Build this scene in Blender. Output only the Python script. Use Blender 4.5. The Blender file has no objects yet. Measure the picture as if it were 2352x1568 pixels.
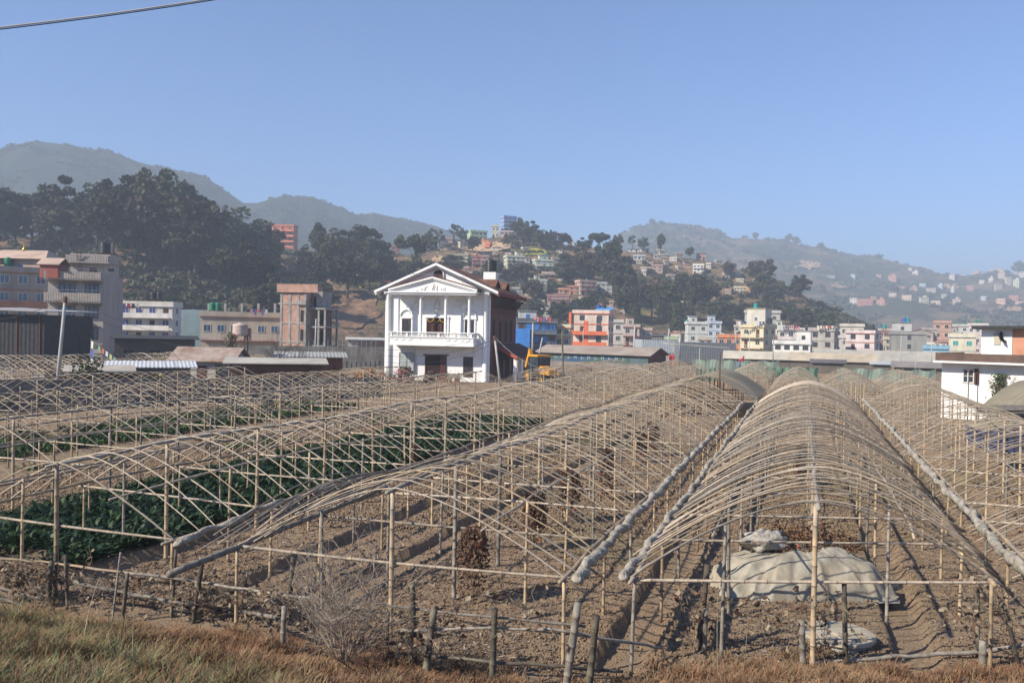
import bpy, math, random
import numpy as np
from mathutils import Vector, Matrix, Euler
random.seed(7); RNG = np.random.default_rng(7)
SC = bpy.context.scene
COL = SC.collection
PI = math.pi
# ------------------------------------------------------------------ camera, world, sun
HAZE = 0.0007
EYE = 5.3; FPX = 1900.0; CX, CY = 1176.0, 784.0     # eye height above the field; focal length and centre of a 2352x1568 frame
CAMROT = Euler((math.radians(89.4), 0, 0)).to_matrix() @ Matrix.Rotation(math.radians(1.2), 3, 'Z')
cam = bpy.data.cameras.new('camera'); camo = bpy.data.objects.new('camera', cam); COL.objects.link(camo)
cam.sensor_width = 36; cam.lens = 36 * FPX / 2352; cam.clip_start = 0.1; cam.clip_end = 12000
camo.matrix_world = Matrix.Translation((0, 0, EYE)) @ CAMROT.to_4x4()
SC.camera = camo
SUN_EL, SUN_AZ = 36.0, 60.0      # degrees; azimuth measured from straight behind the camera towards the left
sdir = Vector((-math.sin(math.radians(SUN_AZ)) * math.cos(math.radians(SUN_EL)), -math.cos(math.radians(SUN_AZ)) * math.cos(math.radians(SUN_EL)), math.sin(math.radians(SUN_EL))))
w = bpy.data.worlds.new('World'); SC.world = w; w.use_nodes = True
nt = w.node_tree; bg = nt.nodes['Background']
sky = nt.nodes.new('ShaderNodeTexSky'); sky.sky_type = 'NISHITA'; sky.sun_disc = False
sky.sun_elevation = math.radians(SUN_EL)
sky.sun_rotation = math.atan2(sdir.x, sdir.y)
sky.air_density = 1.0; sky.dust_density = 0.0; sky.ozone_density = 10.0; sky.altitude = 1300
nt.links.new(sky.outputs[0], bg.inputs[0]); bg.inputs[1].default_value = 0.108
sl = bpy.data.lights.new('sun', 'SUN'); sl.energy = 5.0; sl.angle = math.radians(0.6); sl.color = (1, .905, .76)
so = bpy.data.objects.new('sun', sl); COL.objects.link(so); so.rotation_euler = (-sdir).to_track_quat('-Z', 'Y').to_euler(); so.location = (-50, -50, 60)
SC.view_settings.view_transform = 'Standard'; SC.view_settings.look = 'None'; SC.view_settings.gamma = 1; SC.view_settings.exposure = 0.82
SC.render.engine = 'CYCLES'
SC.cycles.max_bounces = 6; SC.cycles.diffuse_bounces = 2; SC.cycles.volume_bounces = 1; SC.cycles.transparent_max_bounces = 8

# ------------------------------------------------------------------ measuring helpers (survey of the place)
def ray(X, Y):
    return CAMROT @ Vector(((X - CX) / FPX, -(Y - CY) / FPX, -1))
def at(X, Y, d):
    r = ray(X, Y); return Vector((r.x / r.y * d, d, EYE + r.z / r.y * d))
def gnd(X, Y, z=0.0):
    r = ray(X, Y); k = (z - EYE) / r.z; return Vector((r.x * k, r.y * k, z))
def hor(X): return 764 + (X - CX) * 0.0209
U = Vector((0.33419, 0.94251)); V = Vector((0.94251, -0.33419)); UROT = math.atan2(V.y, V.x)
def W2(s, t, z=0.0): return Vector((s * V.x + t * U.x, s * V.y + t * U.y, z))

# ------------------------------------------------------------------ noise
def vnoise(x, y, seed=0):
    xi = np.floor(x).astype(np.int64); yi = np.floor(y).astype(np.int64); fx = x - xi; fy = y - yi
    fx = fx * fx * (3 - 2 * fx); fy = fy * fy * (3 - 2 * fy)
    def h(a, b):
        n = (a * 374761393 + b * 668265263 + seed * 1442695041) & 0x7fffffff
        n = ((n ^ (n >> 13)) * 1274126177) & 0x7fffffff
        return ((n ^ (n >> 16)) & 0xffff) / 65535.0
    return (h(xi, yi) * (1 - fx) + h(xi + 1, yi) * fx) * (1 - fy) + (h(xi, yi + 1) * (1 - fx) + h(xi + 1, yi + 1) * fx) * fy
def fbm(x, y, o=4, seed=0, g=.5):
    a = 1.0; r = 0; s = 0
    for i in range(o):
        r = r + a * (vnoise(x, y, seed + i) - .5); s += a; a *= g; x = x * 2.03 + 11.3; y = y * 2.03 + 5.7
    return r / s * 2
def sstep(a, b, x):
    t = np.clip((x - a) / (b - a), 0, 1); return t * t * (3 - 2 * t)

# ------------------------------------------------------------------ materials
def nn(t, typ, **k):
    n = t.nodes.new(typ)
    for a, b in k.items(): setattr(n, a, b)
    return n
MATS = {}
def mat(name, c1, c2=None, scale=2.0, rough=.85, bump=0.0, bscale=None, rand=0.0, spec=.3, detail=6, stretch=(1, 1, 1), world=False, metal=0, c3=None, s3=.3, lo=.38, hi=.62, wave=None, trans=0.0, subs=0):
    if name in MATS: return MATS[name]
    m = bpy.data.materials.new(name); m.use_nodes = True; t = m.node_tree; b = t.nodes['Principled BSDF']; L = t.links.new
    b.inputs['Roughness'].default_value = rough; b.inputs['Specular IOR Level'].default_value = spec; b.inputs['Metallic'].default_value = metal
    if world: co = nn(t, 'ShaderNodeNewGeometry').outputs['Position']
    else: co = nn(t, 'ShaderNodeTexCoord').outputs['Object']
    mp = nn(t, 'ShaderNodeMapping'); mp.inputs['Scale'].default_value = stretch; L(co, mp.inputs[0]); co = mp.outputs[0]
    col = None
    if c2 is None: c2 = tuple(x * .8 for x in c1)
    no = nn(t, 'ShaderNodeTexNoise'); no.inputs['Scale'].default_value = scale; no.inputs['Detail'].default_value = detail; no.inputs['Roughness'].default_value = .6; L(co, no.inputs['Vector'])
    mr = nn(t, 'ShaderNodeMapRange'); mr.inputs[1].default_value = lo; mr.inputs[2].default_value = hi; L(no.outputs[0], mr.inputs[0])
    mx = nn(t, 'ShaderNodeMix', data_type='RGBA'); mx.inputs[6].default_value = (*c1, 1); mx.inputs[7].default_value = (*c2, 1); L(mr.outputs[0], mx.inputs[0]); col = mx.outputs[2]
    if c3 is not None:
        n3 = nn(t, 'ShaderNodeTexNoise'); n3.inputs['Scale'].default_value = scale * s3; n3.inputs['Detail'].default_value = 4; L(co, n3.inputs['Vector'])
        r3 = nn(t, 'ShaderNodeMapRange'); r3.inputs[1].default_value = .5; r3.inputs[2].default_value = .68; L(n3.outputs[0], r3.inputs[0])
        m3 = nn(t, 'ShaderNodeMix', data_type='RGBA'); L(r3.outputs[0], m3.inputs[0]); L(col, m3.inputs[6]); m3.inputs[7].default_value = (*c3, 1); col = m3.outputs[2]
    if rand:
        oi = nn(t, 'ShaderNodeObjectInfo'); hs = nn(t, 'ShaderNodeHueSaturation')
        r = nn(t, 'ShaderNodeMapRange'); r.inputs[3].default_value = 1 - rand; r.inputs[4].default_value = 1 + rand; L(oi.outputs['Random'], r.inputs[0]); L(r.outputs[0], hs.inputs['Value'])
        L(col, hs.inputs['Color']); col = hs.outputs[0]
    hgt = None
    if wave:
        ax, wl = wave
        wv = nn(t, 'ShaderNodeTexWave', wave_type='BANDS', bands_direction=ax); wv.inputs['Scale'].default_value = 1 / wl * .5 * .63; L(co, wv.inputs['Vector']); hgt = wv.outputs['Fac']
        mw = nn(t, 'ShaderNodeMix', data_type='RGBA', blend_type='MULTIPLY'); mw.inputs[0].default_value = .35
        L(col, mw.inputs[6]); L(wv.outputs['Color'], mw.inputs[7])
    L(col, b.inputs['Base Color'])
    if bump or wave:
        bp = nn(t, 'ShaderNodeBump'); bp.inputs['Strength'].default_value = bump or .6; bp.inputs['Distance'].default_value = .05
        if hgt is None:
            nb = nn(t, 'ShaderNodeTexNoise'); nb.inputs['Scale'].default_value = bscale or scale * 3; nb.inputs['Detail'].default_value = 8; L(co, nb.inputs['Vector']); hgt = nb.outputs[0]
        L(hgt, bp.inputs['Height']); L(bp.outputs[0], b.inputs['Normal'])
    if trans:
        tr = nn(t, 'ShaderNodeBsdfTranslucent'); L(col, tr.inputs[0]); ms = nn(t, 'ShaderNodeMixShader'); ms.inputs[0].default_value = trans
        L(b.outputs[0], ms.inputs[1]); L(tr.outputs[0], ms.inputs[2]); L(ms.outputs[0], t.nodes['Material Output'].inputs[0])
    MATS[name] = m; return m
def brickmat(name, c1, c2, mortar, sc=1.0):
    if name in MATS: return MATS[name]
    m = bpy.data.materials.new(name); m.use_nodes = True; t = m.node_tree; b = t.nodes['Principled BSDF']; L = t.links.new; b.inputs['Roughness'].default_value = .9
    tc = nn(t, 'ShaderNodeTexCoord'); sp = nn(t, 'ShaderNodeSeparateXYZ'); L(tc.outputs['Object'], sp.inputs[0])
    ad = nn(t, 'ShaderNodeMath'); L(sp.outputs[0], ad.inputs[0]); L(sp.outputs[1], ad.inputs[1]); cb = nn(t, 'ShaderNodeCombineXYZ'); L(ad.outputs[0], cb.inputs[0]); L(sp.outputs[2], cb.inputs[1])
    br = nn(t, 'ShaderNodeTexBrick'); br.inputs['Scale'].default_value = 1; br.inputs['Brick Width'].default_value = .24 * sc; br.inputs['Row Height'].default_value = .08 * sc; br.inputs['Mortar Size'].default_value = .008 * sc
    br.inputs['Color1'].default_value = (*c1, 1); br.inputs['Color2'].default_value = (*c2, 1); br.inputs['Mortar'].default_value = (*mortar, 1); L(cb.outputs[0], br.inputs[0])
    no = nn(t, 'ShaderNodeTexNoise'); no.inputs['Scale'].default_value = .9; no.inputs['Detail'].default_value = 6; L(tc.outputs['Object'], no.inputs['Vector'])
    mr = nn(t, 'ShaderNodeMapRange'); mr.inputs[1].default_value = .3; mr.inputs[2].default_value = .7; mr.inputs[3].default_value = .7; mr.inputs[4].default_value = 1.15; L(no.outputs[0], mr.inputs[0])
    hs = nn(t, 'ShaderNodeHueSaturation'); L(mr.outputs[0], hs.inputs['Value']); L(br.outputs[0], hs.inputs['Color']); L(hs.outputs[0], b.inputs['Base Color'])
    MATS[name] = m; return m
def paint(c, dirty=.66, name=None):
    n = name or 'paint_%02x%02x%02x' % tuple(int(x * 255) for x in c)
    return mat(n, c, tuple(x * dirty for x in c), scale=.55, rough=.8, detail=9, lo=.42, hi=.75, stretch=(1, 1, .35))
M_BAM = mat('bamboo_pale', (.46, .38, .285), (.28, .23, .175), scale=7, rough=.65, rand=.34, bump=.2, stretch=(1, 1, 1), c3=(.30, .27, .23), s3=.2)
M_BAMT = mat('bamboo_tan', (.40, .31, .20), (.27, .21, .15), scale=7, rough=.7, rand=.3)
M_BAM2 = mat('bamboo_post', (.47, .35, .21), (.30, .23, .16), scale=5, rough=.55, rand=.25, c3=(.26, .23, .20), s3=.3)
M_BAMG = mat('bamboo_weathered', (.29, .26, .22), (.17, .15, .125), scale=9, rough=.8, rand=.25)
M_DARKW = mat('old_dark_wood', (.115, .095, .075), (.06, .05, .04), scale=9, rough=.9, rand=.3, c3=(.2, .19, .13))
M_KNOT = mat('bamboo_node', (.20, .15, .10), (.12, .09, .06), scale=20)
M_SHEET = mat('old_plastic_sheet', (.40, .36, .29), (.22, .195, .155), scale=9, rough=.7, bump=.6, bscale=22, spec=.15, c3=(.38, .35, .30), s3=.4)
M_TARP = mat('grey_green_tarpaulin', (.35, .325, .265), (.21, .19, .15), scale=3, rough=.8, bump=.35, bscale=9, c3=(.36, .31, .23), s3=.5)
M_ROPE = mat('pale_rope', (.45, .42, .36))
M_GLASS = mat('window_glass', (.025, .035, .045), (.05, .07, .09), scale=.8, rough=.12, spec=.7)
M_GLASSB = mat('blue_reflection_glass', (.03, .07, .13), (.05, .12, .2), scale=.7, rough=.08, spec=.8)  # window glass with the blue reflection put into its base colour
M_HOLE = mat('dark_opening', (.02, .018, .018), (.03, .028, .025))
M_CONC = mat('raw_concrete', (.33, .32, .30), (.22, .215, .205), scale=1.3, rough=.9, bump=.2, c3=(.4, .38, .34))
M_CONCD = mat('old_dark_concrete', (.16, .155, .15), (.09, .09, .088), scale=.8, rough=.95, bump=.2)
M_WHITE = mat('white_paint', (.80, .80, .78), (.70, .70, .68), scale=.5, rough=.75, detail=8, stretch=(1, 1, .3))
M_FRAME = mat('white_frame', (.6, .6, .58), (.5, .5, .5))
M_BROWNF = mat('brown_frame', (.085, .035, .025), (.06, .025, .02), scale=8)
M_BLACKT = mat('black_tank_plastic', (.022, .023, .025), (.035, .035, .037), rough=.35, spec=.5)
M_METAL = mat('grey_metal', (.35, .36, .37), (.25, .25, .26), rough=.45, metal=.6)
M_RUST = mat('rusty_iron', (.14, .065, .035), (.07, .04, .03), scale=9)
M_BARK = mat('tree_bark', (.13, .10, .08), (.07, .055, .045), scale=6)
M_TWIG = mat('dry_twig', (.25, .20, .15), (.15, .115, .085), scale=8, rand=.2)
M_DRYLEAF = mat('withered_leaf', (.17, .10, .065), (.09, .055, .038), scale=8, rand=.2, trans=.15)
M_PALEDRY = mat('pale_withered_leaf', (.33, .27, .19), (.2, .16, .11), scale=8, trans=.15)
M_TOM = mat('red_tomato', (.55, .07, .02), (.4, .1, .02), rough=.3, scale=30)
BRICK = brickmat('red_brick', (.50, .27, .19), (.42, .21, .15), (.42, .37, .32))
BRICKD = brickmat('dark_red_brick', (.21, .065, .045), (.15, .05, .038), (.11, .06, .05))

# ------------------------------------------------------------------ mesh builder
class MB:
    def __init__(s): s.v = []; s.f = []; s.m = []; s.mi = 0; s.smooth = False; s.sm = []
    def add(s, vs, fs):
        o = len(s.v); s.v += [tuple(p) for p in vs]
        for f in fs: s.f.append(tuple(i + o for i in f)); s.m.append(s.mi); s.sm.append(s.smooth)
    def box(s, x0, y0, z0, x1, y1, z1, rot=None, org=None):
        P = [(x0, y0, z0), (x1, y0, z0), (x1, y1, z0), (x0, y1, z0), (x0, y0, z1), (x1, y0, z1), (x1, y1, z1), (x0, y1, z1)]
        if rot is not None:
            o = Vector(org or ((x0 + x1) / 2, (y0 + y1) / 2, (z0 + z1) / 2)); P = [o + rot @ (Vector(p) - o) for p in P]
        s.add(P, [(0, 3, 2, 1), (4, 5, 6, 7), (0, 1, 5, 4), (1, 2, 6, 5), (2, 3, 7, 6), (3, 0, 4, 7)])
    def beam(s, a, b, wx, wz):
        a = Vector(a); b = Vector(b); d = (b - a).normalized(); up = Vector((0, 0, 1)) if abs(d.z) < .95 else Vector((0, 1, 0))
        x = d.cross(up).normalized() * wx / 2; z = x.cross(d).normalized() * wz / 2
        P = [a - x - z, a + x - z, a + x + z, a - x + z, b - x - z, b + x - z, b + x + z, b - x + z]
        s.add(P, [(0, 3, 2, 1)[::-1], (4, 5, 6, 7)[::-1], (0, 1, 5, 4)[::-1], (1, 2, 6, 5)[::-1], (2, 3, 7, 6)[::-1], (3, 0, 4, 7)[::-1]])
    def tube(s, pts, rad, n=6, cap=True):
        pts = [Vector(p) for p in pts]; k = len(pts)
        if not hasattr(rad, '__len__'): rad = [rad] * k
        vs = []; px = None
        for i, p in enumerate(pts):
            d = (pts[min(i + 1, k - 1)] - pts[max(i - 1, 0)])
            d = d.normalized() if d.length > 1e-9 else Vector((0, 0, 1))
            if px is None:
                px = d.cross(Vector((0, 0, 1)) if abs(d.z) < .9 else Vector((1, 0, 0))).normalized()
            px = (px - d * px.dot(d)); px = px.normalized() if px.length > 1e-6 else d.orthogonal().normalized()
            py = d.cross(px)
            for j in range(n):
                a = 2 * PI * j / n; vs.append(p + (px * math.cos(a) + py * math.sin(a)) * rad[i])
        fs = [(i * n + j, i * n + (j + 1) % n, (i + 1) * n + (j + 1) % n, (i + 1) * n + j) for i in range(k - 1) for j in range(n)]
        if cap: fs += [tuple(range(n))[::-1], tuple(range((k - 1) * n, k * n))]
        s.add(vs, fs)
    def lathe(s, prof, n=12, org=(0, 0, 0), arc=2 * PI, a0=0):
        o = Vector(org); k = len(prof); full = arc > 6.28; nn_ = n if full else n + 1
        vs = [o + Vector((r * math.cos(a0 + arc * j / n), r * math.sin(a0 + arc * j / n), z)) for (r, z) in prof for j in range(nn_)]
        fs = []
        for i in range(k - 1):
            for j in range(n):
                j2 = (j + 1) % nn_; fs.append((i * nn_ + j, i * nn_ + j2, (i + 1) * nn_ + j2, (i + 1) * nn_ + j))
        s.add(vs, fs)
    def mesh(s, name, mats):
        me = bpy.data.meshes.new(name); me.from_pydata(s.v, [], s.f); me.update()
        for m in mats: me.materials.append(m)
        if len(mats) > 1: me.polygons.foreach_set('material_index', s.m)
        me.polygons.foreach_set('use_smooth', s.sm); return me
    def build(s, name, mats, parent=None, **k):
        if not isinstance(mats, (list, tuple)): mats = [mats]
        return put(name, s.mesh(name, mats), parent, **k)
def put(name, me, parent=None, loc=None, rotz=None, rot=None, label=None, cat=None, group=None, kind=None, scale=None):
    o = bpy.data.objects.new(name, me); COL.objects.link(o)
    if parent is not None: o.parent = parent
    if loc is not None: o.location = loc
    if rotz is not None: o.rotation_euler = (0, 0, rotz)
    if rot is not None: o.rotation_euler = rot
    if scale is not None: o.scale = scale if hasattr(scale, '__len__') else (scale,) * 3
    if label: o['label'] = label
    if cat: o['category'] = cat
    if group: o['group'] = group
    if kind: o['kind'] = kind
    return o
def thing(name, label, cat, loc=(0, 0, 0), rotz=0.0, group=None):
    return put(name, None, None, loc=loc, rotz=rotz, label=label, cat=cat, group=group)
def np_mesh(name, verts, faces, mats, mi=None, smooth=False):
    """verts (n,3); faces (m,k) all of one size"""
    me = bpy.data.meshes.new(name); k = faces.shape[1]
    me.vertices.add(len(verts)); me.vertices.foreach_set('co', verts.astype(np.float32).ravel())
    me.loops.add(faces.size); me.loops.foreach_set('vertex_index', faces.astype(np.int32).ravel())
    me.polygons.add(len(faces)); me.polygons.foreach_set('loop_start', (np.arange(len(faces)) * k).astype(np.int32)); me.polygons.foreach_set('loop_total', np.full(len(faces), k, np.int32))
    for m in mats: me.materials.append(m)
    if mi is not None: me.polygons.foreach_set('material_index', mi.astype(np.int32))
    if smooth: me.polygons.foreach_set('use_smooth', np.ones(len(faces), bool))
    me.update(calc_edges=True); me.validate(); return me
def quads(cen, e1, e2):
    """a cloud of quads: centres and half edge vectors (n,3)"""
    n = len(cen); v = np.empty((n, 4, 3)); v[:, 0] = cen - e1 - e2; v[:, 1] = cen + e1 - e2; v[:, 2] = cen + e1 + e2; v[:, 3] = cen - e1 + e2
    return v.reshape(-1, 3), np.arange(n * 4).reshape(n, 4)
def rndquads(cen, size, flat=.0, asp=1.0):
    n = len(cen); a = RNG.normal(size=(n, 3)); a[:, 2] *= (1 - flat); a /= np.linalg.norm(a, axis=1)[:, None] + 1e-9
    b = RNG.normal(size=(n, 3)); b = b - a * (a * b).sum(1)[:, None]; b /= np.linalg.norm(b, axis=1)[:, None] + 1e-9
    sz = size * RNG.uniform(.6, 1.3, n) if not hasattr(size, 'shape') else size
    return quads(cen, a * sz[:, None] / 2 * asp, b * sz[:, None] / 2)

# ------------------------------------------------------------------ ground
PATHS = [(-8.95, -8.35), (-3.15, -2.45), (1.55, 2.15), (5.2, 5.8), (-14.4, -13.7), (-24.6, -24.0), (-11.1, -10.5), (-20.9, -20.3)]
YBX = [-60, -20, -9, -4, -1.5, .2, 1.6, 2.6, 5, 9, 20, 60]; YBY = [15.2, 15.0, 14.6, 13.8, 13.0, 12.2, 12.1, 12.9, 13.2, 13.0, 12.8, 12.6]
def bank(x, y):
    yb = np.interp(x, YBX, YBY); k = np.maximum(0, yb - y); return np.minimum(.2 * k * sstep(0, .8, k) + .10 * sstep(0, .5, k), 3.2)
def ground_h(x, y, fine=True):
    s = x * V.x + y * V.y; t = x * U.x + y * U.y
    near = 1 - sstep(60, 110, t); inz = sstep(-46, -42, s) * (1 - sstep(20, 24, s)) * near
    h = np.zeros_like(x)
    for a, b in PATHS:
        wob = .05 * fbm(t * .9, t * 0 + a, 2, 5)
        h = h - .20 * (sstep(a - .03, a + .03, s + wob) * (1 - sstep(b - .05, b + .22, s + wob))) * sstep(12.5, 13.2, t) * inz
    h = h + .05 * fbm(x * .35, y * .35, 3, 3) * inz
    cl = (1 - sstep(45, 70, t))
    inpath = np.zeros_like(x)
    for a, b in PATHS: inpath = np.maximum(inpath, sstep(a - .02, a + .05, s) * (1 - sstep(b - .1, b + .1, s)))
    rough = fbm(x * 3.1, y * 3.1, 4, 21, .62)
    lump = np.maximum(0, fbm(x * 7, y * 7, 3, 31, .6)) ** 1.3
    h = h + (1 - .8 * inpath) * cl * inz * ((.045 * rough + .06 * lump) + .035 * np.maximum(0, fbm(x * 13, y * 13, 2, 51, .6)))
    bk = bank(x, y); h = h * (1 - sstep(0, .4, bk)) + bk + sstep(0, .3, bk) * .12 * fbm(x * .8, y * .8, 3, 77)
    return h
def axis(parts):
    out = [parts[0][0]]
    for a, b, st in parts:
        n = max(1, int(round((b - a) / st))); out += list(np.linspace(a, b, n + 1)[1:])
    return np.array(out)
sa = axis([(-3000, -400, 500), (-400, -100, 50), (-100, -46, 6), (-46, -20, .4), (-20, -12, .12), (-12, 6.5, .055), (6.5, 12, .1), (12, 24, .6), (24, 100, 8), (100, 400, 60), (400, 3000, 500)])
ta = axis([(-60, 6, 6), (6, 9, .5), (9, 11.5, .12), (11.5, 26, .055), (26, 34, .11), (34, 60, .35), (60, 110, 2), (110, 500, 40), (500, 3200, 500)])
S_, T_ = np.meshgrid(sa, ta); gx = S_ * V.x + T_ * U.x; gy = S_ * V.y + T_ * U.y
gz = ground_h(gx, gy)
ns, nt_ = len(sa), len(ta)
idx = np.arange(ns * nt_).reshape(nt_, ns); fc = np.stack([idx[:-1, :-1], idx[:-1, 1:], idx[1:, 1:], idx[1:, :-1]], -1).reshape(-1, 4)
def soil_material():
    m = bpy.data.materials.new('dry_clod_soil'); m.use_nodes = True; t = m.node_tree; b = t.nodes['Principled BSDF']; L = t.links.new; b.inputs['Roughness'].default_value = 1; b.inputs['Specular IOR Level'].default_value = .1
    pos = nn(t, 'ShaderNodeNewGeometry').outputs['Position']
    def noise(sc, d=6):
        n = nn(t, 'ShaderNodeTexNoise'); n.inputs['Scale'].default_value = sc; n.inputs['Detail'].default_value = d; n.inputs['Roughness'].default_value = .65; L(pos, n.inputs['Vector']); return n.outputs[0]
    def mix(f, a, b_, lo, hi):
        r = nn(t, 'ShaderNodeMapRange'); r.inputs[1].default_value = lo; r.inputs[2].default_value = hi; L(f, r.inputs[0])
        mx = nn(t, 'ShaderNodeMix', data_type='RGBA'); L(r.outputs[0], mx.inputs[0])
        for k, c in ((6, a), (7, b_)):
            if isinstance(c, tuple): mx.inputs[k].default_value = (*c, 1)
            else: L(c, mx.inputs[k])
        return mx.outputs[2]
    c = mix(noise(9), (.345, .245, .16), (.225, .155, .10), .35, .65)
    c = mix(noise(.5), c, (.27, .205, .145), .45, .7)
    c = mix(noise(34, 3), c, (.46, .37, .27), .58, .70); c = mix(noise(19, 8), c, (.13, .095, .065), .60, .72)
    c = mix(noise(.035, 3), c, (.20, .17, .10), .52, .62)
    L(c, b.inputs['Base Color'])
    bp = nn(t, 'ShaderNodeBump'); bp.inputs['Strength'].default_value = 1; bp.inputs['Distance'].default_value = .06; L(noise(26, 8), bp.inputs['Height']); L(bp.outputs[0], b.inputs['Normal'])
    return m
M_SOIL = soil_material()
put('ground', np_mesh('ground', np.stack([gx, gy, gz], -1).reshape(-1, 3), fc, [M_SOIL], smooth=True), kind='structure')
def gh(x, y): return float(ground_h(np.array([float(x)]), np.array([float(y)]))[0])

# ------------------------------------------------------------------ hills
def hillmat(name, cols, sc, terr=0.0):
    m = bpy.data.materials.new(name); m.use_nodes = True; t = m.node_tree; b = t.nodes['Principled BSDF']; L = t.links.new; b.inputs['Roughness'].default_value = 1; b.inputs['Specular IOR Level'].default_value = .05
    pos = nn(t, 'ShaderNodeNewGeometry').outputs['Position']; mp = nn(t, 'ShaderNodeMapping'); mp.inputs['Scale'].default_value = (1, 1, 2.5); L(pos, mp.inputs[0]); pos = mp.outputs[0]
    c = cols[0]; out = None
    for i, (col, s, lo, hi) in enumerate(cols[1:]):
        n = nn(t, 'ShaderNodeTexNoise'); n.inputs['Scale'].default_value = s * sc; n.inputs['Detail'].default_value = 9; n.inputs['Roughness'].default_value = .68; L(pos, n.inputs['Vector'])
        r = nn(t, 'ShaderNodeMapRange'); r.inputs[1].default_value = lo; r.inputs[2].default_value = hi; L(n.outputs[0], r.inputs[0])
        mx = nn(t, 'ShaderNodeMix', data_type='RGBA'); L(r.outputs[0], mx.inputs[0]); mx.inputs[7].default_value = (*col, 1)
        if out is None: mx.inputs[6].default_value = (*c, 1)
        else: L(out, mx.inputs[6])
        out = mx.outputs[2]
    L(out, b.inputs['Base Color'])
    bp = nn(t, 'ShaderNodeBump'); bp.inputs['Strength'].default_value = 1; bp.inputs['Distance'].default_value = 1.2; n = nn(t, 'ShaderNodeTexNoise'); n.inputs['Scale'].default_value = sc * .35; n.inputs['Detail'].default_value = 8; L(pos, n.inputs['Vector']); L(n.outputs[0], bp.inputs['Height']); L(bp.outputs[0], b.inputs['Normal'])
    return m
class Hill:
    def __init__(s, ridge, dr, db, nz, terr, power, XR, nx, nv, seed):
        s.rx = [p[0] for p in ridge]; s.ry = [p[1] for p in ridge]; s.dr = dr; s.db = db; s.nz = nz; s.terr = terr; s.pw = power; s.XR = XR; s.nx = nx; s.nv = nv; s.seed = seed
    def surf(s, X, v):
        """X: bearing as frame column, v: 0 foot .. 1 ridge .. >1 behind"""
        X = np.asarray(X, float); v = np.asarray(v, float)
        dR = np.interp(X, *s.dr); dB = np.interp(X, *s.db); Y = np.interp(X, s.rx, s.ry)
        r0 = ray(0, 784); 
        ca = CAMROT
        a = (X - CX) / FPX; b_ = -(Y - CY) / FPX
        rx = ca[0][0] * a + ca[0][1] * b_ - ca[0][2]; ry = ca[1][0] * a + ca[1][1] * b_ - ca[1][2]; rz = ca[2][0] * a + ca[2][1] * b_ - ca[2][2]
        zR = EYE + rz / ry * dR
        d = dB + (dR - dB) * v; x = rx / ry * d
        p = np.clip(v, 0, 1); prof = p ** s.pw * (1 - .0) ; prof = sstep(0, 1, p) * .35 + prof * .65
        z = zR * np.where(v > 1, 1 - (v - 1) * .5, prof)
        edge = np.clip(v * 4, 0, 1) * np.clip(np.abs(1 - v) * 5 + .12, 0, 1)
        z = z + s.nz * edge * fbm(x / (s.nz * 4.5), d / (s.nz * 4.5), 5, s.seed)
        if s.terr:
            k = z / s.terr; f = k - np.floor(k); zz = (np.floor(k) + sstep(.55, 1, f)) * s.terr
            tm = sstep(-.1, .25, fbm(x / 60, d / 60, 2, s.seed + 9)) * np.clip(v * 4, 0, 1) * np.clip(np.abs(1 - v) * 6, 0, 1)
            z = z * (1 - tm * .8) + zz * tm * .8
        return x, d, z - (1 - np.clip(v * 8, 0, 1)) * 2
    def mesh(s, name, m):
        X = np.linspace(*s.XR, s.nx); v = np.concatenate([np.linspace(0, 1, s.nv), np.linspace(1, 2, max(6, s.nv // 8))[1:]])
        XX, VV = np.meshgrid(X, v); x, d, z = s.surf(XX, VV); n = len(v)
        idx = np.arange(n * s.nx).reshape(n, s.nx); fc = np.stack([idx[:-1, :-1], idx[:-1, 1:], idx[1:, 1:], idx[1:, :-1]], -1).reshape(-1, 4)
        return put(name, np_mesh(name, np.stack([x, d, z], -1).reshape(-1, 3), fc, [m], smooth=True), kind='structure')
    def find(s, X, Y):
        """first point of the slope seen at frame column X, row Y"""
        v = np.linspace(0.02, 1, 300); x, d, z = s.surf(np.full(300, float(X)), v)
        inv = CAMROT.transposed(); best = None
        for i in range(300):
            q = inv @ Vector((x[i], d[i], z[i] - EYE)); yy = CY + FPX * q.y / q.z
            if yy <= Y: return Vector((x[i], d[i], z[i]))
        return Vector((x[-1], d[-1], z[-1]))
H1 = Hill([(-500, 560), (0, 545), (100, 545), (250, 530), (400, 545), (500, 575), (600, 585), (640, 566), (700, 572), (800, 590), (900, 590), (960, 585), (1050, 562), (1100, 553), (1165, 543), (1250, 550), (1300, 562), (1400, 572), (1500, 582), (1560, 592), (1640, 602), (1700, 622), (1750, 640), (1800, 662), (1850, 690), (1920, 722), (2000, 765), (2060, 800)],
          ([-500, 0, 400, 655, 1165, 1500, 2060], [280, 310, 330, 420, 480, 490, 400]), ([-500, 0, 600, 870, 1200, 1900, 2060], [170, 185, 205, 215, 270, 320, 330]), 7, 3.2, .85, (-480, 2060), 620, 190, 4)
H2 = Hill([(1150, 700), (1300, 620), (1400, 560), (1460, 530), (1500, 516), (1560, 521), (1640, 527), (1680, 546), (1740, 549), (1800, 554), (1850, 570), (1900, 576), (1950, 590), (2020, 599), (2080, 616), (2130, 630), (2170, 643), (2220, 641), (2260, 636), (2300, 628), (2352, 634), (2500, 650), (2750, 700)],
          ([1150, 1900, 2750], [1750, 1700, 1600]), ([1150, 1900, 2750], [950, 740, 620]), 26, 6, .9, (1150, 2740), 420, 120, 14)
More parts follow.
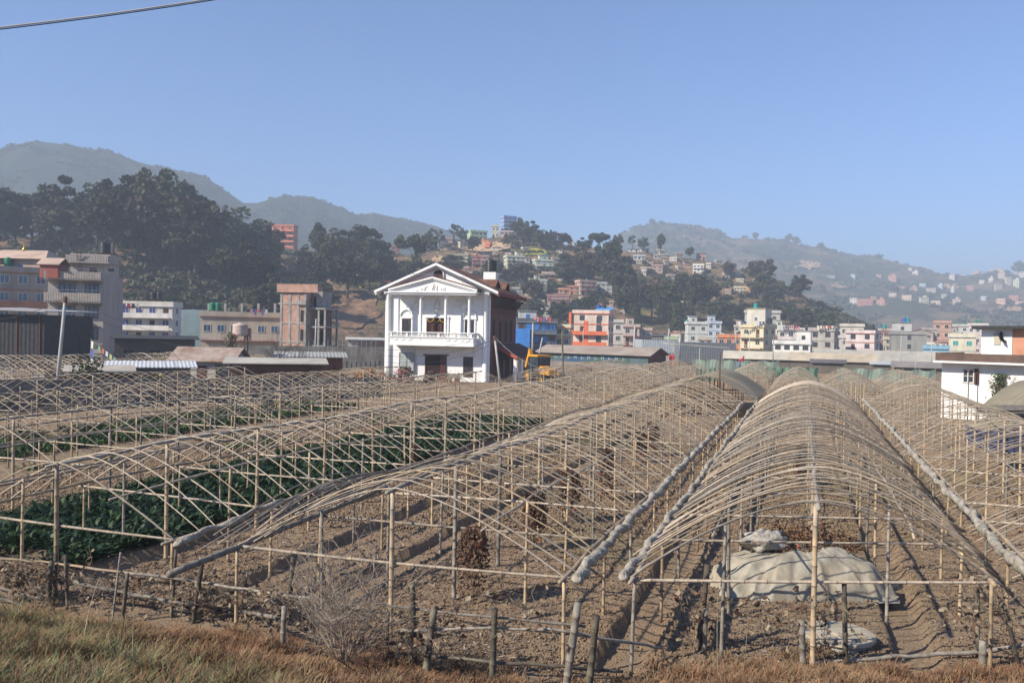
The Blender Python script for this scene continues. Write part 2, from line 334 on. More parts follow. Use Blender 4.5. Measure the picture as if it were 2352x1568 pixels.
H3 = Hill([(-500, 420), (-200, 380), (0, 342), (80, 324), (120, 330), (170, 336), (260, 350), (330, 375), (400, 388), (470, 404), (500, 425), (560, 465), (590, 466), (650, 448), (720, 453), (780, 475), (820, 494), (860, 488), (920, 502), (1000, 518), (1100, 560), (1300, 640), (1500, 740)],
          ([-500, 560, 1500], [1000, 1150, 1700]), ([-500, 1500], [600, 900]), 17, 0, 1.0, (-480, 1500), 300, 90, 24)
M_H1 = hillmat('scrub_hillside', [(.20, .13, .085), ((.085, .075, .045), .05, .46, .60), ((.055, .055, .035), .22, .52, .62), ((.34, .23, .15), .09, .57, .66), ((.13, .13, .055), .03, .60, .68)], 1.0)
M_H2 = hillmat('far_brown_hillside', [(.17, .12, .08), ((.05, .06, .035), .010, .45, .53), ((.05, .055, .035), .05, .5, .6), ((.38, .27, .17), .016, .64, .68)], 1.0)
M_H3 = hillmat('forested_mountain', [(.03, .045, .035), ((.042, .05, .035), .02, .4, .6), ((.055, .055, .04), .008, .55, .7)], 1.0)
H1.mesh('hill', M_H1); H2.mesh('far_hill', M_H2); H3.mesh('mountain', M_H3)

# ------------------------------------------------------------------ trees
LEAFC = {'dark': mat('leaves_dark', (.050, .062, .034), (.085, .088, .048), scale=.35, trans=.12, rand=.3, world=True), 'olive': mat('leaves_olive', (.075, .078, .04), (.05, .055, .03), scale=.35, trans=.12, rand=.25, world=True),
         'brown': mat('leaves_brown', (.095, .075, .05), (.06, .05, .035), scale=.35, trans=.1, rand=.25, world=True), 'green': mat('leaves_mid_green', (.055, .085, .035), (.09, .10, .05), scale=.4, trans=.15, rand=.25, world=True)}
def crown_pts(kind, n):
    if kind == 'round': ells = [(0, 0, .66, .34, .30)] ; spread = (.36, .36, .31); cz = .63; lobes = 34; lr = (.05, .125)
    elif kind == 'tall': spread = (.17, .17, .36); cz = .58; lobes = 26; lr = (.055, .105)
    elif kind == 'wide': spread = (.46, .46, .14); cz = .78; lobes = 28; lr = (.06, .11)
    elif kind == 'cone': spread = (.10, .10, .36); cz = .52; lobes = 14; lr = (.07, .12)
    elif kind == 'wispy': spread = (.26, .26, .30); cz = .68; lobes = 13; lr = (.05, .10)
    P = []; L = []
    for i in range(lobes):
        while True:
            q = RNG.uniform(-1, 1, 3)
            if (q ** 2).sum() < 1: break
        q = q * np.array(spread) + np.array([0, 0, cz])
        if kind == 'cone':
            zz = .2 + .72 * i / lobes; q = np.array([RNG.uniform(-.06, .06), RNG.uniform(-.06, .06), zz]); r = .20 * (1.05 - zz) + .04
        else: r = RNG.uniform(*lr)
        L.append((q, r)); k = int(n / lobes)
        d = RNG.normal(size=(k, 3)); d /= np.linalg.norm(d, axis=1)[:, None]
        P.append(q + d * (r * RNG.uniform(.45, 1.12, k) ** .7)[:, None] * np.array([1.15, 1.15, .85]))
    P = np.concatenate(P); return P, L
def make_crown(kind, n, size, m):
    P, L = crown_pts(kind, n); v, f = rndquads(P, size, .2, 1.3)
    return np_mesh('crown', v, f, [m]), L
def make_trunk(L, r=.018, th=.45):
    b = MB(); b.smooth = True; j = lambda: random.uniform(-.015, .015)
    top = Vector((j() * 2, j() * 2, th)); b.tube([(0, 0, -.04), (j(), j(), th * .5), top], [r * 1.35, r, r * .75], 7)
    for q, rr in L[::2]:
        q = Vector(q); mid = (top + q) / 2 + Vector((j(), j(), -.02)); b.tube([(0, 0, th * random.uniform(.5, 1)), mid, q], [r * .5, r * .35, r * .12], 5)
    return b.mesh('trunk', [M_BARK])
TREES = {}
def tree_var(key, kind, n, size, leaf):
    cm, L = make_crown(kind, n, size, LEAFC[leaf]); TREES.setdefault(key, []).append((cm, make_trunk(L, th=.6 if kind == 'wide' else .42)))
for leaf in ('dark', 'olive', 'brown'):
    for k in range(2):
        tree_var('round_' + leaf, 'round', 3600, .030, leaf)
    tree_var('tall_' + leaf, 'tall', 2800, .026, leaf)
tree_var('wide_dark', 'wide', 3200, .028, 'dark'); tree_var('cone_dark', 'cone', 2600, .026, 'dark'); tree_var('wispy_olive', 'wispy', 1100, .026, 'olive'); tree_var('wispy_brown', 'wispy', 1000, .026, 'brown'); tree_var('round_green', 'round', 3200, .030, 'green')
def tree(key, loc, h, label, group=None, sx=1.0, cat='tree', name='tree'):
    if key == 'round_dark' and random.random() < .33: key = random.choice(('round_olive', 'round_brown', 'round_green', 'round_olive'))
    cm, tm = random.choice(TREES[key]); t = thing(name, label, cat, loc, random.uniform(0, 6.28), group); t.scale = (h * sx, h * sx, h)
    put('trunk', tm, t); put('crown', cm, t); return t
def bare_tree_mesh(seed, depth=5, spread=.55, n0=3, thick=.022):
    rr = random.Random(seed); b = MB(); b.smooth = True
    def br(p, d, l, r, k):
        q = p + d * l; m = p + d * l * .5 + Vector((rr.uniform(-1, 1), rr.uniform(-1, 1), rr.uniform(-1, 1))) * l * .07
        b.tube([p, m, q], [r, r * .8, r * .6], 5 if k > 2 else 3, False)
        if k == 0: return
        for i in range(n0 if k > 1 else 3):
            nd = (d + Vector((rr.gauss(0, 1), rr.gauss(0, 1), rr.gauss(0, .6) + .25)) * spread).normalized(); br(p + d * l * rr.uniform(.55, 1), nd, l * rr.uniform(.6, .82), r * .58, k - 1)
    br(Vector((0, 0, -.03)), Vector((0, 0, 1)), .3, thick, depth); return b
BARE = bare_tree_mesh(5).mesh('branches', [M_TWIG]); BAREH = bare_tree_mesh(8, 5, .4).mesh('branches', [M_BARK])
def bare_tree(loc, h, label, name='bare_tree', me=None, group=None, cat='tree'):
    o = put(name, me or BARE, None, loc=loc, rotz=random.uniform(0, 6), label=label, cat=cat, group=group); o.scale = (h, h, h); return o

G1 = 'trees on the left wooded ridge'
# (column, row of crown top, row of foot, width factor, kind, label)
for X, Yt, Yb, sx, key, lab in [
    (-25, 415, 570, .9, 'round_dark', 'dark tree cut by the left frame edge on the ridge'),
    (8, 425, 555, .6, 'wispy_olive', 'tall arching bamboo-like tree at the far left of the ridge'),
    (35, 475, 575, 1.0, 'round_dark', 'lower dark tree beside the arching tree at the far left'),
    (72, 448, 570, 1.0, 'round_dark', 'rounded dark tree in the gap left of the big grove'),
    (110, 480, 580, .9, 'round_brown', 'small brownish tree at the left foot of the big grove'),
    (158, 405, 570, .95, 'round_dark', 'tall peaked dark tree, leftmost crown of the big grove'),
    (150, 455, 590, 1.1, 'round_olive', 'olive tree in front of the leftmost peaked crown'),
    (205, 418, 560, .8, 'tall_olive', 'olive tree with a drooping top between the two grove peaks'),
    (225, 450, 575, 1.0, 'round_dark', 'dark tree under the drooping olive crown'),
    (278, 405, 570, .85, 'round_dark', 'knobbly dark crown left of the tallest tree'),
    (262, 440, 600, 1.0, 'round_olive', 'olive tree below the knobbly crown'),
    (305, 420, 575, .8, 'tall_dark', 'narrow dark crown between the knobbly crown and the tallest tree'),
    (345, 388, 560, .8, 'round_dark', 'tallest tree of the grove with a ragged top'),
    (378, 400, 580, .95, 'round_dark', 'broad dark crown just right of the tallest tree'),
    (345, 440, 610, 1.1, 'round_brown', 'brownish tree in front of the tallest tree'),
    (415, 425, 590, 1.0, 'round_dark', 'dark sloping crown two trees right of the tallest tree'),
    (400, 470, 620, 1.1, 'round_olive', 'dull olive tree low in the middle of the grove'),
    (445, 440, 615, .95, 'round_dark', 'dark crown above the right shoulder of the grove'),
    (472, 480, 620, .9, 'round_dark', 'dark tree ending the big grove on its right'),
    (450, 520, 640, 1.1, 'round_dark', 'low dark tree under the right end of the big grove'),
    (520, 500, 640, .9, 'round_dark', 'left crown of the dark pair right of the big grove'),
    (548, 482, 640, .95, 'round_dark', 'highest crown of the clump left of the orange hill house'),
    (585, 510, 650, 1.0, 'round_dark', 'dark crown leaning toward the orange hill house'),
    (608, 545, 650, .9, 'round_dark', 'small dark crown touching the orange hill house'),
    (560, 560, 690, 1.1, 'round_olive', 'olive tree hanging below the clump left of the orange hill house'),
    (600, 600, 700, 1.0, 'round_dark', 'dark tree below and left of the orange hill house'),
    (630, 640, 730, 1.0, 'round_olive', 'grey-olive tree above the brick shell building'),
    (600, 655, 740, 1.0, 'round_olive', 'grey-olive bush-like tree left of the brick shell building top'),
    (700, 560, 640, .8, 'tall_olive', 'slim olive tree right beside the orange hill house'),
    (733, 505, 625, .65, 'tall_dark', 'tall narrow tree first right of the orange hill house'),
    (765, 520, 635, .8, 'tall_olive', 'pale-stemmed tall tree second right of the orange hill house'),
    (790, 530, 640, .9, 'round_dark', 'dark tree below the bare-topped tree on the ridge'),
    (838, 520, 640, .9, 'round_dark', 'dark peaked crown right of the bare-topped tree'),
    (862, 550, 650, .9, 'round_dark', 'dark crown stepping down behind the yellow house'),
    (885, 552, 650, .75, 'tall_dark', 'upright dark tree above the small red hillside house'),
    (905, 590, 660, 1.0, 'round_olive', 'low olive tree left of the umbrella-shaped tree'),
    (955, 535, 650, .8, 'wide_dark', 'umbrella-shaped flat-crowned tree on the ridge'),
    (960, 590, 670, 1.2, 'round_dark', 'dark tree under the umbrella-shaped tree'),
    (745, 580, 680, 1.1, 'round_dark', 'dark tree above the pale tin-roofed hut'),
    (800, 590, 690, 1.2, 'round_dark', 'dark tree above and left of the yellow house'),
    (700, 640, 720, 1.1, 'round_dark', 'dark tree just below the tin-roofed hut'),
    (745, 650, 730, 1.1, 'round_dark', 'dark tree at the upper edge of the bare brown slope'),
    (850, 600, 670, 1.1, 'round_dark', 'dark tree directly behind the yellow house')]:
    p = H1.find(X, Yb); h = (Yb - Yt) * p.y / FPX
    tree(key, p, h * 1.02, lab, G1, sx=sx * 1.12 if h > 0 else 1)
p = H1.find(375 , 560); bare_tree(H1.find(250, 540), 24, 'grey leafless tree poking out behind the big grove', me=BAREH)
bare_tree(H1.find(812, 590), 20, 'grey leafless tree top between dark trees on the ridge', me=BAREH)
G2 = 'trees on the middle terraced hill'
for X, Yt, Yb, sx, key, lab in [
    (990, 518, 575, .7, 'wispy_olive', 'thin airy tree left of the brick ridge house'), (1010, 530, 580, .8, 'wispy_brown', 'second thin airy tree left of the brick ridge house'), (1042, 508, 560, .9, 'wispy_olive', 'tall feathery tree above the white ridge shed'), (1062, 525, 562, 1, 'round_dark', 'small dark tree left of the light green ridge house'),
    (1085, 542, 585, 1.0, 'round_brown', 'brownish tree in front of the light green ridge house'), (1195, 503, 560, .9, 'round_dark', 'big dark tree right beside the blue tower house'), (1222, 508, 566, .95, 'round_dark', 'right half of the big dark clump beside the blue tower house'), (1235, 530, 570, .9, 'round_dark', 'low dark tree at the right skirt of the blue tower clump'),
    (1262, 528, 565, .8, 'round_olive', 'hazy tree right of the blue tower clump'), (1285, 530, 575, 1.0, 'round_brown', 'brownish rounded tree on the ridge between the two saddles'), (1305, 540, 570, .8, 'round_olive', 'small grey ridge tree right of the brownish rounded one'), (1340, 545, 590, 1.1, 'round_dark', 'dark ridge tree left of the palm-like tree'),
    (1376, 533, 590, .9, 'wide_dark', 'spiky palm-like tree on the ridge'), (1420, 533, 570, .9, 'round_olive', 'pale hazy round tree standing alone behind the ridge'), (1452, 537, 575, .9, 'wispy_olive', 'loose tree left of the tall ridge conifer'), (1478, 545, 580, .9, 'round_green', 'greenish tree beside the tall ridge conifer'), (1517, 530, 582, .75, 'tall_dark', 'tall dark conifer-shaped tree on the ridge end'),
    (1585, 567, 595, .9, 'round_dark', 'lone low tree on the rocky ridge left of the small huts'), (1390, 560, 660, .8, 'round_dark', 'large dark tree centre of the hill, left crown'), (1405, 555, 670, .9, 'round_dark', 'large dark tree at the hill centre, highest crown'), (1350, 580, 660, 1.1, 'round_brown', 'brown tree left of the hill-centre pair'), (1320, 570, 640, 1.1, 'round_dark', 'dark tree above the pale mint houses'),
    (1300, 600, 660, 1.0, 'round_dark', 'dark tree right of the rightmost mint house'), (1425, 600, 690, 1.0, 'round_dark', 'dark tree right of the grey-blue hill house'), (1455, 615, 700, .75, 'cone_dark', 'pointed dark tree above the cream cottage'), (1440, 650, 740, .85, 'round_dark', 'dark tree left of the cream cottage'), (1465, 690, 775, .8, 'cone_dark', 'conical tree just below the cream cottage'),
    (1500, 640, 730, .9, 'round_brown', 'brown tree right of the cream cottage'), (1525, 650, 745, 1.0, 'round_dark', 'dark tree two right of the cream cottage'), (1560, 690, 785, .75, 'cone_dark', 'dark conifer over the white flat-roofed town house'), (1580, 625, 700, 1.1, 'round_olive', 'olive tree under the white three-storey hill house'), (1605, 630, 715, 1.0, 'round_dark', 'dark tree under the white three-storey hill house'), (1625, 640, 720, .9, 'round_dark', 'dark tree between the white and tan hill houses'),
    (1545, 670, 760, 1.0, 'round_dark', 'broad dark tree left of the dark conifer'), (1590, 700, 780, .9, 'cone_dark', 'conical tree above the pale blue town house'), (1748, 590, 675, .8, 'round_dark', 'big lone dark tree on the hill crest at the right'), (1750, 625, 700, 1.0, 'round_dark', 'dark tree at the foot of the big lone crest tree'), (1775, 655, 715, 1.1, 'round_dark', 'dark tree on the slope right of the big lone tree'), (1838, 630, 700, .85, 'round_olive', 'hazy lone tree at the far right end of the crest'), (1800, 645, 690, .6, 'tall_olive', 'small hazy tree between the two lone crest trees'),
    (1675, 600, 640, 1.0, 'round_dark', 'dark tree right of the tan hill house'), (1700, 690, 740, 1.1, 'round_olive', 'olive tree above the cream town building'), (1740, 695, 745, 1.2, 'round_olive', 'olive tree over the cream building roof tank'), (1780, 690, 750, 1.2, 'round_olive', 'olive tree third right over the cream building'), (1820, 700, 760, 1.2, 'round_green', 'greenish tree on the lower spur above the grey houses'), (1860, 705, 765, 1.2, 'round_olive', 'olive tree on the spur above the black roof tanks'), (1900, 715, 775, 1.0, 'round_dark', 'dark tree at the tip of the spur'),
    (1650, 690, 750, 1.2, 'round_dark', 'dark tree above the light blue town house'), (1225, 640, 700, .9, 'round_brown', 'bare brownish tree left of the cream four-storey hill house'), (1240, 690, 740, 1.0, 'round_dark', 'dark tree behind the narrow grey tower house'), (1290, 690, 755, 1.1, 'round_dark', 'dark tree above the blue commercial building'), (1315, 700, 760, 1.1, 'round_olive', 'olive tree left of the orange apartment building roof'), (1350, 680, 730, 1.2, 'round_dark', 'dark tree behind the orange apartment roof tanks'), (1385, 700, 745, 1.2, 'round_dark', 'dark tree right of the orange apartment roof tanks'),
    (1140, 605, 650, .9, 'round_dark', 'dark tree between the house water tank and the mint houses'), (1045, 585, 640, 1.2, 'round_dark', 'dark tree behind the white house roof peak'), (1310, 620, 660, .9, 'round_olive', 'olive tree above the pink multi-storey hill house'), (1185, 600, 650, .9, 'round_olive', 'olive tree between the two mint houses')]:
    p = H1.find(X, Yb); h = (Yb - Yt) * p.y / FPX
    tree(key, p, h * 1.02, lab, G2, sx=sx * 1.12)
# scattered bushes and small trees over the hillsides: nobody could count them
def scrub(name, hill, n, XR, vR, size, mats, quadn=26, qs=.55, keep=None, seed=1, label=None):
    X = RNG.uniform(*XR, n); v = RNG.uniform(*vR, n); x, y, z = hill.surf(X, v)
    k = fbm(x / 45, y / 45, 3, seed) + RNG.uniform(-.25, .25, n) > -.05
    if keep is not None: k &= keep(X, v)
    x, y, z = x[k], y[k], z[k]; m = len(x); r = size * RNG.uniform(.5, 1.5, m)
    d = RNG.normal(size=(m, quadn, 3)); d /= np.linalg.norm(d, axis=2)[:, :, None]; d[:, :, 2] = np.abs(d[:, :, 2])
    c = np.stack([x, y, z], -1)[:, None, :] + d * r[:, None, None] * np.array([1, 1, .9]) * RNG.uniform(.5, 1, (m, quadn, 1))
    c = c.reshape(-1, 3); sz = np.repeat(r, quadn) * qs * RNG.uniform(.7, 1.3, m * quadn)
    vv, ff = rndquads(c, sz, 0, 1.2); mi = np.repeat(RNG.integers(0, len(mats), m), quadn)
    o = put(name, np_mesh(name, vv, ff, mats, mi), kind='stuff', label=label, cat=name)
def brown_slope(X, v): return ~((X > 690) & (X < 900) & (v < .55)) & ~((X > 1060) & (X < 1160) & (v > .62))
DK = [LEAFC['dark'], LEAFC['olive'], LEAFC['brown'], LEAFC['brown'], LEAFC['dark']]
scrub('scrub', H1, 7500, (-480, 2050), (.04, 1.0), 1.9, DK, 60, .34, brown_slope, 3, 'dark scrub and bushes covering the near hillsides')
scrub('forest', H2, 8000, (1150, 2740), (.02, 1.01), 5.2, [LEAFC['dark'], LEAFC['olive'], LEAFC['brown']], 26, .5, lambda X, v: (v > .93) | (fbm(X / 90, v * 6, 3, 8) > -.05), 5, 'hazy woods on the far brown hill')
scrub('mountain_forest', H3, 9000, (-480, 1400), (.3, 1.0), 2.7, [LEAFC['dark'], LEAFC['olive']], 20, .55, lambda X, v: v > .35, 6, 'hazy forest along the mountain')

# ------------------------------------------------------------------ bamboo tunnel frames
def culm(b, p0, p1, r, nodes=True, seg=.32, taper=.85, n=7, bend=0.0):
    p0 = Vector(p0); p1 = Vector(p1); L = (p1 - p0).length; k = max(2, int(L / seg)); pts = []; rad = []
    side = Vector((random.uniform(-1, 1), random.uniform(-1, 1), random.uniform(-1, 1))) * bend
    for i in range(k + 1):
        f = i / k; rr = r * (1 - (1 - taper) * f); c = p0.lerp(p1, f) + side * math.sin(f * PI)
        if nodes and 0 < i < k:
            d = (p1 - p0).normalized() * .02
            pts += [c - d, c, c + d]; rad += [rr * .97, rr * 1.13, rr * .97]
        else: pts.append(c); rad.append(rr)
    b.smooth = True; b.tube(pts, rad, n)
    if nodes:
        mi = b.mi; b.mi = 1
        for i in range(1, k):
            c = p0.lerp(p1, i / k) + side * math.sin(i / k * PI); d = (p1 - p0).normalized() * .007; rr = r * (1 - (1 - taper) * i / k) * 1.16
            b.tube([c - d, c + d], rr, n, False)
        b.mi = mi
PC = {}
def post_mesh(h, m, r, near):
    k = (round(h, 1), m.name, r, near, random.randint(0, 1))
    if k not in PC:
        b = MB(); culm(b, (0, 0, -.25), (random.uniform(-.02, .02), random.uniform(-.02, .02), round(h, 1) + .04), r, near, n=8 if near else 5); PC[k] = b.mesh('post', [m, M_KNOT])
    return PC[k]
def tunnel(label, s0, s1, t0, t1, ze=1.45, zr=2.65, step=.4, post=2.6, skew=0.0, near=False, group='bamboo tunnel frames over the vegetable beds', rad=.0118, cover=None, zskew=0, posts=True, pw=1.5, jit=1.0):
    hw = (s1 - s0) / 2; sc = (s0 + s1) / 2; L = t1 - t0; root = thing('bamboo_tunnel', label, 'tunnel frame', W2(sc, t0), UROT, group)
    def zp(f): return ze + (zr - ze) * (1 - abs(f) ** pw)
    var = []
    for k in range(9):
        b = MB(); b.smooth = True; e = [random.uniform(.02, .17) for _ in range(2)]; amp = random.uniform(-.08, .08) * jit; y2 = random.uniform(-.06, .06) * jit; pts = []
        n = 18 if near else 12
        for i in range(n + 1):
            f = -1 - e[0] + (2 + e[0] + e[1]) * i / n; pts.append((f * hw, f * skew / 2 + y2 * math.sin(f * 3), zp(f) + amp * math.sin(f * PI) + .025))
        r0 = rad * random.uniform(.8, 1.2); b.tube(pts, [r0 * (1.25 - .5 * i / n) for i in range(n + 1)], 6 if near else 4)
        var.append(b.mesh('arch', [(M_BAM, M_BAM, M_BAM, M_BAMG, M_BAMT)[k % 5]]))
    na = int(L / step); ys = [i * step + random.uniform(-.09, .09) for i in range(na)]; extra = MB()
    for i, y in enumerate(ys):
        if random.random() < .02: continue
        if i < 100:
            o = put('arch', random.choice(var), root, loc=(0, y, .05 * math.sin(y * .55 + sc) + random.uniform(-.035, .03)), rotz=random.gauss(0, .016 * jit)); o.rotation_euler.y = random.gauss(0, .008 * jit)
            if random.random() < .5: o.scale.x = -1; o.rotation_euler.z += 2 * math.atan2(skew / 2, hw) * 1 if skew else 0
        else:
            extra.smooth = True; extra.tube([(f * hw, y + f * skew / 2, zp(f) + .03 + .05 * math.sin(y * .55 + sc)) for f in [-1.06 + 2.12 * q / 10 for q in range(11)]], rad, 4)
    if extra.v: extra.build('far_arches', M_BAM, root, kind='stuff')
    for nm, fx, z, r, m in (('ridge_pole', 0, zr - .03, .038, M_BAMG), ('eave_pole', -1, ze - .02, .038, M_BAM2), ('eave_pole', 1, ze - .02, .038, M_BAM2), ('purlin', -.55, zp(.55) - .03, .022, M_BAMG), ('purlin', .55, zp(.55) - .03, .022, M_BAM)):
        b = MB(); b.smooth = True; y = -.25; pts = []; rr = []
        while y < L + .2:
            pts.append((fx * hw + random.uniform(-.03, .03), y + fx * skew / 2, z + .05 * math.sin(y * .55 + sc) + random.uniform(-.02, .02))); rr.append(r * random.uniform(.8, 1.1)); y += 1.3 if not near else .9
        b.tube(pts, rr, 7 if near else 5); b.build(nm, m, root)
    if posts:
        y = 0.0; row = 0
        while y < L + .1:
            nr = near and y < 16
            for f in (-1, -.52, 0, .5, 1):
                if row == 0 and abs(f) == .5: continue
                h = zp(f) - .04 if abs(f) not in (.52, .5) else zp(.5) - .1
                yy = y + f * skew / 2 + (random.uniform(-.25, .25) if row else 0) + (.45 if abs(f) > .49 and abs(f) < .6 and row == 0 else 0)
                yy = max(yy, -abs(skew) / 2 - .01); o = put('post', post_mesh(h, random.choice((M_BAM2, M_BAM2, M_BAMG)), .047 if f == 0 else .034, nr), root, loc=(f * hw + random.uniform(-.05, .05) * (row > 0), yy, -.02), rotz=random.uniform(0, 6))
                o.rotation_euler.x = random.gauss(0, .015)
            for a, c in ((-1, 1),):
                b = MB(); zt = ze - .07 + random.uniform(-.04, .04); culm(b, (a * hw - .1, y + a * skew / 2 + .06, zt), (c * hw + .1, y + c * skew / 2 + .06, zt + random.uniform(-.06, .06)), .029, nr, .36, .8, 7 if nr else 4, .04)
                b.build('tie_beam', [M_BAM, M_KNOT], root)
            y += post * random.uniform(.94, 1.06); row += 1
    if cover:
        b = MB(); b.smooth = True; n = 20; m = 24; vs = []
        for j in range(m + 1):
            for i in range(n + 1):
                f = -1.03 + 2.06 * i / n; y = L * j / m; vs.append((f * hw, y, zp(f) + .06 - .03 * abs(math.sin(y * 2.4)) + random.uniform(-.01, .01)))
        b.add(vs, [(j * (n + 1) + i, j * (n + 1) + i + 1, (j + 1) * (n + 1) + i + 1, (j + 1) * (n + 1) + i) for j in range(m) for i in range(n)])
        b.build('plastic_cover', cover, root)
    return root
tunnel('bamboo frame with densely packed arches at right front, over the tarpaulin heap', -2.5, 2.95, 14.15, 57, ze=1.45, zr=2.66, step=.36, pw=1.65, skew=2.2, near=True, rad=.0145, jit=.5)
tunnel('bamboo frame in the middle foreground, between the twisted plastic rolls and leafy bed', -9.4, -3.5, 12.4, 51, ze=1.45, zr=2.68, step=.45, skew=.45, near=True, rad=.0135)
tunnel('wide-spaced bamboo frame over the dark green leafy bed, second post row from lower left', -16.3, -10.75, 12.1, 77, ze=1.45, zr=2.66, step=.62, near=True, post=3.1, rad=.0155)
tunnel('bamboo frame over patchy light green crop, next one behind the dark leafy bed', -23.8, -18.2, 14.5, 53.5, step=.62, post=3.2, rad=.015)
tunnel('bamboo frame ending just in front of the white house, fifth row counted from right front', -31.3, -25.8, 19, 55, step=.62, post=3.2, rad=.015)
tunnel('farthest left bamboo frame, backed by the low wall below the dark tin shed', -38, -32.8, 24, 46.5, step=.65, post=3.2, rad=.015)
tunnel('bamboo frame running out of the right edge below the white two-storey building', 3.75, 9.6, 15.2, 58, ze=1.47, zr=2.68, step=.42, near=True)
M_COVER = mat('beige_plastic_cover', (.47, .42, .31), (.37, .33, .25), scale=.8, rough=.85, spec=.1, trans=.45, stretch=(1, .3, 1), c3=(.30, .28, .22))
tunnel('tunnel covered with a smooth beige plastic sheet beside the rusty pole', -9.0, -2.95, 54, 68, ze=1.3, zr=2.75, step=1.2, cover=M_COVER, group='tunnels behind the front rows')
G3 = 'tunnels behind the front rows'
tunnel('distant bamboo frame left of the beige covered tunnel', -12.6, -9.3, 60, 93, step=.5, post=3.2, group=G3, zr=2.3, ze=1.15)
tunnel('distant bamboo frame hump just right of the beige covered tunnel', -2.6, 1.2, 63, 95, step=.5, post=3.2, group=G3, zr=2.3, ze=1.15)
tunnel('distant bamboo frame directly behind the densely arched front frame', 1.6, 6.2, 62, 92, step=.5, post=3.2, group=G3, zr=2.3, ze=1.15)
tunnel('distant bamboo frame behind the ridge end of the right edge frame', 6.6, 11.6, 66, 96, step=.5, post=3.2, group=G3, zr=2.3, ze=1.15)
tunnel('distant low bamboo frame next to the corner of the white two-storey building', 12.0, 17.0, 68, 98, step=.55, post=3.4, group=G3, zr=2.3, ze=1.15)
tunnel('distant bamboo frame in the gap right of the second hump row', -7.8, -3.2, 80, 108, step=.6, post=3.6, group=G3, zr=2.3, ze=1.15)
tunnel('far bamboo frame in front of the long brown-roofed shed', -24.5, -18.8, 66, 100, step=.6, post=3.6, group=G3, zr=2.3, ze=1.15)
tunnel('far bamboo frame left of the twin far frames under the long shed', -17.2, -13.4, 82, 108, step=.6, post=3.6, group=G3, zr=2.3, ze=1.15)

# ------------------------------------------------------------------ rolled plastic sheets, loose strips
def rolled(label, pts, r, twist=.32, group='rolled up plastic sheets', fade=True):
    b = MB(); b.smooth = True; P = []; R = []; L = 0; ties = []
    tot = sum((Vector(pts[i + 1]) - Vector(pts[i])).length for i in range(len(pts) - 1)); n = int(tot / .06)
    cum = [0]
    for i in range(len(pts) - 1): cum.append(cum[-1] + (Vector(pts[i + 1]) - Vector(pts[i])).length)
    ph = random.uniform(0, 6); nxt = .3
    for i in range(n + 1):
        q = tot * i / n; k = max(j for j in range(len(cum)) if cum[j] <= q + 1e-6); k = min(k, len(pts) - 2); f = (q - cum[k]) / (cum[k + 1] - cum[k]); c = Vector(pts[k]).lerp(Vector(pts[k + 1]), f)
        lump = abs(math.sin(q / twist * PI / 1 + ph + .6 * math.sin(q * .9)))
        P.append(c + Vector((.02 * math.sin(q * 5), 0, .03 * math.sin(q * 3.1 + ph) + .02 * math.sin(q * 9)))); R.append(r * (.80 + .22 * lump ** .6 + .10 * math.sin(q * 1.7)) * (1 + random.uniform(-.03, .03)))
        if q > nxt: ties.append(len(P) - 1); nxt += random.uniform(.5, 1.0)
    R[0] *= .5
    # twisted folds: oval section whose long axis turns along the roll
    vs = []; m = 12
    for i, c in enumerate(P):
        d = (P[min(i + 1, n)] - P[max(i - 1, 0)]).normalized(); px = d.cross(Vector((0, 0, 1))).normalized(); py = d.cross(px)
        a0 = i * .06 / twist * 1.6
        for j in range(m):
            a = 2 * PI * j / m; rr = R[i] * (1 + .26 * math.cos(2 * (a - a0)) + .09 * math.cos(5 * (a - a0 * 1.3)))
            vs.append(c + (px * math.cos(a) + py * math.sin(a)) * rr)
    b.add(vs, [(i * m + j, i * m + (j + 1) % m, (i + 1) * m + (j + 1) % m, (i + 1) * m + j) for i in range(n) for j in range(m)] + [tuple(range(m))[::-1], tuple(range(n * m, n * m + m))])
    o = thing('rolled_plastic_sheet', label, 'plastic roll', P[0], 0, group); me = b.mesh('sheet', [M_SHEET]); me.transform(Matrix.Translation(-P[0])); put('sheet', me, o)
    for k in ties[:14]:
        c = P[k]; d = (P[min(k + 1, n)] - P[max(k - 1, 0)]).normalized() * .012; tb = MB(); tb.tube([c - d - P[0], c + d - P[0]], R[k] * 1.12, 10, False); tb.build('rope_tie', M_ROPE, o)
def eave_line(s, t0, t1, z=1.5, st=2.6, w=.06, dz=.0):
    t = t0; out = []
    while t < t1: out.append(W2(s + random.uniform(-w, w), t, z + random.uniform(-.04, .04))); t += st
    out.append(W2(s, t1, z)); return out
rolled('thick twisted pale plastic roll along the right eave of the middle foreground frame', eave_line(-3.33, 12.45, 50, 1.46), .082, .26)
rolled('twisted pale plastic roll along the left eave of the densely arched right frame', eave_line(-2.62, 12.9, 52, 1.46), .068, .26)
rolled('long smooth plastic roll on the left eave of the frame at the right edge', eave_line(3.55, 15.5, 57, 1.5), .085, .7)
rolled('short brownish plastic roll on the right eave of the frame over the dark leafy bed', [W2(-10.55, 11.9, 1.36), W2(-10.5, 13.2, 1.5), W2(-10.45, 15.4, 1.62)], .06, .6)
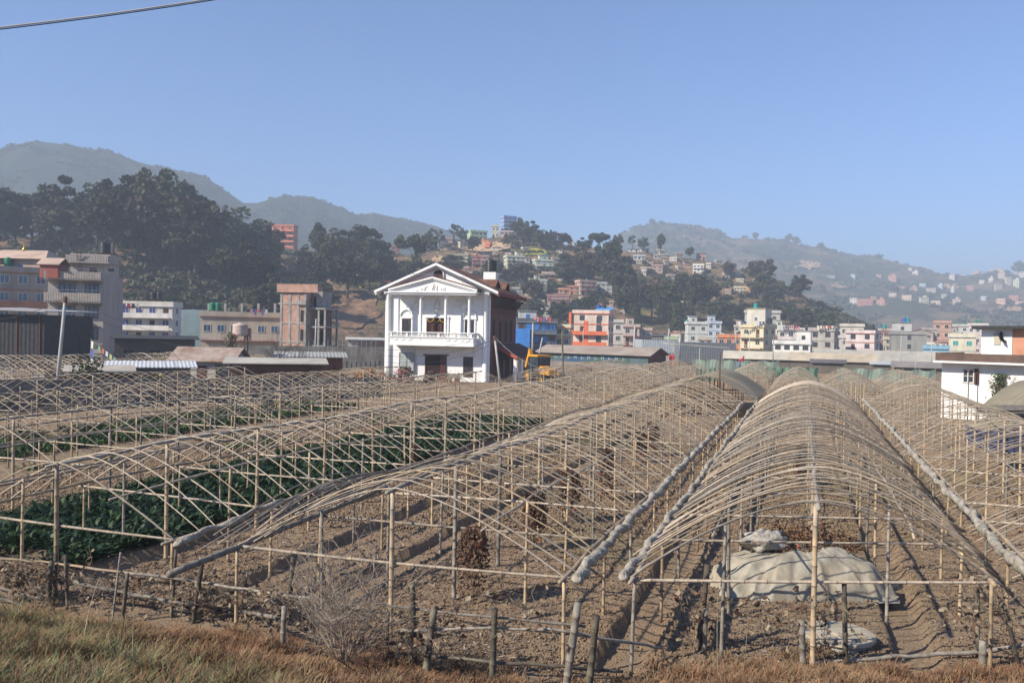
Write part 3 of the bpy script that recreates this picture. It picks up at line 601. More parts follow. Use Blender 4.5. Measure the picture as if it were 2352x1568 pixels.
# loose bamboo strips piled on the left eave of the middle frame
lb = thing('strip_bundle', 'bundle of loose bent bamboo strips lying on the left eave of the middle foreground frame', 'bamboo bundle', W2(-9.5, 11.4, 1.45), UROT)
for k in range(11):
    b = MB(); b.smooth = True; x = random.uniform(-.35, .5); L = random.uniform(3.4, 6.5); y0 = random.uniform(-.5, 1.5)
    b.tube([(x + .25 * (i / 8), y0 + L * i / 8, .02 + .04 * (k % 4) + .55 * math.sin(i / 8 * PI * .7)) for i in range(9)], [.014] * 9, 5); b.build('bamboo_strip', M_BAMG if k % 2 else M_BAM, lb)
b = MB(); culm(b, (.1, -.9, -.08), (.15, 6.2, .1), .06, True); b.build('thick_pole', [M_BAMG, M_KNOT], lb)

# ------------------------------------------------------------------ crops
def leafy(name, s0, s1, t0, t1, dx, h, nl, mats, label, w=.11, dens=1.0, seed=3, z0=0.0):
    C = []; A = []; Bv = []; 
    ss = np.arange(s0, s1, dx); tt = np.arange(t0, t1, dx); S, T = np.meshgrid(ss, tt); S = S.ravel() + RNG.uniform(-.35, .35, S.size) * dx; T = T.ravel() + RNG.uniform(-.35, .35, T.size) * dx
    k = (fbm(S * .5, T * .5, 3, seed) + .5 > 1 - dens); S, T = S[k], T[k]; n = len(S)
    x = S * V.x + T * U.x; y = S * V.y + T * U.y; z = ground_h(x, y) + z0
    ang = RNG.uniform(0, 2 * PI, (n, nl)); el = RNG.uniform(.5, 1.4, (n, nl)); ln = h * RNG.uniform(.6, 1.15, (n, nl)); ps = RNG.uniform(.8, 1.2, (n, 1))
    ln = ln * ps; d = np.stack([np.cos(ang) * np.cos(el), np.sin(ang) * np.cos(el), np.sin(el)], -1); side = np.stack([-np.sin(ang), np.cos(ang), np.zeros_like(ang)], -1)
    base = np.stack([x, y, z], -1)[:, None, :]
    w_ = (w * RNG.uniform(.7, 1.3, (n, nl)))[..., None]; l_ = ln[..., None]
    p0 = base + d * l_ * .15; p1 = base + d * l_ * .62 ; p2 = base + d * l_ * 1.0 + np.array([0, 0, -.22]) * l_ + np.stack([np.cos(ang), np.sin(ang), 0 * ang], -1) * l_ * .12
    v = np.stack([p0 - side * w_ * .15, p0 + side * w_ * .15, p1 + side * w_, p1 - side * w_, p2 - side * w_ * .45, p2 + side * w_ * .45], 2).reshape(-1, 3)
    q = np.arange(n * nl)[:, None] * 6; f = np.concatenate([q + np.array([[0, 1, 2, 3]]), q + np.array([[3, 2, 5, 4]])]); mi = np.tile(np.repeat(RNG.integers(0, len(mats), n), nl), 2)
    put(name, np_mesh(name, v, f, mats, mi), kind='stuff', label=label, cat='crop')
M_CR = mat('dark_crop_leaf', (.014, .036, .012), (.026, .056, .020), scale=5, rough=.5, spec=.25, trans=.12, world=True); M_CR2 = mat('mid_crop_leaf', (.036, .066, .02), (.02, .042, .014), scale=5, rough=.55, spec=.2, trans=.15, world=True)
M_CRL = mat('light_crop_leaf', (.085, .16, .045), (.06, .11, .04), scale=4, trans=.2, world=True)
leafy('leaf_crop', -20.2, -14.5, 13.6, 47, .25, .44, 17, [M_CR, M_CR, M_CR2], 'dense dark green leafy vegetable bed under the wide-spaced frame', .045, .97)
leafy('herb_crop', -34.2, -28.6, 19, 50, .27, .40, 10, [M_CRL, M_CR2, M_CR2], 'light green herb bed under the fifth row of frames at left', .045, .86, 8)
leafy('herb_crop', -26.6, -22.2, 22, 44, .34, .28, 8, [M_CRL, M_CR2, M_PALEDRY], 'sparse weedy green patches between the left frames', .04, .38, 18)

# ------------------------------------------------------------------ clods of earth on the beds
n = 210000; t_ = 12.3 + 30 * RNG.uniform(0, 1, n) ** 1.9; s_ = RNG.uniform(-24, 11, n); x_ = s_ * V.x + t_ * U.x; y_ = s_ * V.y + t_ * U.y; k = (np.abs(x_) < y_ * .66) & (bank(x_, y_) < .02)
for a_, b_ in PATHS: k &= ~((s_ > a_ - .05) & (s_ < b_ + .05) & (RNG.uniform(0, 1, n) < .85))
k &= ~((s_ < -14.5) & (s_ > -20.2) & (t_ > 14)) ; x_, y_ = x_[k], y_[k]; n = len(x_); r_ = .009 + .027 * RNG.uniform(0, 1, n) ** 2.2; r_ *= 1 + .6 * (y_ > 22); z_ = ground_h(x_, y_) + r_ * .3
oc = np.array([[1, 0, 0], [-1, 0, 0], [0, 1, 0], [0, -1, 0], [0, 0, .8], [0, 0, -.6]]); of = np.array([[0, 2, 4], [2, 1, 4], [1, 3, 4], [3, 0, 4], [2, 0, 5], [1, 2, 5], [3, 1, 5], [0, 3, 5]])
v = np.stack([x_, y_, z_], -1)[:, None, :] + oc[None] * r_[:, None, None] * RNG.uniform(.6, 1.3, (n, 6, 1)) + RNG.normal(size=(n, 6, 3)) * r_[:, None, None] * .28
put('soil_clods', np_mesh('soil_clods', v.reshape(-1, 3), (np.arange(n)[:, None, None] * 6 + of[None]).reshape(-1, 3), [M_SOIL]), kind='stuff', label='crumbly clods of dry earth over the beds', cat='soil clods')

n = 26000; t_ = 12.2 + 26 * RNG.uniform(0, 1, n) ** 1.8; s_ = RNG.uniform(-20, 11, n); k = fbm(s_ * .6, t_ * .6, 3, 61) + RNG.uniform(-.3, .3, n) > .02; s_, t_ = s_[k], t_[k]; n = len(s_); x_ = s_ * V.x + t_ * U.x; y_ = s_ * V.y + t_ * U.y
a_ = RNG.uniform(0, PI, n); l_ = RNG.uniform(.012, .06, n); e1 = np.stack([np.cos(a_), np.sin(a_), RNG.normal(0, .25, n)], -1) * l_[:, None]; e2 = np.stack([-np.sin(a_), np.cos(a_), RNG.normal(0, .3, n)], -1) * RNG.uniform(.003, .012, n)[:, None]
v, f = quads(np.stack([x_, y_, ground_h(x_, y_) + .03], -1), e1, e2); put('straw_litter', np_mesh('straw_litter', v, f, [M_BAM, M_DRYLEAF, M_BAMG], RNG.integers(0, 3, n)), kind='stuff', label='straw and dead leaf litter on the soil', cat='litter')

# ------------------------------------------------------------------ dried tomato plants
def dried_plant(label, base, h, wd, toms=7, group='withered tomato plants', low=.12, n=950):
    o = thing('dried_tomato_plant', label, 'dried plant', base, random.uniform(0, 6), group)
    z = low + (h - low) * RNG.beta(2.0, .95, n); r = wd * (.35 + .65 * np.sin(np.clip((z - low) / (h - low), 0, 1) * PI * .8 + .2)) * RNG.uniform(.2, 1, n) ** .6; a = RNG.uniform(0, 2 * PI, n)
    c = np.stack([r * np.cos(a), r * np.sin(a) * .7, z], -1); v, f = rndquads(c, .075, 0, .55); put('withered_leaves', np_mesh('withered_leaves', v, f, [M_DRYLEAF, M_DRYLEAF], RNG.integers(0, 2, n)), o)
    b = MB()
    for k in range(9):
        a = random.uniform(0, 6.28); q = wd * random.uniform(.2, .9); b.tube([(0, 0, 0), (q * .3 * math.cos(a), q * .2 * math.sin(a), h * .5), (q * math.cos(a), q * .7 * math.sin(a), h * random.uniform(.8, 1)), (q * 1.1 * math.cos(a), q * .8 * math.sin(a), h * .45)], .009, 4)
    b.build('stems', M_TWIG, o)
    for k in range(toms):
        b = MB(); b.smooth = True; b.lathe([(.001, .03), (.024, .018), (.03, 0), (.022, -.02), (.001, -.028)], 8); a = random.uniform(0, 6.28); rr = wd * random.uniform(.5, .95)
        b.build('tomato', M_TOM, o, loc=(rr * math.cos(a), rr * .7 * math.sin(a), random.uniform(low + .1, h * .85)))
for X, Yb, Yt, wd, lab in [(1085, 1385, 1208, .42, 'withered tomato plant nearest the camera, wrapped round the front row post'), (1225, 1262, 1128, .40, 'second withered tomato plant back along the furrow of the middle frame'), (1306, 1200, 1078, .40, 'third withered tomato plant back along the furrow of the middle frame'), (1392, 1150, 1032, .34, 'fourth withered tomato plant back along the furrow of the middle frame'),
                           (1470, 1065, 995, .4, 'withered tomato plant far back under the middle frame, left of the far pair'), (1500, 1048, 975, .4, 'withered tomato plant far back under the middle frame, right of the far pair'), (950, 1070, 1012, .3, 'small withered tomato plant with orange fruit at the edge of the dark leafy bed'), (1838, 1120, 1025, .3, 'withered plant standing by the ridge posts of the densely arched frame')]:
    p = gnd(X, Yb); h = (Yb - Yt) * p.y / FPX; dried_plant(lab, (p.x, p.y, gh(p.x, p.y) - .02), h, wd * (h / 1.4 * .5 + .5))

# ------------------------------------------------------------------ tarpaulin heap with vines and a plastic bag
tp = gnd(1842, 1378); tw = 3.45; td = 1.9; thh = .84
b = MB(); b.smooth = True; n = 120; m = 76; vs = []
def heap(x, y):
    e = max(0, 1 - (abs(x) / (tw / 2)) ** 4.5 - (abs(y) / (td / 2)) ** 3.5); return thh * e ** .55 * (1 + .10 * math.sin(x * 2.1 + 1)) 
for j in range(m + 1):
    for i in range(n + 1):
        x = -tw / 2 + tw * i / n; y = -td / 2 + td * j / m; z = heap(x, y); q = Vector((x, y, 0)); fold = .045 * math.sin(x * 13 + 2.5 * math.sin(y * 3) + 1.4 * math.sin(x * 4)) * (1 - min(1, z / thh)) * 2 + .025 * math.sin(x * 7 - y * 9) + .03 * math.sin(x * 3.3 + y * 5)
        an = math.atan2(y * 2, x); sd = min(1, max(0, 1.15 - z / thh)) if z < thh * .97 else .15; fold += sd * (.035 * math.sin(an * 23 + 2 * math.sin(an * 5)) + .02 * math.sin(an * 47 + 3 * z)) + .018 * float(fbm(np.array([x * 4.]), np.array([y * 4. + z * 3]), 3, 5)[0]); sag = 1 + .05 * math.sin(an * 9) + .02 * math.sin(an * 31) ; vs.append((x * sag * (1.04 - .10 * z / thh), y * (1.08 - .2 * z / thh), max(0, z + fold * (z > .02))))
b.add(vs, [(j * (n + 1) + i, j * (n + 1) + i + 1, (j + 1) * (n + 1) + i + 1, (j + 1) * (n + 1) + i) for j in range(m) for i in range(n)])
hp = b.build('covered_heap', M_TARP, loc=(tp.x + .2, tp.y + td / 2 - .1, 0.0), rotz=.06, label='heap covered with a grey-green tarpaulin on the soil inside the right frame', cat='covered heap')
hx, hy = tp.x + .18, tp.y + td / 2 - .1
o = thing('vine_pile', 'pile of pulled brown tomato vines lying on top of the tarpaulin heap', 'vine pile', (hx + .2, hy + .25, thh - .02))
n = 3600; a = RNG.uniform(0, 2 * PI, n); r = RNG.uniform(0, 1, n) ** .5; c = np.stack([1.35 * r * np.cos(a) , .6 * r * np.sin(a), RNG.uniform(0, 1, n) * .46 * (1 - r ** 2) * (1 + .5 * np.sin(a * 3 + 1))], -1); v, f = rndquads(c, .06, 0, .5)
M_VINE = mat('brown_dry_vine', (.21, .115, .065), (.12, .07, .04), scale=8, trans=.1); put('dry_leaves', np_mesh('dry_leaves', v, f, [M_VINE]), o)
b = MB()
for k in range(170):
    a = random.uniform(0, 6.28); q = random.uniform(0, 1) ** .5; p = Vector((1.3 * q * math.cos(a), .6 * q * math.sin(a), random.uniform(0, .3) * (1 - q * q))); d = Vector((random.gauss(0, 1), random.gauss(0, 1), random.gauss(0, .35))).normalized() * random.uniform(.1, .3); b.tube([p, p + d * .5 + Vector((0, 0, .03)), p + d], .006, 3)
b.build('stems', M_TWIG, o)
for k in range(16):
    b = MB(); b.smooth = True; b.lathe([(.001, .03), (.024, .018), (.03, 0), (.022, -.02), (.001, -.028)], 8); a = random.uniform(0, 6.28); b.build('tomato', M_TOM, o, loc=(1.2 * math.cos(a) * random.uniform(.3, 1), -.5 * random.random(), .05 + random.uniform(0, .08)))
b = MB(); b.smooth = True; n = 26; vs = []
for i in range(n + 1):
    for j in range(n):
        th = PI * i / n; ph = 2 * PI * j / n; d = Vector((math.sin(th) * math.cos(ph), math.sin(th) * math.sin(ph), math.cos(th)))
        cr = 1 + .16 * math.sin(5 * ph + 3 * math.cos(th * 2)) * math.sin(th) + .12 * math.sin(9 * ph + 6 * th) * math.sin(th) + .10 * math.cos(7 * th + 2 * ph); vs.append(Vector((d.x * .44, d.y * .24, d.z * .22 + .02 * math.sin(ph * 4))) * cr)
b.add(vs, [(i * n + j, (i + 1) * n + j, (i + 1) * n + (j + 1) % n, i * n + (j + 1) % n) for i in range(n) for j in range(n)])
b.build('plastic_bag', mat('thin_white_plastic', (.50, .47, .42), (.34, .32, .28), scale=9, rough=.35, bump=.6, bscale=14, trans=.25), loc=(hx - .72, hy - .1, thh + .17), label='crumpled translucent white plastic bag on the tarpaulin heap', cat='plastic bag')
# round concrete cover
mp_ = gnd(1930, 1478); o = thing('manhole_cover', 'round pale concrete cover with a square hatch on a low ring in the soil', 'concrete cover', (mp_.x, mp_.y + .1, 0))
M_CC = mat('pale_concrete', (.42, .37, .29), (.31, .275, .21), scale=3, rough=.9, bump=.25, c3=(.44, .37, .28)); b = MB(); b.lathe([(.56, -.1), (.56, .10), (.50, .11)], 28); b.build('ring', M_CONC, o)
b = MB(); b.lathe([(.001, .10), (.60, .10), (.62, .12), (.61, .165), (.001, .17)], 36); b.build('lid', M_CC, o)
b = MB(); b.box(-.14, -.2, .168, .26, .16, .20, Matrix.Rotation(.35, 3, 'Z')); b.build('hatch', M_CC, o); 

# ------------------------------------------------------------------ terrain picking for the near bank
def tg(X, Y):
    r = ray(X, Y); lo = 3.0
    for i in range(1500):
        y = lo + i * .02; x = r.x / r.y * y; z = EYE + r.z / r.y * y
        if i % 3 == 0 and z <= gh(x, y): return Vector((x, y, gh(x, y)))
    return gnd(X, Y)
def up(X, Y, d): return at(X, Y, d)
def stake_fence(label, stakes, rails, g):
    root = thing('stake_fence', label, 'fence', (0, 0, 0)); bx = []; by = []
    first = None
    for (xt, yt, xb, yb, r, m) in stakes:
        p = tg(xb, yb) if yb < 1560 else Vector((at(xb, 1568, 12.0).x, 12.0, at(xb, 1568, 12.0).z - .15))
        q = at(xt, yt, p.y - .04); 
        if first is None: first = Vector((p.x, p.y, p.z)); root.location = first
        b = MB(); culm(b, p - Vector((0, 0, .15)) - first, q - first, r, True, .2, .92, 8); b.build('stake', [m, M_KNOT], root); bx.append(xb); by.append(p.y)
    od = sorted(zip(bx, by)); bx = [a for a, _ in od]; by = [a for _, a in od]
    for pts, r, m in rails:
        P = [at(X, Y, float(np.interp(X, bx, by)) + .05) - first for X, Y in pts]; b = MB(); b.smooth = True
        Q = []
        for i in range(len(P) - 1):
            for k in range(6): Q.append(P[i].lerp(P[i + 1], k / 6) + Vector((0, 0, random.uniform(-.012, .012))))
        Q.append(P[-1]); b.tube(Q, [r * random.uniform(.85, 1.15) for _ in Q], 7); b.build('rail', [m], root)
    return bx, by
DW, BG, BM = M_DARKW, M_BAMG, M_BAM2
FL = stake_fence('low broken fence of weathered bamboo stakes at lower left, tangled with dead vines', [(118, 1288, 108, 1395, .05, DW), (128, 1268, 125, 1392, .04, DW), (150, 1275, 157, 1400, .035, DW), (277, 1268, 256, 1428, .022, BG), (293, 1316, 279, 1430, .04, DW), (404, 1262, 393, 1420, .03, DW), (391, 1290, 386, 1330, .02, BG), (464, 1293, 441, 1432, .045, DW), (568, 1312, 556, 1400, .02, BG), (673, 1279, 662, 1434, .045, DW), (653, 1392, 648, 1492, .045, BG), (758, 1400, 752, 1500, .03, DW)],
    [([(-30, 1365), (0, 1373), (90, 1404)], .028, BG), ([(-30, 1340), (0, 1349), (100, 1377)], .02, BG), ([(-30, 1280), (120, 1292), (278, 1313)], .025, BM), ([(170, 1336), (300, 1364), (422, 1386), (540, 1402), (640, 1417)], .035, BG), ([(281, 1313), (458, 1336), (600, 1358), (720, 1374)], .025, BG)], 1)
FR = stake_fence('low bamboo stake fence with three thin rails at bottom centre', [(947, 1336, 954, 1538, .045, DW), (998, 1392, 975, 1548, .055, DW), (1136, 1397, 1130, 1575, .05, DW), (1328, 1383, 1296, 1580, .062, BG), (1370, 1413, 1350, 1580, .055, DW), (892, 1400, 890, 1530, .025, DW), (1625, 1296, 1603, 1492, .055, DW), (1622, 1397, 1617, 1496, .045, BG), (1841, 1423, 1846, 1532, .055, BG), (1939, 1336, 1943, 1527, .045, DW), (2245, 1333, 2246, 1508, .04, DW), (2258, 1471, 2256, 1533, .065, BG), (2306, 1389, 2346, 1531, .035, DW)],
    [([(860, 1386), (911, 1392), (1145, 1418), (1345, 1438)], .02, BG), ([(918, 1448), (1000, 1445), (1124, 1440), (1294, 1447), (1400, 1468), (1521, 1487)], .025, BG), ([(890, 1496), (1121, 1519), (1300, 1530), (1430, 1541)], .026, DW), ([(1768, 1531), (1850, 1524), (2056, 1507), (2249, 1497), (2370, 1479)], .035, BG)], 2)

# ------------------------------------------------------------------ grass on the bank
GMATS = [mat('dry_straw_grass', (.36, .25, .14), (.22, .14, .08), scale=3, trans=.25, world=True), mat('red_brown_grass', (.27, .135, .07), (.19, .10, .055), scale=3, trans=.2, world=True), mat('yellow_green_grass', (.20, .22, .09), (.13, .13, .055), scale=3, trans=.3, world=True), mat('pale_green_grass', (.34, .34, .18), (.2, .21, .10), scale=3, trans=.3, world=True)]
n = 330000; gx_ = RNG.uniform(-12, 11, n); gy_ = RNG.uniform(9.2, 15.6, n); yb = np.interp(gx_, YBX, YBY); yy = yb - gy_
den = sstep(-.75, .35, yy + .5 * fbm(gx_ * 1.3, gy_ * 1.3, 2, 9)) * (.18 + .82 * sstep(-.12, .22, fbm(gx_ * 1.7, gy_ * 2.4, 3, 12)))
vis = np.abs(gx_) < gy_ * .68
k = (RNG.uniform(0, 1, n) < den) & vis; gx_, gy_, yy = gx_[k], gy_[k], yy[k]; n = len(gx_); gz_ = ground_h(gx_, gy_)
left = sstep(-4.4, -6.2, gx_ + 1.3 * fbm(gx_ * .6, gy_ * .6, 3, 4) - (gy_ - 12) * .25) if False else 1 - sstep(-6.2, -4.2, gx_ + 1.4 * fbm(gx_ * .6, gy_ * .6, 3, 4) + (gy_ - 12.5) * 1.2)
u_ = RNG.uniform(0, 1, n); mi = np.where(u_ < left * .5, np.where(RNG.uniform(0, 1, n) < .45, 3, 2), np.where(RNG.uniform(0, 1, n) + .5 * fbm(gx_ * .9, gy_ * .9, 3, 41) < .48, 1, 0))
ln = (.08 + .13 * RNG.uniform(0, 1, n)) * (1 + .5 * left) * (1 + .9 * fbm(gx_ * 2.6, gy_ * 2.6, 2, 6)); ang = RNG.uniform(0, 2 * PI, n); tl = RNG.uniform(.1, 1.0, n)
d = np.stack([np.cos(ang) * tl, np.sin(ang) * tl, np.ones(n)], -1); d /= np.linalg.norm(d, axis=1)[:, None]; side = np.stack([-np.sin(ang), np.cos(ang), 0 * ang], -1) * RNG.uniform(.004, .009, n)[:, None]
p0 = np.stack([gx_, gy_, gz_ - .01], -1); p1 = p0 + d * ln[:, None] * .6; p2 = p0 + d * ln[:, None] + np.stack([np.cos(ang), np.sin(ang), -.5 + 0 * ang], -1) * ln[:, None] * .25
v = np.stack([p0 - side, p0 + side, p1 + side * .8, p1 - side * .8, p2 + side * .2, p2 - side * .2], 1).reshape(-1, 3); q = np.arange(n)[:, None] * 6
f = np.concatenate([q + np.array([[0, 1, 2, 3]]), q + np.array([[3, 2, 4, 5]])]); put('grass', np_mesh('grass', v, f, GMATS, np.tile(mi, 2)), kind='stuff', label='dry brown and yellow-green grass on the near bank', cat='grass')

# ------------------------------------------------------------------ bare shrubs, stems and dead vines by the fence
def bare_shrub(label, base, h, wd, n, mats=M_TWIG, lean=(0, 0), r=.009, name='bare_shrub', kids=5, cat='shrub', curl=.25):
    b = MB(); b.smooth = True
    def stem(p, d, l, r, k):
        pts = [p]; 
        for i in range(5): d = (d + Vector((random.gauss(0, 1), random.gauss(0, 1), random.gauss(0, .5))) * curl * .5).normalized(); pts.append(pts[-1] + d * l / 5)
        b.tube(pts, [r * (1 - .13 * i) for i in range(6)], 4 if k else 3, False)
        if k: 
            for i in range(kids):
                j = random.randint(1, 5); stem(pts[j], (d + Vector((random.gauss(0, .8), random.gauss(0, .8), random.gauss(.1, .5)))).normalized(), l * random.uniform(.3, .55), r * .55, k - 1)
    for i in range(n):
        a = random.uniform(0, 6.28); q = random.uniform(0, 1) * wd; stem(Vector((math.cos(a) * .08, math.sin(a) * .08, -.05)), Vector((math.cos(a) * q + lean[0], math.sin(a) * q + lean[1], 1)).normalized(), h * random.uniform(.65, 1.05), r, 2 if kids else 0)
    return b.build(name, mats, loc=base, label=label, cat=cat)
p = tg(790, 1530); bare_shrub('large grey leafless shrub in front of the middle frame, lower centre left', p, 1.8, .75, 24, kids=6, r=.011, mats=mat('pale_grey_twig', (.36, .30, .24), (.24, .19, .15), scale=6))
p = tg(735, 1500); bare_shrub('smaller leafless brown shrub at the left of the big grey one', p, 1.1, .8, 16, kids=5)
p = tg(860, 1560); bare_shrub('low reddish brown leafless shrub right of the big grey one', p, .7, .9, 9, mats=mat('red_brown_twig', (.17, .085, .055), (.1, .055, .04), scale=6), kids=6)
for X, Yb, hgt, lx, lab in [(1640, 1560, 1.9, -.14, 'thin pale bare stem left of the pair by the dark stake'), (1655, 1568, 1.3, -.22, 'thin pale bare stem leaning left beside the dark stake'), (1690, 1560, 1.7, .1, 'thin brown stem rising in front of the tarpaulin heap'), (1292, 1568, 2.0, .06, 'yellow-green shoot rising beside the corner post of the twisted roll'), (318, 1530, 1.9, .03, 'thin dry creeper stem rising between the lower left stakes'), (196, 1480, 1.6, .15, 'thin dry creeper stem beside the front left post')]:
    p = tg(X, min(Yb, 1560)); bare_shrub(lab, p, hgt, 0, 1, lean=(lx, 0), r=.008, name='dry_plant', kids=0, cat='plant stem', curl=.12, mats=mat('yellow_shoot', (.35, .27, .12), (.25, .2, .1), scale=5) if 'yellow' in lab else M_BAM)
def dead_vine(label, X0, X1, Y0, Y1, n, F, leafm=M_PALEDRY):
    fx, fy = F; P = []; b = MB(); b.smooth = True; o0 = at((X0 + X1) / 2, (Y0 + Y1) / 2, float(np.interp((X0 + X1) / 2, fx, fy)))
    for i in range(n):
        X = random.uniform(X0, X1); Y = random.uniform(Y0, Y1); p = at(X, Y, float(np.interp(X, fx, fy)) + random.uniform(-.12, .25)) - o0; pts = [p]; d = Vector((random.gauss(0, 1), random.gauss(0, .4), random.gauss(0, .5))).normalized()
        for k in range(7): d = (d + Vector((random.gauss(0, .35), random.gauss(0, .3), random.gauss(-.06, .35)))).normalized(); pts.append(pts[-1] + d * .09)
        b.tube(pts, .0055, 3, False); P += [pts[3], pts[6]]
    root = thing('dead_vine', label, 'dead vine', o0, 0, 'dead vines on the stake fences'); b.build('stems', M_TWIG, root)
    c = np.array([tuple(q) for q in P]); c = np.repeat(c, 2, 0) + RNG.normal(size=(len(c) * 2, 3)) * .03; m = len(c); v, f = rndquads(c, .075, 0, .7); put('withered_leaves', np_mesh('withered_leaves', v, f, [leafm, M_DRYLEAF], (RNG.uniform(0, 1, m) < .45).astype(int)), root)
for X0, X1, Y0, Y1, n, lab, F in [(0, 110, 1290, 1370, 80, 'tangle of dead vine at the far lower left stakes', FL), (110, 250, 1320, 1400, 60, 'dead vine over the rails right of the thick paired stakes', FL), (330, 480, 1300, 1400, 90, 'dead vine with curled pale leaves below the front plastic roll', FL), (480, 660, 1340, 1430, 90, 'dead vine along the rail left of the bare shrub', FL), (880, 1000, 1400, 1540, 50, 'dead vine on the first two stakes of the centre fence', FR), (1010, 1280, 1385, 1400, 16, 'thin dead vine along the top rail of the centre fence', FR), (1560, 1640, 1370, 1420, 30, 'dead vine clinging to the dark stake left of the tarpaulin heap', FR), (1700, 1980, 1395, 1425, 36, 'thin dead vine strung in front of the tarpaulin heap', FR), (2180, 2330, 1370, 1420, 40, 'dead vine with dark scraps at the lower right stakes', FR)]:
    dead_vine(lab, X0, X1, Y0, Y1, n, F)

# ------------------------------------------------------------------ houses
WC = {}
def win_mesh(w, h, fr, gl, bars=1):
    k = (round(w, 1), round(h, 1), fr.name, gl.name, bars)
    if k not in WC:
        w, h = k[0], k[1]; b = MB(); b.mi = 0; t = .07
        b.box(-w / 2, -.07, 0, w / 2, .02, t); b.box(-w / 2, -.07, h - t, w / 2, .02, h); b.box(-w / 2, -.068, t, -w / 2 + t, .02, h - t); b.box(w / 2 - t, -.068, t, w / 2, .02, h - t)
        for i in range(bars): x = -w / 2 + w * (i + 1) / (bars + 1); b.box(x - .025, -.06, t, x + .025, .02, h - t)
        b.mi = 1; b.box(-w / 2 + t * .8, -.03, t * .8, w / 2 - t * .8, .01, h - t * .8); WC[k] = b.mesh('window', [fr, gl])
    return WC[k]
def tank_mesh(m, r=.55, h=1.3):
    k = ('tank', m.name, r, h)
    if k not in WC:
        b = MB(); b.smooth = True; pr = [(.001, 0), (r, 0)]
        for i in range(7): z = h * .85 * (i + .5) / 7; pr += [(r, z - .04), (r * .96, z), (r, z + .04)]
        pr += [(r, h * .86), (r * .8, h * .95), (r * .3, h), (r * .28, h + .06), (.001, h + .06)]; b.lathe(pr, 16); WC[k] = b.mesh('water_tank', [m])
    return WC[k]
TK = {'black': M_BLACKT, 'green': mat('green_tank_plastic', (.02, .22, .12), (.02, .17, .10), rough=.4), 'teal': mat('teal_tank_plastic', (.02, .30, .27), (.02, .22, .2), rough=.4), 'blue': mat('blue_tank_plastic', (.02, .10, .42), (.02, .08, .3), rough=.4), 'steel': M_METAL}
def place(X, Y, d, z=0.0):
    """ground point on the bearing of frame column X (taken at row Y) at depth d"""
    p = at(X, Y, d); return Vector((p.x, p.y, z))
NWIN = [0]
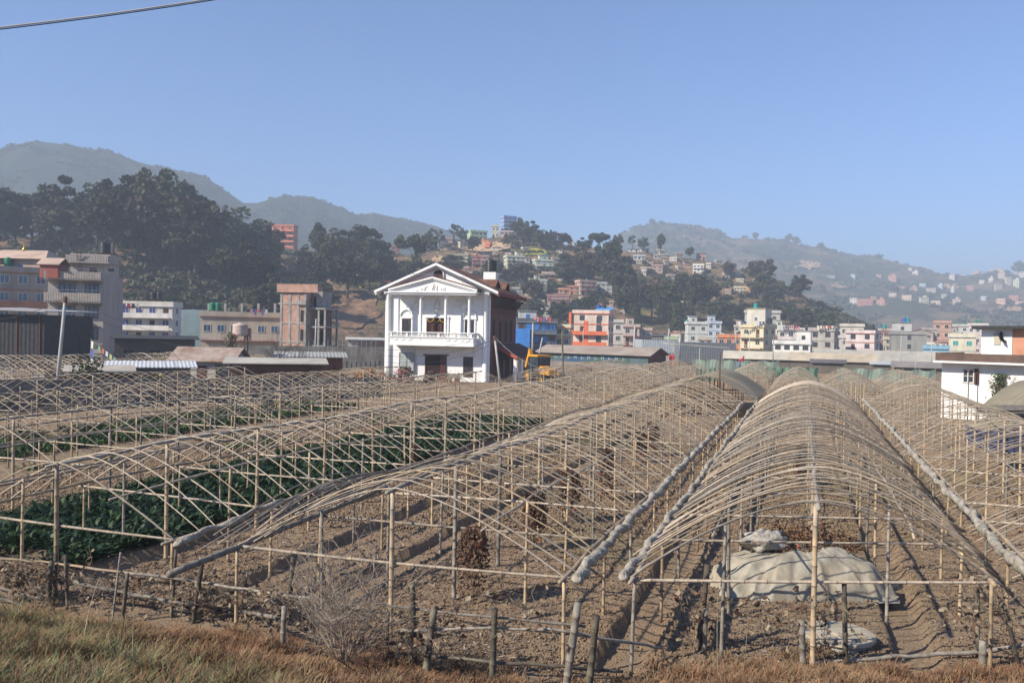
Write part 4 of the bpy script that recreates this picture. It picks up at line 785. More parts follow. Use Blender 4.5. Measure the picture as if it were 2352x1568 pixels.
def house(label, X0, X1, Yt, d=None, Yb=None, fl=2, wall=(.7, .68, .62), trim=None, cols=3, rot=0, k=.8, roof='flat', side=1, balc=(), tanks=(), pent=None, name='house', cat='house', glass=None, frame=None, zb=0.0, hill=None, door=True, bands=True, parapet=True, wh=1.25, ww=1.2, rough=None, roofm=None, groupt=None, solid=False, sidewall=None, open_ground=False):
    Xm = (X0 + X1) / 2
    if hill is not None:
        p = hill.find(Xm, Yb); d = p.y; zb = p.z - .2
    th = math.radians(rot); E = (X1 - X0) * d / FPX; wd = E / (math.cos(th) + k * abs(math.sin(th))); dp = wd * k
    base = place(Xm, (Yt + (Yb or Yt + 40)) / 2, d, zb); a = math.atan2(base.x, base.y)
    H = EYE + (hor(Xm) - Yt) * d / FPX - zb; base += Vector((math.sin(a), math.cos(a), 0)) * (dp * .5)
    rt = thing(name, label, cat, base, -a + th)
    if isinstance(wall, tuple): lum = sum(wall) / 3; wall = tuple(.82 * c * (1.0, .985, .95)[i] + .14 * lum for i, c in enumerate(wall))
    wm = wall if not isinstance(wall, tuple) else paint(wall); tm = trim if (trim is not None and not isinstance(trim, tuple)) else paint(trim or tuple(c * .8 for c in (wall if isinstance(wall, tuple) else (.5, .5, .5))))
    gl = glass or M_GLASS; fr = frame or M_FRAME; Hb = H - (0.75 if (parapet and roof == 'flat') else .42 if roof == 'shed' else wd * k * .28 if roof == 'gablex' else 0); x = wd / 2; y = dp / 2; fh = Hb / fl
    lift = 0
    b = MB(); b.box(-x, -y, -1.5, x, y, Hb)
    if parapet and roof == 'flat':
        t = .13
        b.box(-x - .25, -y - .25, Hb + .003, x + .25, -y - .25 + t, H); b.box(-x - .25, y + .25 - t, Hb + .003, x + .25, y + .25, H); b.box(-x - .25, -y - .25 + t, Hb + .003, -x - .25 + t, y + .25 - t, H - .003); b.box(x + .25 - t, -y - .25 + t, Hb + .003, x + .25, y + .25 - t, H - .003)
    b.build('wall', wm, rt)
    if roof == 'flat':
        b = MB(); b.box(-x - .3, -y - .3, Hb - .16, x + .3, y + .3, Hb); b.build('roof_slab', tm, rt)
    elif roof == 'gable':
        rm = roofm or M_CONCD; b = MB(); rh = wd * .16; o = .35
        for sg in (-1, 1): b.beam((sg * (x + o) * .5, -y - o, Hb + rh * .5 + .05), (sg * (x + o) * .5, y + o, Hb + rh * .5 + .05), math.hypot(x + o, rh), .08)
        b = MB(); n = .08
        b.add([(-x - o, -y - o, Hb - .05), (0, -y - o, Hb + rh), (x + o, -y - o, Hb - .05), (-x - o, y + o, Hb - .05), (0, y + o, Hb + rh), (x + o, y + o, Hb - .05), (-x - o, -y - o, Hb - .05 + n), (0, -y - o, Hb + rh + n), (x + o, -y - o, Hb - .05 + n), (-x - o, y + o, Hb - .05 + n), (0, y + o, Hb + rh + n), (x + o, y + o, Hb - .05 + n)],
              [(0, 3, 4, 1), (1, 4, 5, 2), (6, 7, 10, 9), (7, 8, 11, 10), (0, 1, 7, 6), (1, 2, 8, 7), (3, 9, 10, 4), (4, 10, 11, 5), (0, 6, 9, 3), (2, 5, 11, 8)]); b.build('roof', rm, rt)
        b = MB(); b.add([(-x, -y, Hb), (x, -y, Hb), (0, -y, Hb + rh - .05), (-x, y, Hb), (x, y, Hb), (0, y, Hb + rh - .05)], [(0, 1, 2), (3, 5, 4), (0, 2, 5, 3), (1, 4, 5, 2)]); b.build('gable_wall', wm, rt)
    elif roof == 'gablex':
        rm = roofm or M_CONCD; o = .45; rh = H - Hb; n = .08; Q = [(-x - o, -y - o, Hb - .08), (x + o, -y - o, Hb - .08), (x + o, 0, Hb + rh), (-x - o, 0, Hb + rh), (x + o, y + o, Hb - .08), (-x - o, y + o, Hb - .08)]
        b = MB(); b.add(Q + [(p[0], p[1], p[2] + n) for p in Q], [(0, 3, 2, 1), (3, 5, 4, 2), (6, 7, 8, 9), (9, 8, 10, 11), (0, 1, 7, 6), (1, 2, 8, 7), (2, 4, 10, 8), (0, 6, 9, 3), (3, 9, 11, 5)]); b.build('roof', rm, rt)
        b = MB(); b.add([(-x, -y, Hb), (-x, y, Hb), (-x, 0, Hb + rh - .05), (x, -y, Hb), (x, y, Hb), (x, 0, Hb + rh - .05)], [(0, 2, 1), (3, 4, 5), (0, 3, 5, 2), (1, 2, 5, 4)]); b.build('gable_wall', wm, rt)
    elif roof == 'shed':
        rm = roofm or M_CONCD; b = MB(); o = .5; b.add([(-x - o, -y - o, H - .35), (x + o, -y - o, H - .35), (x + o, y + o, H), (-x - o, y + o, H), (-x - o, -y - o, H - .28), (x + o, -y - o, H - .28), (x + o, y + o, H + .07), (-x - o, y + o, H + .07)], [(0, 3, 2, 1), (4, 5, 6, 7), (0, 1, 5, 4), (1, 2, 6, 5), (2, 3, 7, 6), (3, 0, 4, 7)]); b.build('roof', rm, rt)
    if bands:
        for i in range(1, fl):
            b = MB(); b.box(-x - .12, -y - .12, i * fh - .14, x + .12, y + .12, i * fh + .06); b.build('floor_band', tm, rt)
    for i in range(fl):
        z = i * fh + fh * .34; hh = min(wh, fh * .5); g0 = open_ground and i == 0
        for c in range(cols):
            cx = -x + wd * (c + .5) / cols; w_ = min(ww, wd / cols * .62)
            if g0:
                b = MB(); b.box(cx - wd / cols * .38, -y - .03, 0, cx + wd / cols * .38, -y + .05, fh * .8); b.build('shutter', M_HOLE if c % 2 else paint((.30, .33, .36)), rt); continue
            if (door and c == (i + fl) % cols and (i in balc or i == 0)):
                b = MB(); b.box(cx - .45, -y - .05, i * fh + .08, cx + .45, -y + .05, i * fh + min(2.1, fh * .8)); b.build('door', M_BROWNF, rt)
            else: put('window', win_mesh(w_, hh, fr, gl, 1 + (w_ > 1.4)), rt, loc=(cx, -y, z)); NWIN[0] += 1
        for c in range(side):
            cy = -y + dp * (c + .5) / side; w_ = min(ww, dp / side * .5)
            sx = 1 if th < 0 else -1
            if rot == 0: sx = 1 if Xm < CX else -1
            put('window', win_mesh(w_, hh, fr, gl), rt, loc=(sx * x, cy, z), rotz=sx * PI / 2)
        if i in balc:
            b = MB(); zz = i * fh; b.box(-x * .96, -y - 1.15, zz - .07, x * .96, -y - .13, zz + .07); 
            if solid: b.box(-x * .96, -y - 1.15, zz + .07, x * .96, -y - 1.05, zz + .85)
            b.build('balcony', tm, rt)
            if not solid:
                b = MB(); 
                b.box(-x * .96, -y - 1.14, zz + .85, x * .96, -y - 1.08, zz + .91); b.box(-x * .96, -y - 1.13, zz + .45, x * .96, -y - 1.09, zz + .48)
                q = max(3, int(wd / .7))
                for j in range(q + 1): xx = -x * .95 + wd * .95 * j / q; b.box(xx - .025, -y - 1.135, zz + .07, xx + .025, -y - 1.085, zz + .85)
                b.build('railing', fr, rt)
    topz = H if False else Hb
    if pent:
        a0, a1, ph = pent[:3]; pm = paint(pent[3]) if len(pent) > 3 else wm; b = MB(); b.box(-x + wd * a0, -y * .2, Hb, -x + wd * a1, y * .85, Hb + ph); b.build('stair_room', pm, rt)
        b = MB(); b.box(-x + wd * a0 - .25, -y * .2 - .25, Hb + ph, -x + wd * a1 + .25, y * .85 + .25, Hb + ph + .14); b.build('stair_roof', tm, rt)
        put('window', win_mesh(.8, .9, fr, gl), rt, loc=(-x + wd * (a0 + a1) / 2, -y * .2, Hb + ph * .35))
    for (fx, colr, up_) in tanks:
        R = Matrix.Rotation(-a + th, 4, 'Z'); zt = Hb + (pent[2] + .14 if (pent and pent[0] <= fx <= pent[1]) else 0)
        q = base + R.to_3x3() @ Vector((-x + wd * fx, y * .3, zt)); 
        if up_: 
            st = MB()
            for sx_ in (-.45, .45):
                for sy_ in (-.45, .45): st.beam((sx_, sy_, 0), (sx_, sy_, up_), .06, .06)
            st.box(-.55, -.55, up_, .55, .55, up_ + .06)
            s_ = st.build('tank_stand', M_RUST, None, loc=q, label='iron stand under the %s tank %son %s' % (colr, pos_word(fx, [t[0] for t in tanks]), short(label, 6)), group='rooftop tank stands', cat='tank stand')
            q = q + Vector((0, 0, up_ + .06))
        put('water_tank', tank_mesh(TK[colr]), None, loc=q, label='%s water tank %son %s' % (colr, pos_word(fx, [t[0] for t in tanks]), short(label, 8)), cat='water tank', group='rooftop water tanks')
    return rt, wd, dp, H, Hb
def short(l, n=8):
    w = l.split()[:n]
    while w[-1] in ('with', 'and', 'the', 'of', 'a', 'in', 'on', 'at', 'its', 'left', 'right', 'behind', 'little', 'one', 'under'): w = w[:-1]
    return ' '.join(w)
def pos_word(f, al):
    if len(al) < 2: return ''
    s = sorted(al); i = s.index(f); return 'at left ' if i == 0 else ('at right ' if i == len(s) - 1 else ('left of middle ' if i == 1 else 'in the middle '))

# ---- the white house with the portico
def lp(o, r, x, y, z): return (x, y, z)
WO = Vector((-13.8, 89.8, 0)); WA = -math.radians(11.6)
wh_ = thing('white_house', 'large white house with classical columns, pediment balcony and dark red brick side', 'house', WO, WA)
M_TILE = mat('brown_roof_tile', (.17, .075, .05), (.10, .05, .035), scale=3, rough=.9, c3=(.2, .12, .09), wave=('Y', .33))
M_WH = mat('gleaming_white_paint', (.83, .83, .82), (.76, .76, .75), scale=.4, rough=.6, detail=8, stretch=(1, 1, .3)); WW, WD, EH, PK = 11.65, 14.0, 9.6, 12.15; mx_ = 5.83
FT = .35
b = MB(); b.add([(0, 0, -1), (WW, 0, -1), (WW, 0, EH), (mx_, 0, PK), (0, 0, EH), (0, FT, -1), (WW, FT, -1), (WW, FT, EH), (mx_, FT, PK), (0, FT, EH)], [(0, 1, 2, 3, 4), (9, 8, 7, 6, 5), (0, 5, 6, 1), (1, 6, 7, 2), (0, 4, 9, 5)]); b.build('front_wall', M_WH, wh_)
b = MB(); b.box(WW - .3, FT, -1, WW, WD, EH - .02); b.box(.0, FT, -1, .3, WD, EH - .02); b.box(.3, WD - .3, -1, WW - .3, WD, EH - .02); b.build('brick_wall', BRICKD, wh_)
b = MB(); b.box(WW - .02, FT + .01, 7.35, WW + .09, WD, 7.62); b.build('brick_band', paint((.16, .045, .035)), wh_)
sl_ = (PK - EH) / mx_; ov = 1.05
b = MB(); tk = .16
for sg in (-1, 1):
    xe = mx_ + sg * (mx_ + ov); ze_ = PK + .25 - sl_ * (mx_ + ov); P = [(mx_, -.62, PK + .25), (xe, -.62, ze_), (xe, WD + .9, ze_), (mx_, WD + .9, PK + .25)]
    if sg < 0: P = P[::-1]
    b.add(P + [(p[0], p[1], p[2] + tk) for p in P], [(3, 2, 1, 0), (4, 5, 6, 7), (0, 1, 5, 4), (1, 2, 6, 5), (2, 3, 7, 6), (3, 0, 4, 7)])
b.build('tiled_roof', M_TILE, wh_)
b = MB()
for sg in (-1, 1):
    xe = mx_ + sg * (mx_ + ov); ze_ = PK + .25 - sl_ * (mx_ + ov)
    for (yy, dz, hh_) in ((-.70, .02, .24), (-.40, -.2, .18)): b.beam((mx_, yy, PK + .25 + dz), (xe, yy, ze_ + dz), .12, hh_)
b.build('bargeboard', M_WH, wh_)
b = MB(); b.box(WW + ov - .05, -.8, PK + .02 - sl_ * (mx_ + ov), WW + ov + .06, WD + .9, PK + .45 - sl_ * (mx_ + ov)); b.build('eave_board', paint((.22, .05, .035)), wh_)
for i in range(13): b = MB(); yy = .9 + i * 1.05; b.beam((WW + .05, yy, 7.95), (WW + ov - .1, yy, 9.0), .12, .14); b.build('eave_strut', M_BLACKT, wh_)
b = MB(); b.add([(WW + .02, -.3, 9.0), (WW + .02, 13.9, 9.0), (WW + 1.2, 13.9, 9.0), (WW + 1.2, -.3, 9.0)], [(0, 1, 2, 3)])
def column(x, y, z0, z1, r, par=wh_, nm='column'):
    b = MB(); b.smooth = True; b.lathe([(r * 1.25, z0), (r * 1.25, z0 + .12), (r, z0 + .2), (r * .92, z1 - .42), (r * 1.05, z1 - .36), (r * 1.05, z1 - .30), (r * 1.3, z1 - .12)], 14, (x, y, 0)); b.smooth = False
    b.box(x - r * 1.55, y - r * 1.55, z1 - .12, x + r * 1.55, y + r * 1.55, z1)
    for sx_ in (-1, 1): b.smooth = True; b.tube([(x + sx_ * r * 1.25, y - r * 1.4, z1 - .2), (x + sx_ * r * 1.25, y + r * 1.4, z1 - .2)], .075, 8)
    b.build(nm, M_WH, par)
for x in (1.95, 4.45, 7.2, 9.75): column(x, -1.35, 4.0, 9.12, .17)
for x in (.42, WW - .42): column(x, -.12, 0, 9.45, .28, nm='corner_column')
# pediment
b = MB(); b.box(1.2, -1.9, 9.12, 10.5, 0, 9.32); b.box(1.05, -2.05, 9.32, 10.65, .0, 9.46); b.build('entablature', M_WH, wh_)
b = MB(); b.add([(1.3, -1.75, 9.46), (10.4, -1.75, 9.46), (5.85, -1.75, 10.75), (1.3, 0, 9.46), (10.4, 0, 9.46), (5.85, 0, 10.75)], [(0, 1, 2), (3, 5, 4), (0, 2, 5, 3), (1, 4, 5, 2), (0, 3, 4, 1)]); b.build('pediment', M_WH, wh_)
b = MB()
for sg in (-1, 1):
    for yy, dz, hh_ in ((-1.98, .10, .17), (-1.86, -.06, .13)): b.beam((5.85, yy, 10.82 + dz), (5.85 + sg * 4.85, yy, 9.5 + dz), .16, hh_)
    for q in range(16): f = .08 + q * .056; b.box(5.85 + sg * 4.85 * f - .05, -1.84, 10.62 - 1.32 * f, 5.85 + sg * 4.85 * f + .05, -1.74, 10.72 - 1.32 * f)
b.build('raking_cornice', M_WH, wh_)
b = MB()
for sg in (-1, 1):
    P = [(5.85, -2.06, 11.03), (5.85 + sg * 4.95, -2.06, 9.68), (5.85 + sg * 4.95, -.02, 9.68), (5.85, -.02, 11.03)]
    if sg < 0: P = P[::-1]
    b.add(P + [(p[0], p[1], p[2] + .09) for p in P], [(3, 2, 1, 0), (4, 5, 6, 7), (0, 1, 5, 4), (1, 2, 6, 5), (2, 3, 7, 6), (3, 0, 4, 7)])
b.build('pediment_tiles', M_TILE, wh_)
M_REL = mat('cream_plaster_relief', (.80, .78, .73), (.72, .69, .62), scale=3, bump=.3)
# reliefs: generic scrolls and a seated figure relief in low plaster
def relief(cx, cz, w_, h_, y, seed, nm='plaster_relief', n=9):
    rr = random.Random(seed); b = MB(); b.smooth = True
    for i in range(n):
        a = rr.uniform(0, 6.28); p = Vector((cx + rr.uniform(-.35, .35) * w_, y, cz + rr.uniform(-.35, .35) * h_)); pts = [p.copy()]
        for j in range(6): a += rr.uniform(-.3, .9); pts.append(pts[-1] + Vector((math.cos(a) * w_ * .09, 0, math.sin(a) * h_ * .12)))
        b.tube(pts, [.05, .065, .06, .05, .04, .03, .02], 6)
    b.build(nm, M_REL, wh_)
def tri_relief():
    b = MB(); b.smooth = True; rr = random.Random(3)
    for i in range(15):
        f = rr.uniform(-1, 1); zt = 9.55 + (1 - abs(f)) * .8; x = 5.85 + f * 1.9; b.tube([(x, -1.77, 9.56), (x + rr.uniform(-.2, .2), -1.8, (9.56 + zt) / 2), (x + rr.uniform(-.3, .3), -1.77, zt)], [.05, .04, .02], 6)
    b.build('pediment_relief', M_REL, wh_)
tri_relief(); relief(3.5, 8.2, 1.9, 1.3, -.03, 2, 'winged_relief', 13); relief(8.6, 8.2, 1.9, 1.3, -.03, 5, 'winged_relief', 13)
b = MB(); b.smooth = True; b.tube([(5.85, -.05, 7.55), (5.82, -.1, 7.9), (5.86, -.12, 8.2), (5.85, -.1, 8.45), (5.85, -.08, 8.55), (5.85, -.08, 8.75)], [.22, .26, .2, .17, .10, .13], 10)
b.tube([(5.7, -.1, 8.4), (5.55, -.12, 8.1), (5.75, -.18, 7.95)], .05, 6); b.tube([(6.0, -.1, 8.4), (6.15, -.12, 8.1), (5.95, -.18, 7.95)], .05, 6)
b.lathe([(.02, 6.95), (.06, 7.1), (.1, 7.35), (.4, 7.5), (.42, 7.55), (.05, 7.56)], 14, (5.85, -.06, 0), PI, PI); b.build('figure_relief', M_REL, wh_)
# balcony
b = MB(); b.box(1.25, -2.0, 3.75, 10.45, 0, 4.0); b.box(1.3, -1.97, 4.0, 10.4, -1.82, 4.62); b.box(1.3, -1.82, 4.0, 1.45, 0, 4.62); b.box(10.25, -1.82, 4.0, 10.4, 0, 4.62); b.box(1.2, -2.05, 4.62, 10.5, -1.75, 4.70); b.build('balcony', M_WH, wh_)
b = MB(); b.smooth = True
for i in range(62):
    x = 1.42 + i * (8.86 / 61)
    if i % 12 == 0: b.smooth = False; b.box(x - .1, -2.0, 4.70, x + .1, -1.8, 5.1); b.smooth = True
    else: b.lathe([(.045, 4.70), (.03, 4.76), (.055, 4.85), (.03, 4.97), (.04, 5.1)], 6, (x, -1.9, 0))
for sx_ in (1.38, 10.32):
    for j in range(11): b.lathe([(.045, 4.62), (.03, 4.7), (.055, 4.82), (.03, 4.97), (.04, 5.1)], 6, (sx_, -1.7 + j * .15, 0))
b.build('baluster', M_WH, wh_)
b = MB(); b.box(1.2, -2.05, 5.1, 10.5, -1.76, 5.2); b.box(1.25, -1.76, 5.1, 1.5, 0, 5.2); b.box(10.2, -1.76, 5.1, 10.45, 0, 5.2); b.build('handrail', M_WH, wh_)
b = MB(); b.smooth = True
for x in (1.9, 2.65, 3.4, 7.6, 8.35, 9.1, 9.7): b.tube([(x - .33, -1.985, 4.48), (x - .15, -1.99, 4.34), (x, -1.99, 4.29), (x + .15, -1.99, 4.34), (x + .33, -1.985, 4.48)], .025, 6)
for x0, x1 in ((1.5, 3.9), (4.6, 7.0), (7.3, 10.1)): b.tube([(x0, -1.985, 4.4), (x0 + .15, -1.985, 4.55), (x1 - .15, -1.985, 4.55), (x1, -1.985, 4.4)], .018, 5)
b.build('swag_relief', M_REL, wh_)
def wdw(x0, x1, z0, z1, y=0, nm='window', bars=1, hb=2, glass=M_GLASS, fr=M_BROWNF, par=wh_):
    b = MB(); t = .09; b.mi = 0
    b.box(x0, y - .06, z0, x1, y + .02, z0 + t); b.box(x0, y - .06, z1 - t, x1, y + .02, z1); b.box(x0, y - .058, z0 + t, x0 + t, y + .02, z1 - t); b.box(x1 - t, y - .058, z0 + t, x1, y + .02, z1 - t)
    for i in range(bars): x = x0 + (x1 - x0) * (i + 1) / (bars + 1); b.box(x - .06, y - .055, z0 + t, x + .06, y + .02, z1 - t)
    for j in range(hb): z = z0 + (z1 - z0) * (j + 1) / (hb + 1); b.box(x0 + t, y - .045, z - .02, x1 - t, y + .02, z + .02)
    b.mi = 1; b.box(x0 + t * .8, y - .025, z0 + t * .8, x1 - t * .8, y + .01, z1 - t * .8); return b.build(nm, [fr, glass], par)
def arch_trim(cx, z, r, w_=.13, y=-.1, nm='arch_trim', legs=0):
    b = MB(); pts = [(cx + r * math.cos(PI * i / 14), y, z + r * math.sin(PI * i / 14)) for i in range(15)]
    if legs: pts = [(cx + r, y, z - legs)] + pts + [(cx - r, y, z - legs)]
    b.smooth = True; b.tube(pts, w_ / 2, 8); b.build(nm, M_WH, wh_)
wdw(1.95, 2.95, 4.2, 6.55); arch_trim(2.45, 6.85, .72); wdw(8.95, 9.95, 4.2, 6.55); arch_trim(9.45, 6.85, .72)
for cx in (2.45, 9.45): b = MB(); b.box(cx - .78, -.14, 6.62, cx + .78, .0, 6.80); b.box(cx - .68, -.09, 4.0, cx - .52, 0, 6.62); b.box(cx + .52, -.09, 4.0, cx + .68, 0, 6.62); b.build('window_surround', M_WH, wh_)
b = MB(); b.box(4.72, -.07, 4.0, 6.98, -.0, 6.7); b.build('door_recess', mat('dark_doorway', (.03, .012, .01), (.02, .01, .01)), wh_)
M_DOOR = mat('carved_brown_door', (.10, .035, .025), (.07, .025, .02), scale=6, rough=.45, bump=.3); b = MB()
for x0 in (5.2, 5.87):
    b.box(x0, -.12, 4.0, x0 + .62, -.07, 6.1)
    for z0 in (4.15, 4.85, 5.5):
        for q in (.05, .34): b.box(x0 + q, -.15, z0, x0 + q + .23, -.12, z0 + .5)
b.build('door', M_DOOR, wh_)
b = MB(); b.box(4.5, -.16, 6.72, 7.2, 0, 6.9); b.box(4.52, -.1, 4.0, 4.70, 0, 6.72); b.box(7.0, -.1, 4.0, 7.18, 0, 6.72); b.build('door_surround', M_WH, wh_)
b = MB(); b.smooth = True
for x0 in (4.8, 5.5, 6.2): b.tube([(x0, -.14, 6.62), (x0 + .12, -.16, 6.36), (x0 + .35, -.17, 6.27), (x0 + .58, -.16, 6.36), (x0 + .7, -.14, 6.62)], .035, 6)
b.build('marigold_garland', mat('marigold', (.6, .3, .04), (.5, .36, .08), scale=20), wh_)
# attic arch
b = MB(); b.smooth = False; n = 14; P = [(5.4, -.05, 10.85), (6.4, -.05, 10.85)] + [(5.9 + .5 * math.cos(PI * i / n), -.05, 11.35 + .5 * math.sin(PI * i / n)) for i in range(n + 1)]; b.add(P, [tuple(range(len(P)))]); b.box(5.86, -.1, 10.85, 5.94, -.055, 11.8); b.box(5.42, -.09, 11.3, 5.86, -.055, 11.36); b.box(5.94, -.09, 11.3, 6.38, -.055, 11.36); b.build('attic_window', M_DOOR, wh_)
arch_trim(5.9, 11.35, .62, .16, -.1, 'attic_arch', .45)
b = MB()
for a_, c_ in (((3.4, -1.7, 11.35), (9.0, -1.5, 11.05)), ((3.4, -1.7, 10.3), (3.4, -1.7, 11.35)), ((9.0, -1.5, 9.9), (9.0, -1.5, 11.05)), ((3.4, -1.7, 11.35), (3.4, 0, 11.35)), ((9.0, -1.5, 11.05), (10.9, -.2, 9.6))): b.beam(a_, c_, .035, .035)
b.build('roof_rail', M_METAL, wh_)
# ground floor
wdw(1.75, 3.45, .9, 2.95, -.25, 'glass_porch', 1, 1, mat('pale_green_glass', (.30, .36, .34), (.42, .46, .45), rough=.2), M_METAL); arch_trim(2.6, 3.0, .75); arch_trim(9.3, 2.9, .75)
b = MB(); b.box(4.6, -.06, 0, 7.0, 0, 2.7); b.build('ground_doorway', mat('dark_doorway', (.03, .012, .01)), wh_); b = MB(); b.box(4.4, -.14, 2.7, 7.25, 0, 2.82); b.box(6.35, -.12, 0, 6.98, -.065, 2.7); b.box(4.62, -.12, 0, 4.75, -.065, 2.7); b.build('ground_door', M_DOOR, wh_)
wdw(8.85, 9.9, .5, 2.65); b = MB(); b.box(8.6, -.12, 2.68, 10.15, 0, 2.82); b.build('window_lintel', M_WH, wh_)
for i in range(4):
    y0 = 1.6 + i * 3.1; b = MB(); b.box(WW + .0, y0, 4.3, WW + .05, y0 + .75, 6.6); b.build('slit_window', M_HOLE, wh_)
# side porch
b = MB(); P = [(WW + .02, 2.2, 3.9), (WW + 2.7, 1.6, 2.65), (WW + 2.7, WD + 2.2, 2.65), (WW + .02, WD + 2.2, 3.9)]; b.add(P + [(p[0], p[1], p[2] + .12) for p in P], [(0, 1, 2, 3)[::-1], (4, 5, 6, 7), (0, 1, 5, 4), (1, 2, 6, 5), (2, 3, 7, 6), (3, 0, 4, 7)]); b.build('porch_roof', mat('dark_red_tile', (.13, .05, .04), (.08, .035, .03), scale=2, wave=('Y', .3)), wh_)
b = MB(); b.beam((WW + .05, 2.12, 3.85), (WW + 2.72, 1.52, 2.6), .08, .3); b.box(WW + 2.68, 1.6, 2.42, WW + 2.78, WD + 2.2, 2.66); b.build('porch_fascia', paint((.34, .07, .04)), wh_)
for i in range(6): b = MB(); yy = 1.9 + i * 2.7; b.box(WW + 2.25, yy, -1, WW + 2.6, yy + .35, 2.5); b.build('porch_pillar', M_WH, wh_)
for i in range(3): b = MB(); yy = 3 + i * 3.6; b.box(WW + .0, yy, 0, WW + .07, yy + 1.3, 2.2); b.build('side_door', M_DOOR, wh_)
# dormers and roof tank
M_RED = paint((.36, .05, .035))
for i, yy in enumerate((4.2, 9.4)):
    o = thing('dormer_part', '', '', (0, 0, 0)) if False else None
    zb_ = PK - sl_ * 3.4; b = MB(); x0 = mx_ + 3.2; x1 = mx_ + 5.5; b.box(x0 + .2, yy, PK - sl_ * 5.6, x1 - .3, yy + 2.0, PK - 1.72); d_ = b.build('dormer', M_RED, wh_)
    b = MB(); P = [(x0 - 1.0, yy - .3, PK - 1.85), (x1, yy - .3, PK - 1.85), (x1, yy + 1, PK - 1.05), (x0 - 1.0, yy + 1, PK - 1.05), (x1, yy + 2.3, PK - 1.85), (x0 - 1.0, yy + 2.3, PK - 1.85)]; Q = P + [(p[0], p[1], p[2] + .12) for p in P]; b.add(Q, [(0, 3, 2, 1), (3, 5, 4, 2), (6, 7, 8, 9), (9, 8, 10, 11), (0, 1, 7, 6), (1, 2, 8, 7), (2, 4, 10, 8), (4, 5, 11, 10)]); b.build('dormer_roof', M_TILE, d_)
    b = MB(); b.box(x1 - .3, yy + .35, PK - sl_ * 5.2 + .1, x1 - .22, yy + 1.65, PK - 1.85); b.build('dormer_window', M_HOLE, d_)
b = MB(); b.box(mx_ + 2.3, 11.2, PK - 1.9, mx_ + 3.8, 12.7, PK + .35); b.build('tank_base', M_WH, wh_)
R3 = Matrix.Rotation(WA, 3, 'Z')
put('water_tank', tank_mesh(M_BLACKT, .72, 1.55), None, loc=WO + R3 @ Vector((mx_ + 3.05, 11.95, PK + .35)), label='large black ribbed water tank on the roof of the white columned house', cat='water tank', group='rooftop water tanks')
# flower pots in front of the white house
for i in range(14):
    x = .5 + i * .42 + (3 if i > 8 else 0); q = WO + R3 @ Vector((x, -1.6 - random.uniform(0, .8), 0)); o = thing('potted_plant', 'flower pot in the row before the white house facade', 'potted plant', q, 0, 'flower pots before the white house')
    b = MB(); b.lathe([(.12, 0), (.19, .3), (.21, .3), (.2, .33), (.1, .3)], 10); b.build('pot', paint((.30, .10, .06)), o)
    n = 70; c = RNG.normal(size=(n, 3)) * np.array([.16, .16, .2]) + np.array([0, 0, .6]); v, f = rndquads(c, .09); put('foliage', np_mesh('foliage', v, f, [LEAFC['green'], paint((.6, .06, .12))], (RNG.uniform(0, 1, n) < (.35 if i % 3 == 0 else .05)).astype(int)), o)

# ---- the tall beige apartment building on the left
M_BEI = mat('beige_plaster', (.40, .36, .325), (.33, .30, .27), scale=.6, rough=.85, stretch=(1, 1, .3)); M_RIB = mat('ribbed_beige_cladding', (.36, .325, .29), (.28, .25, .22), wave=('X', .2), rough=.8)
bo = place(108, 800, 109.4); be = place(236, 800, 110.5); ang = math.atan2(be.y - bo.y, be.x - bo.x); bw = (be - bo).length; bd = 8.5
ap = thing('apartment_building', 'tall beige five-storey apartment building with ribbed balcony fronts at left', 'building', bo, ang)
fh = 2.72; TOP = 13.2
b = MB(); b.box(0, 0, -1, bw, bd, fh * 4 + 1.0); b.box(1.8, 2.6, fh * 4 + 1.0, bw, bd - 2.0, fh * 5 + 1.2); b.build('wall', M_BEI, ap)
zt = lambda Y: EYE + (hor(170) - Y) * 110 / FPX
b = MB(); b.box(1.5, 1.6, zt(598), bw + .03, 2.5, zt(583)); b.build('parapet', M_RIB, ap)
b = MB(); b.box(1.4, 1.5, zt(601), bw + .15, bd - 1.8, zt(598.5)); b.build('roof_slab', M_BEI, ap)
for (x0, x1, Y0, Y1) in ((-.1, bw, 641, 625), (-.1, bw, 692, 673), (-.1, bw * .68, 742, 727)):
    b = MB(); b.box(x0, -1.25, zt(Y0), x1, -1.13, zt(Y1)); b.box(x0, -1.13, zt(Y0), x0 + .12, 0, zt(Y1)); b.box(x1 - .12, -1.13, zt(Y0), x1, 0, zt(Y1)); o = b.build('balcony_front', M_RIB, ap)
    b = MB(); b.box(x0, -1.2, zt(Y0) - .16, x1, 0, zt(Y0) - .003); b.build('balcony_slab', M_BEI, ap)
    b = MB(); b.beam((x0, -1.19, zt(Y1) + .35), (x1, -1.19, zt(Y1) + .35), .05, .05)
    for i in range(8): xx = x0 + (x1 - x0) * i / 7; b.beam((xx, -1.19, zt(Y1)), (xx, -1.19, zt(Y1) + .35), .03, .03)
    b.build('railing', M_METAL, ap)
for i, (Ya, Yb_) in enumerate(((677, 652), (728, 703), (778, 751))):
    for x0, x1 in ((1.35, 3.4), (4.6, 7.0)):
        x1 = min(x1, bw - .6); wdw(x0, x1, zt(Ya + 1), zt(Yb_ + 1), 0, 'window', 2, 0, M_GLASSB, M_BROWNF, ap); b = MB(); b.box(x0 - .25, -.35, zt(Yb_ - 1), x1 + .25, 0, zt(Yb_ - 3)); b.build('window_hood', paint((.16, .13, .12)), ap)
b = MB(); b.box(4.3, 2.55, zt(625) - .2, 5.2, 2.6, zt(612)); b.build('door', M_BROWNF, ap); wdw(6.7, 7.4, zt(618), zt(612), 2.6, 'small_window', 1, 0, M_GLASSB, M_BROWNF, ap)
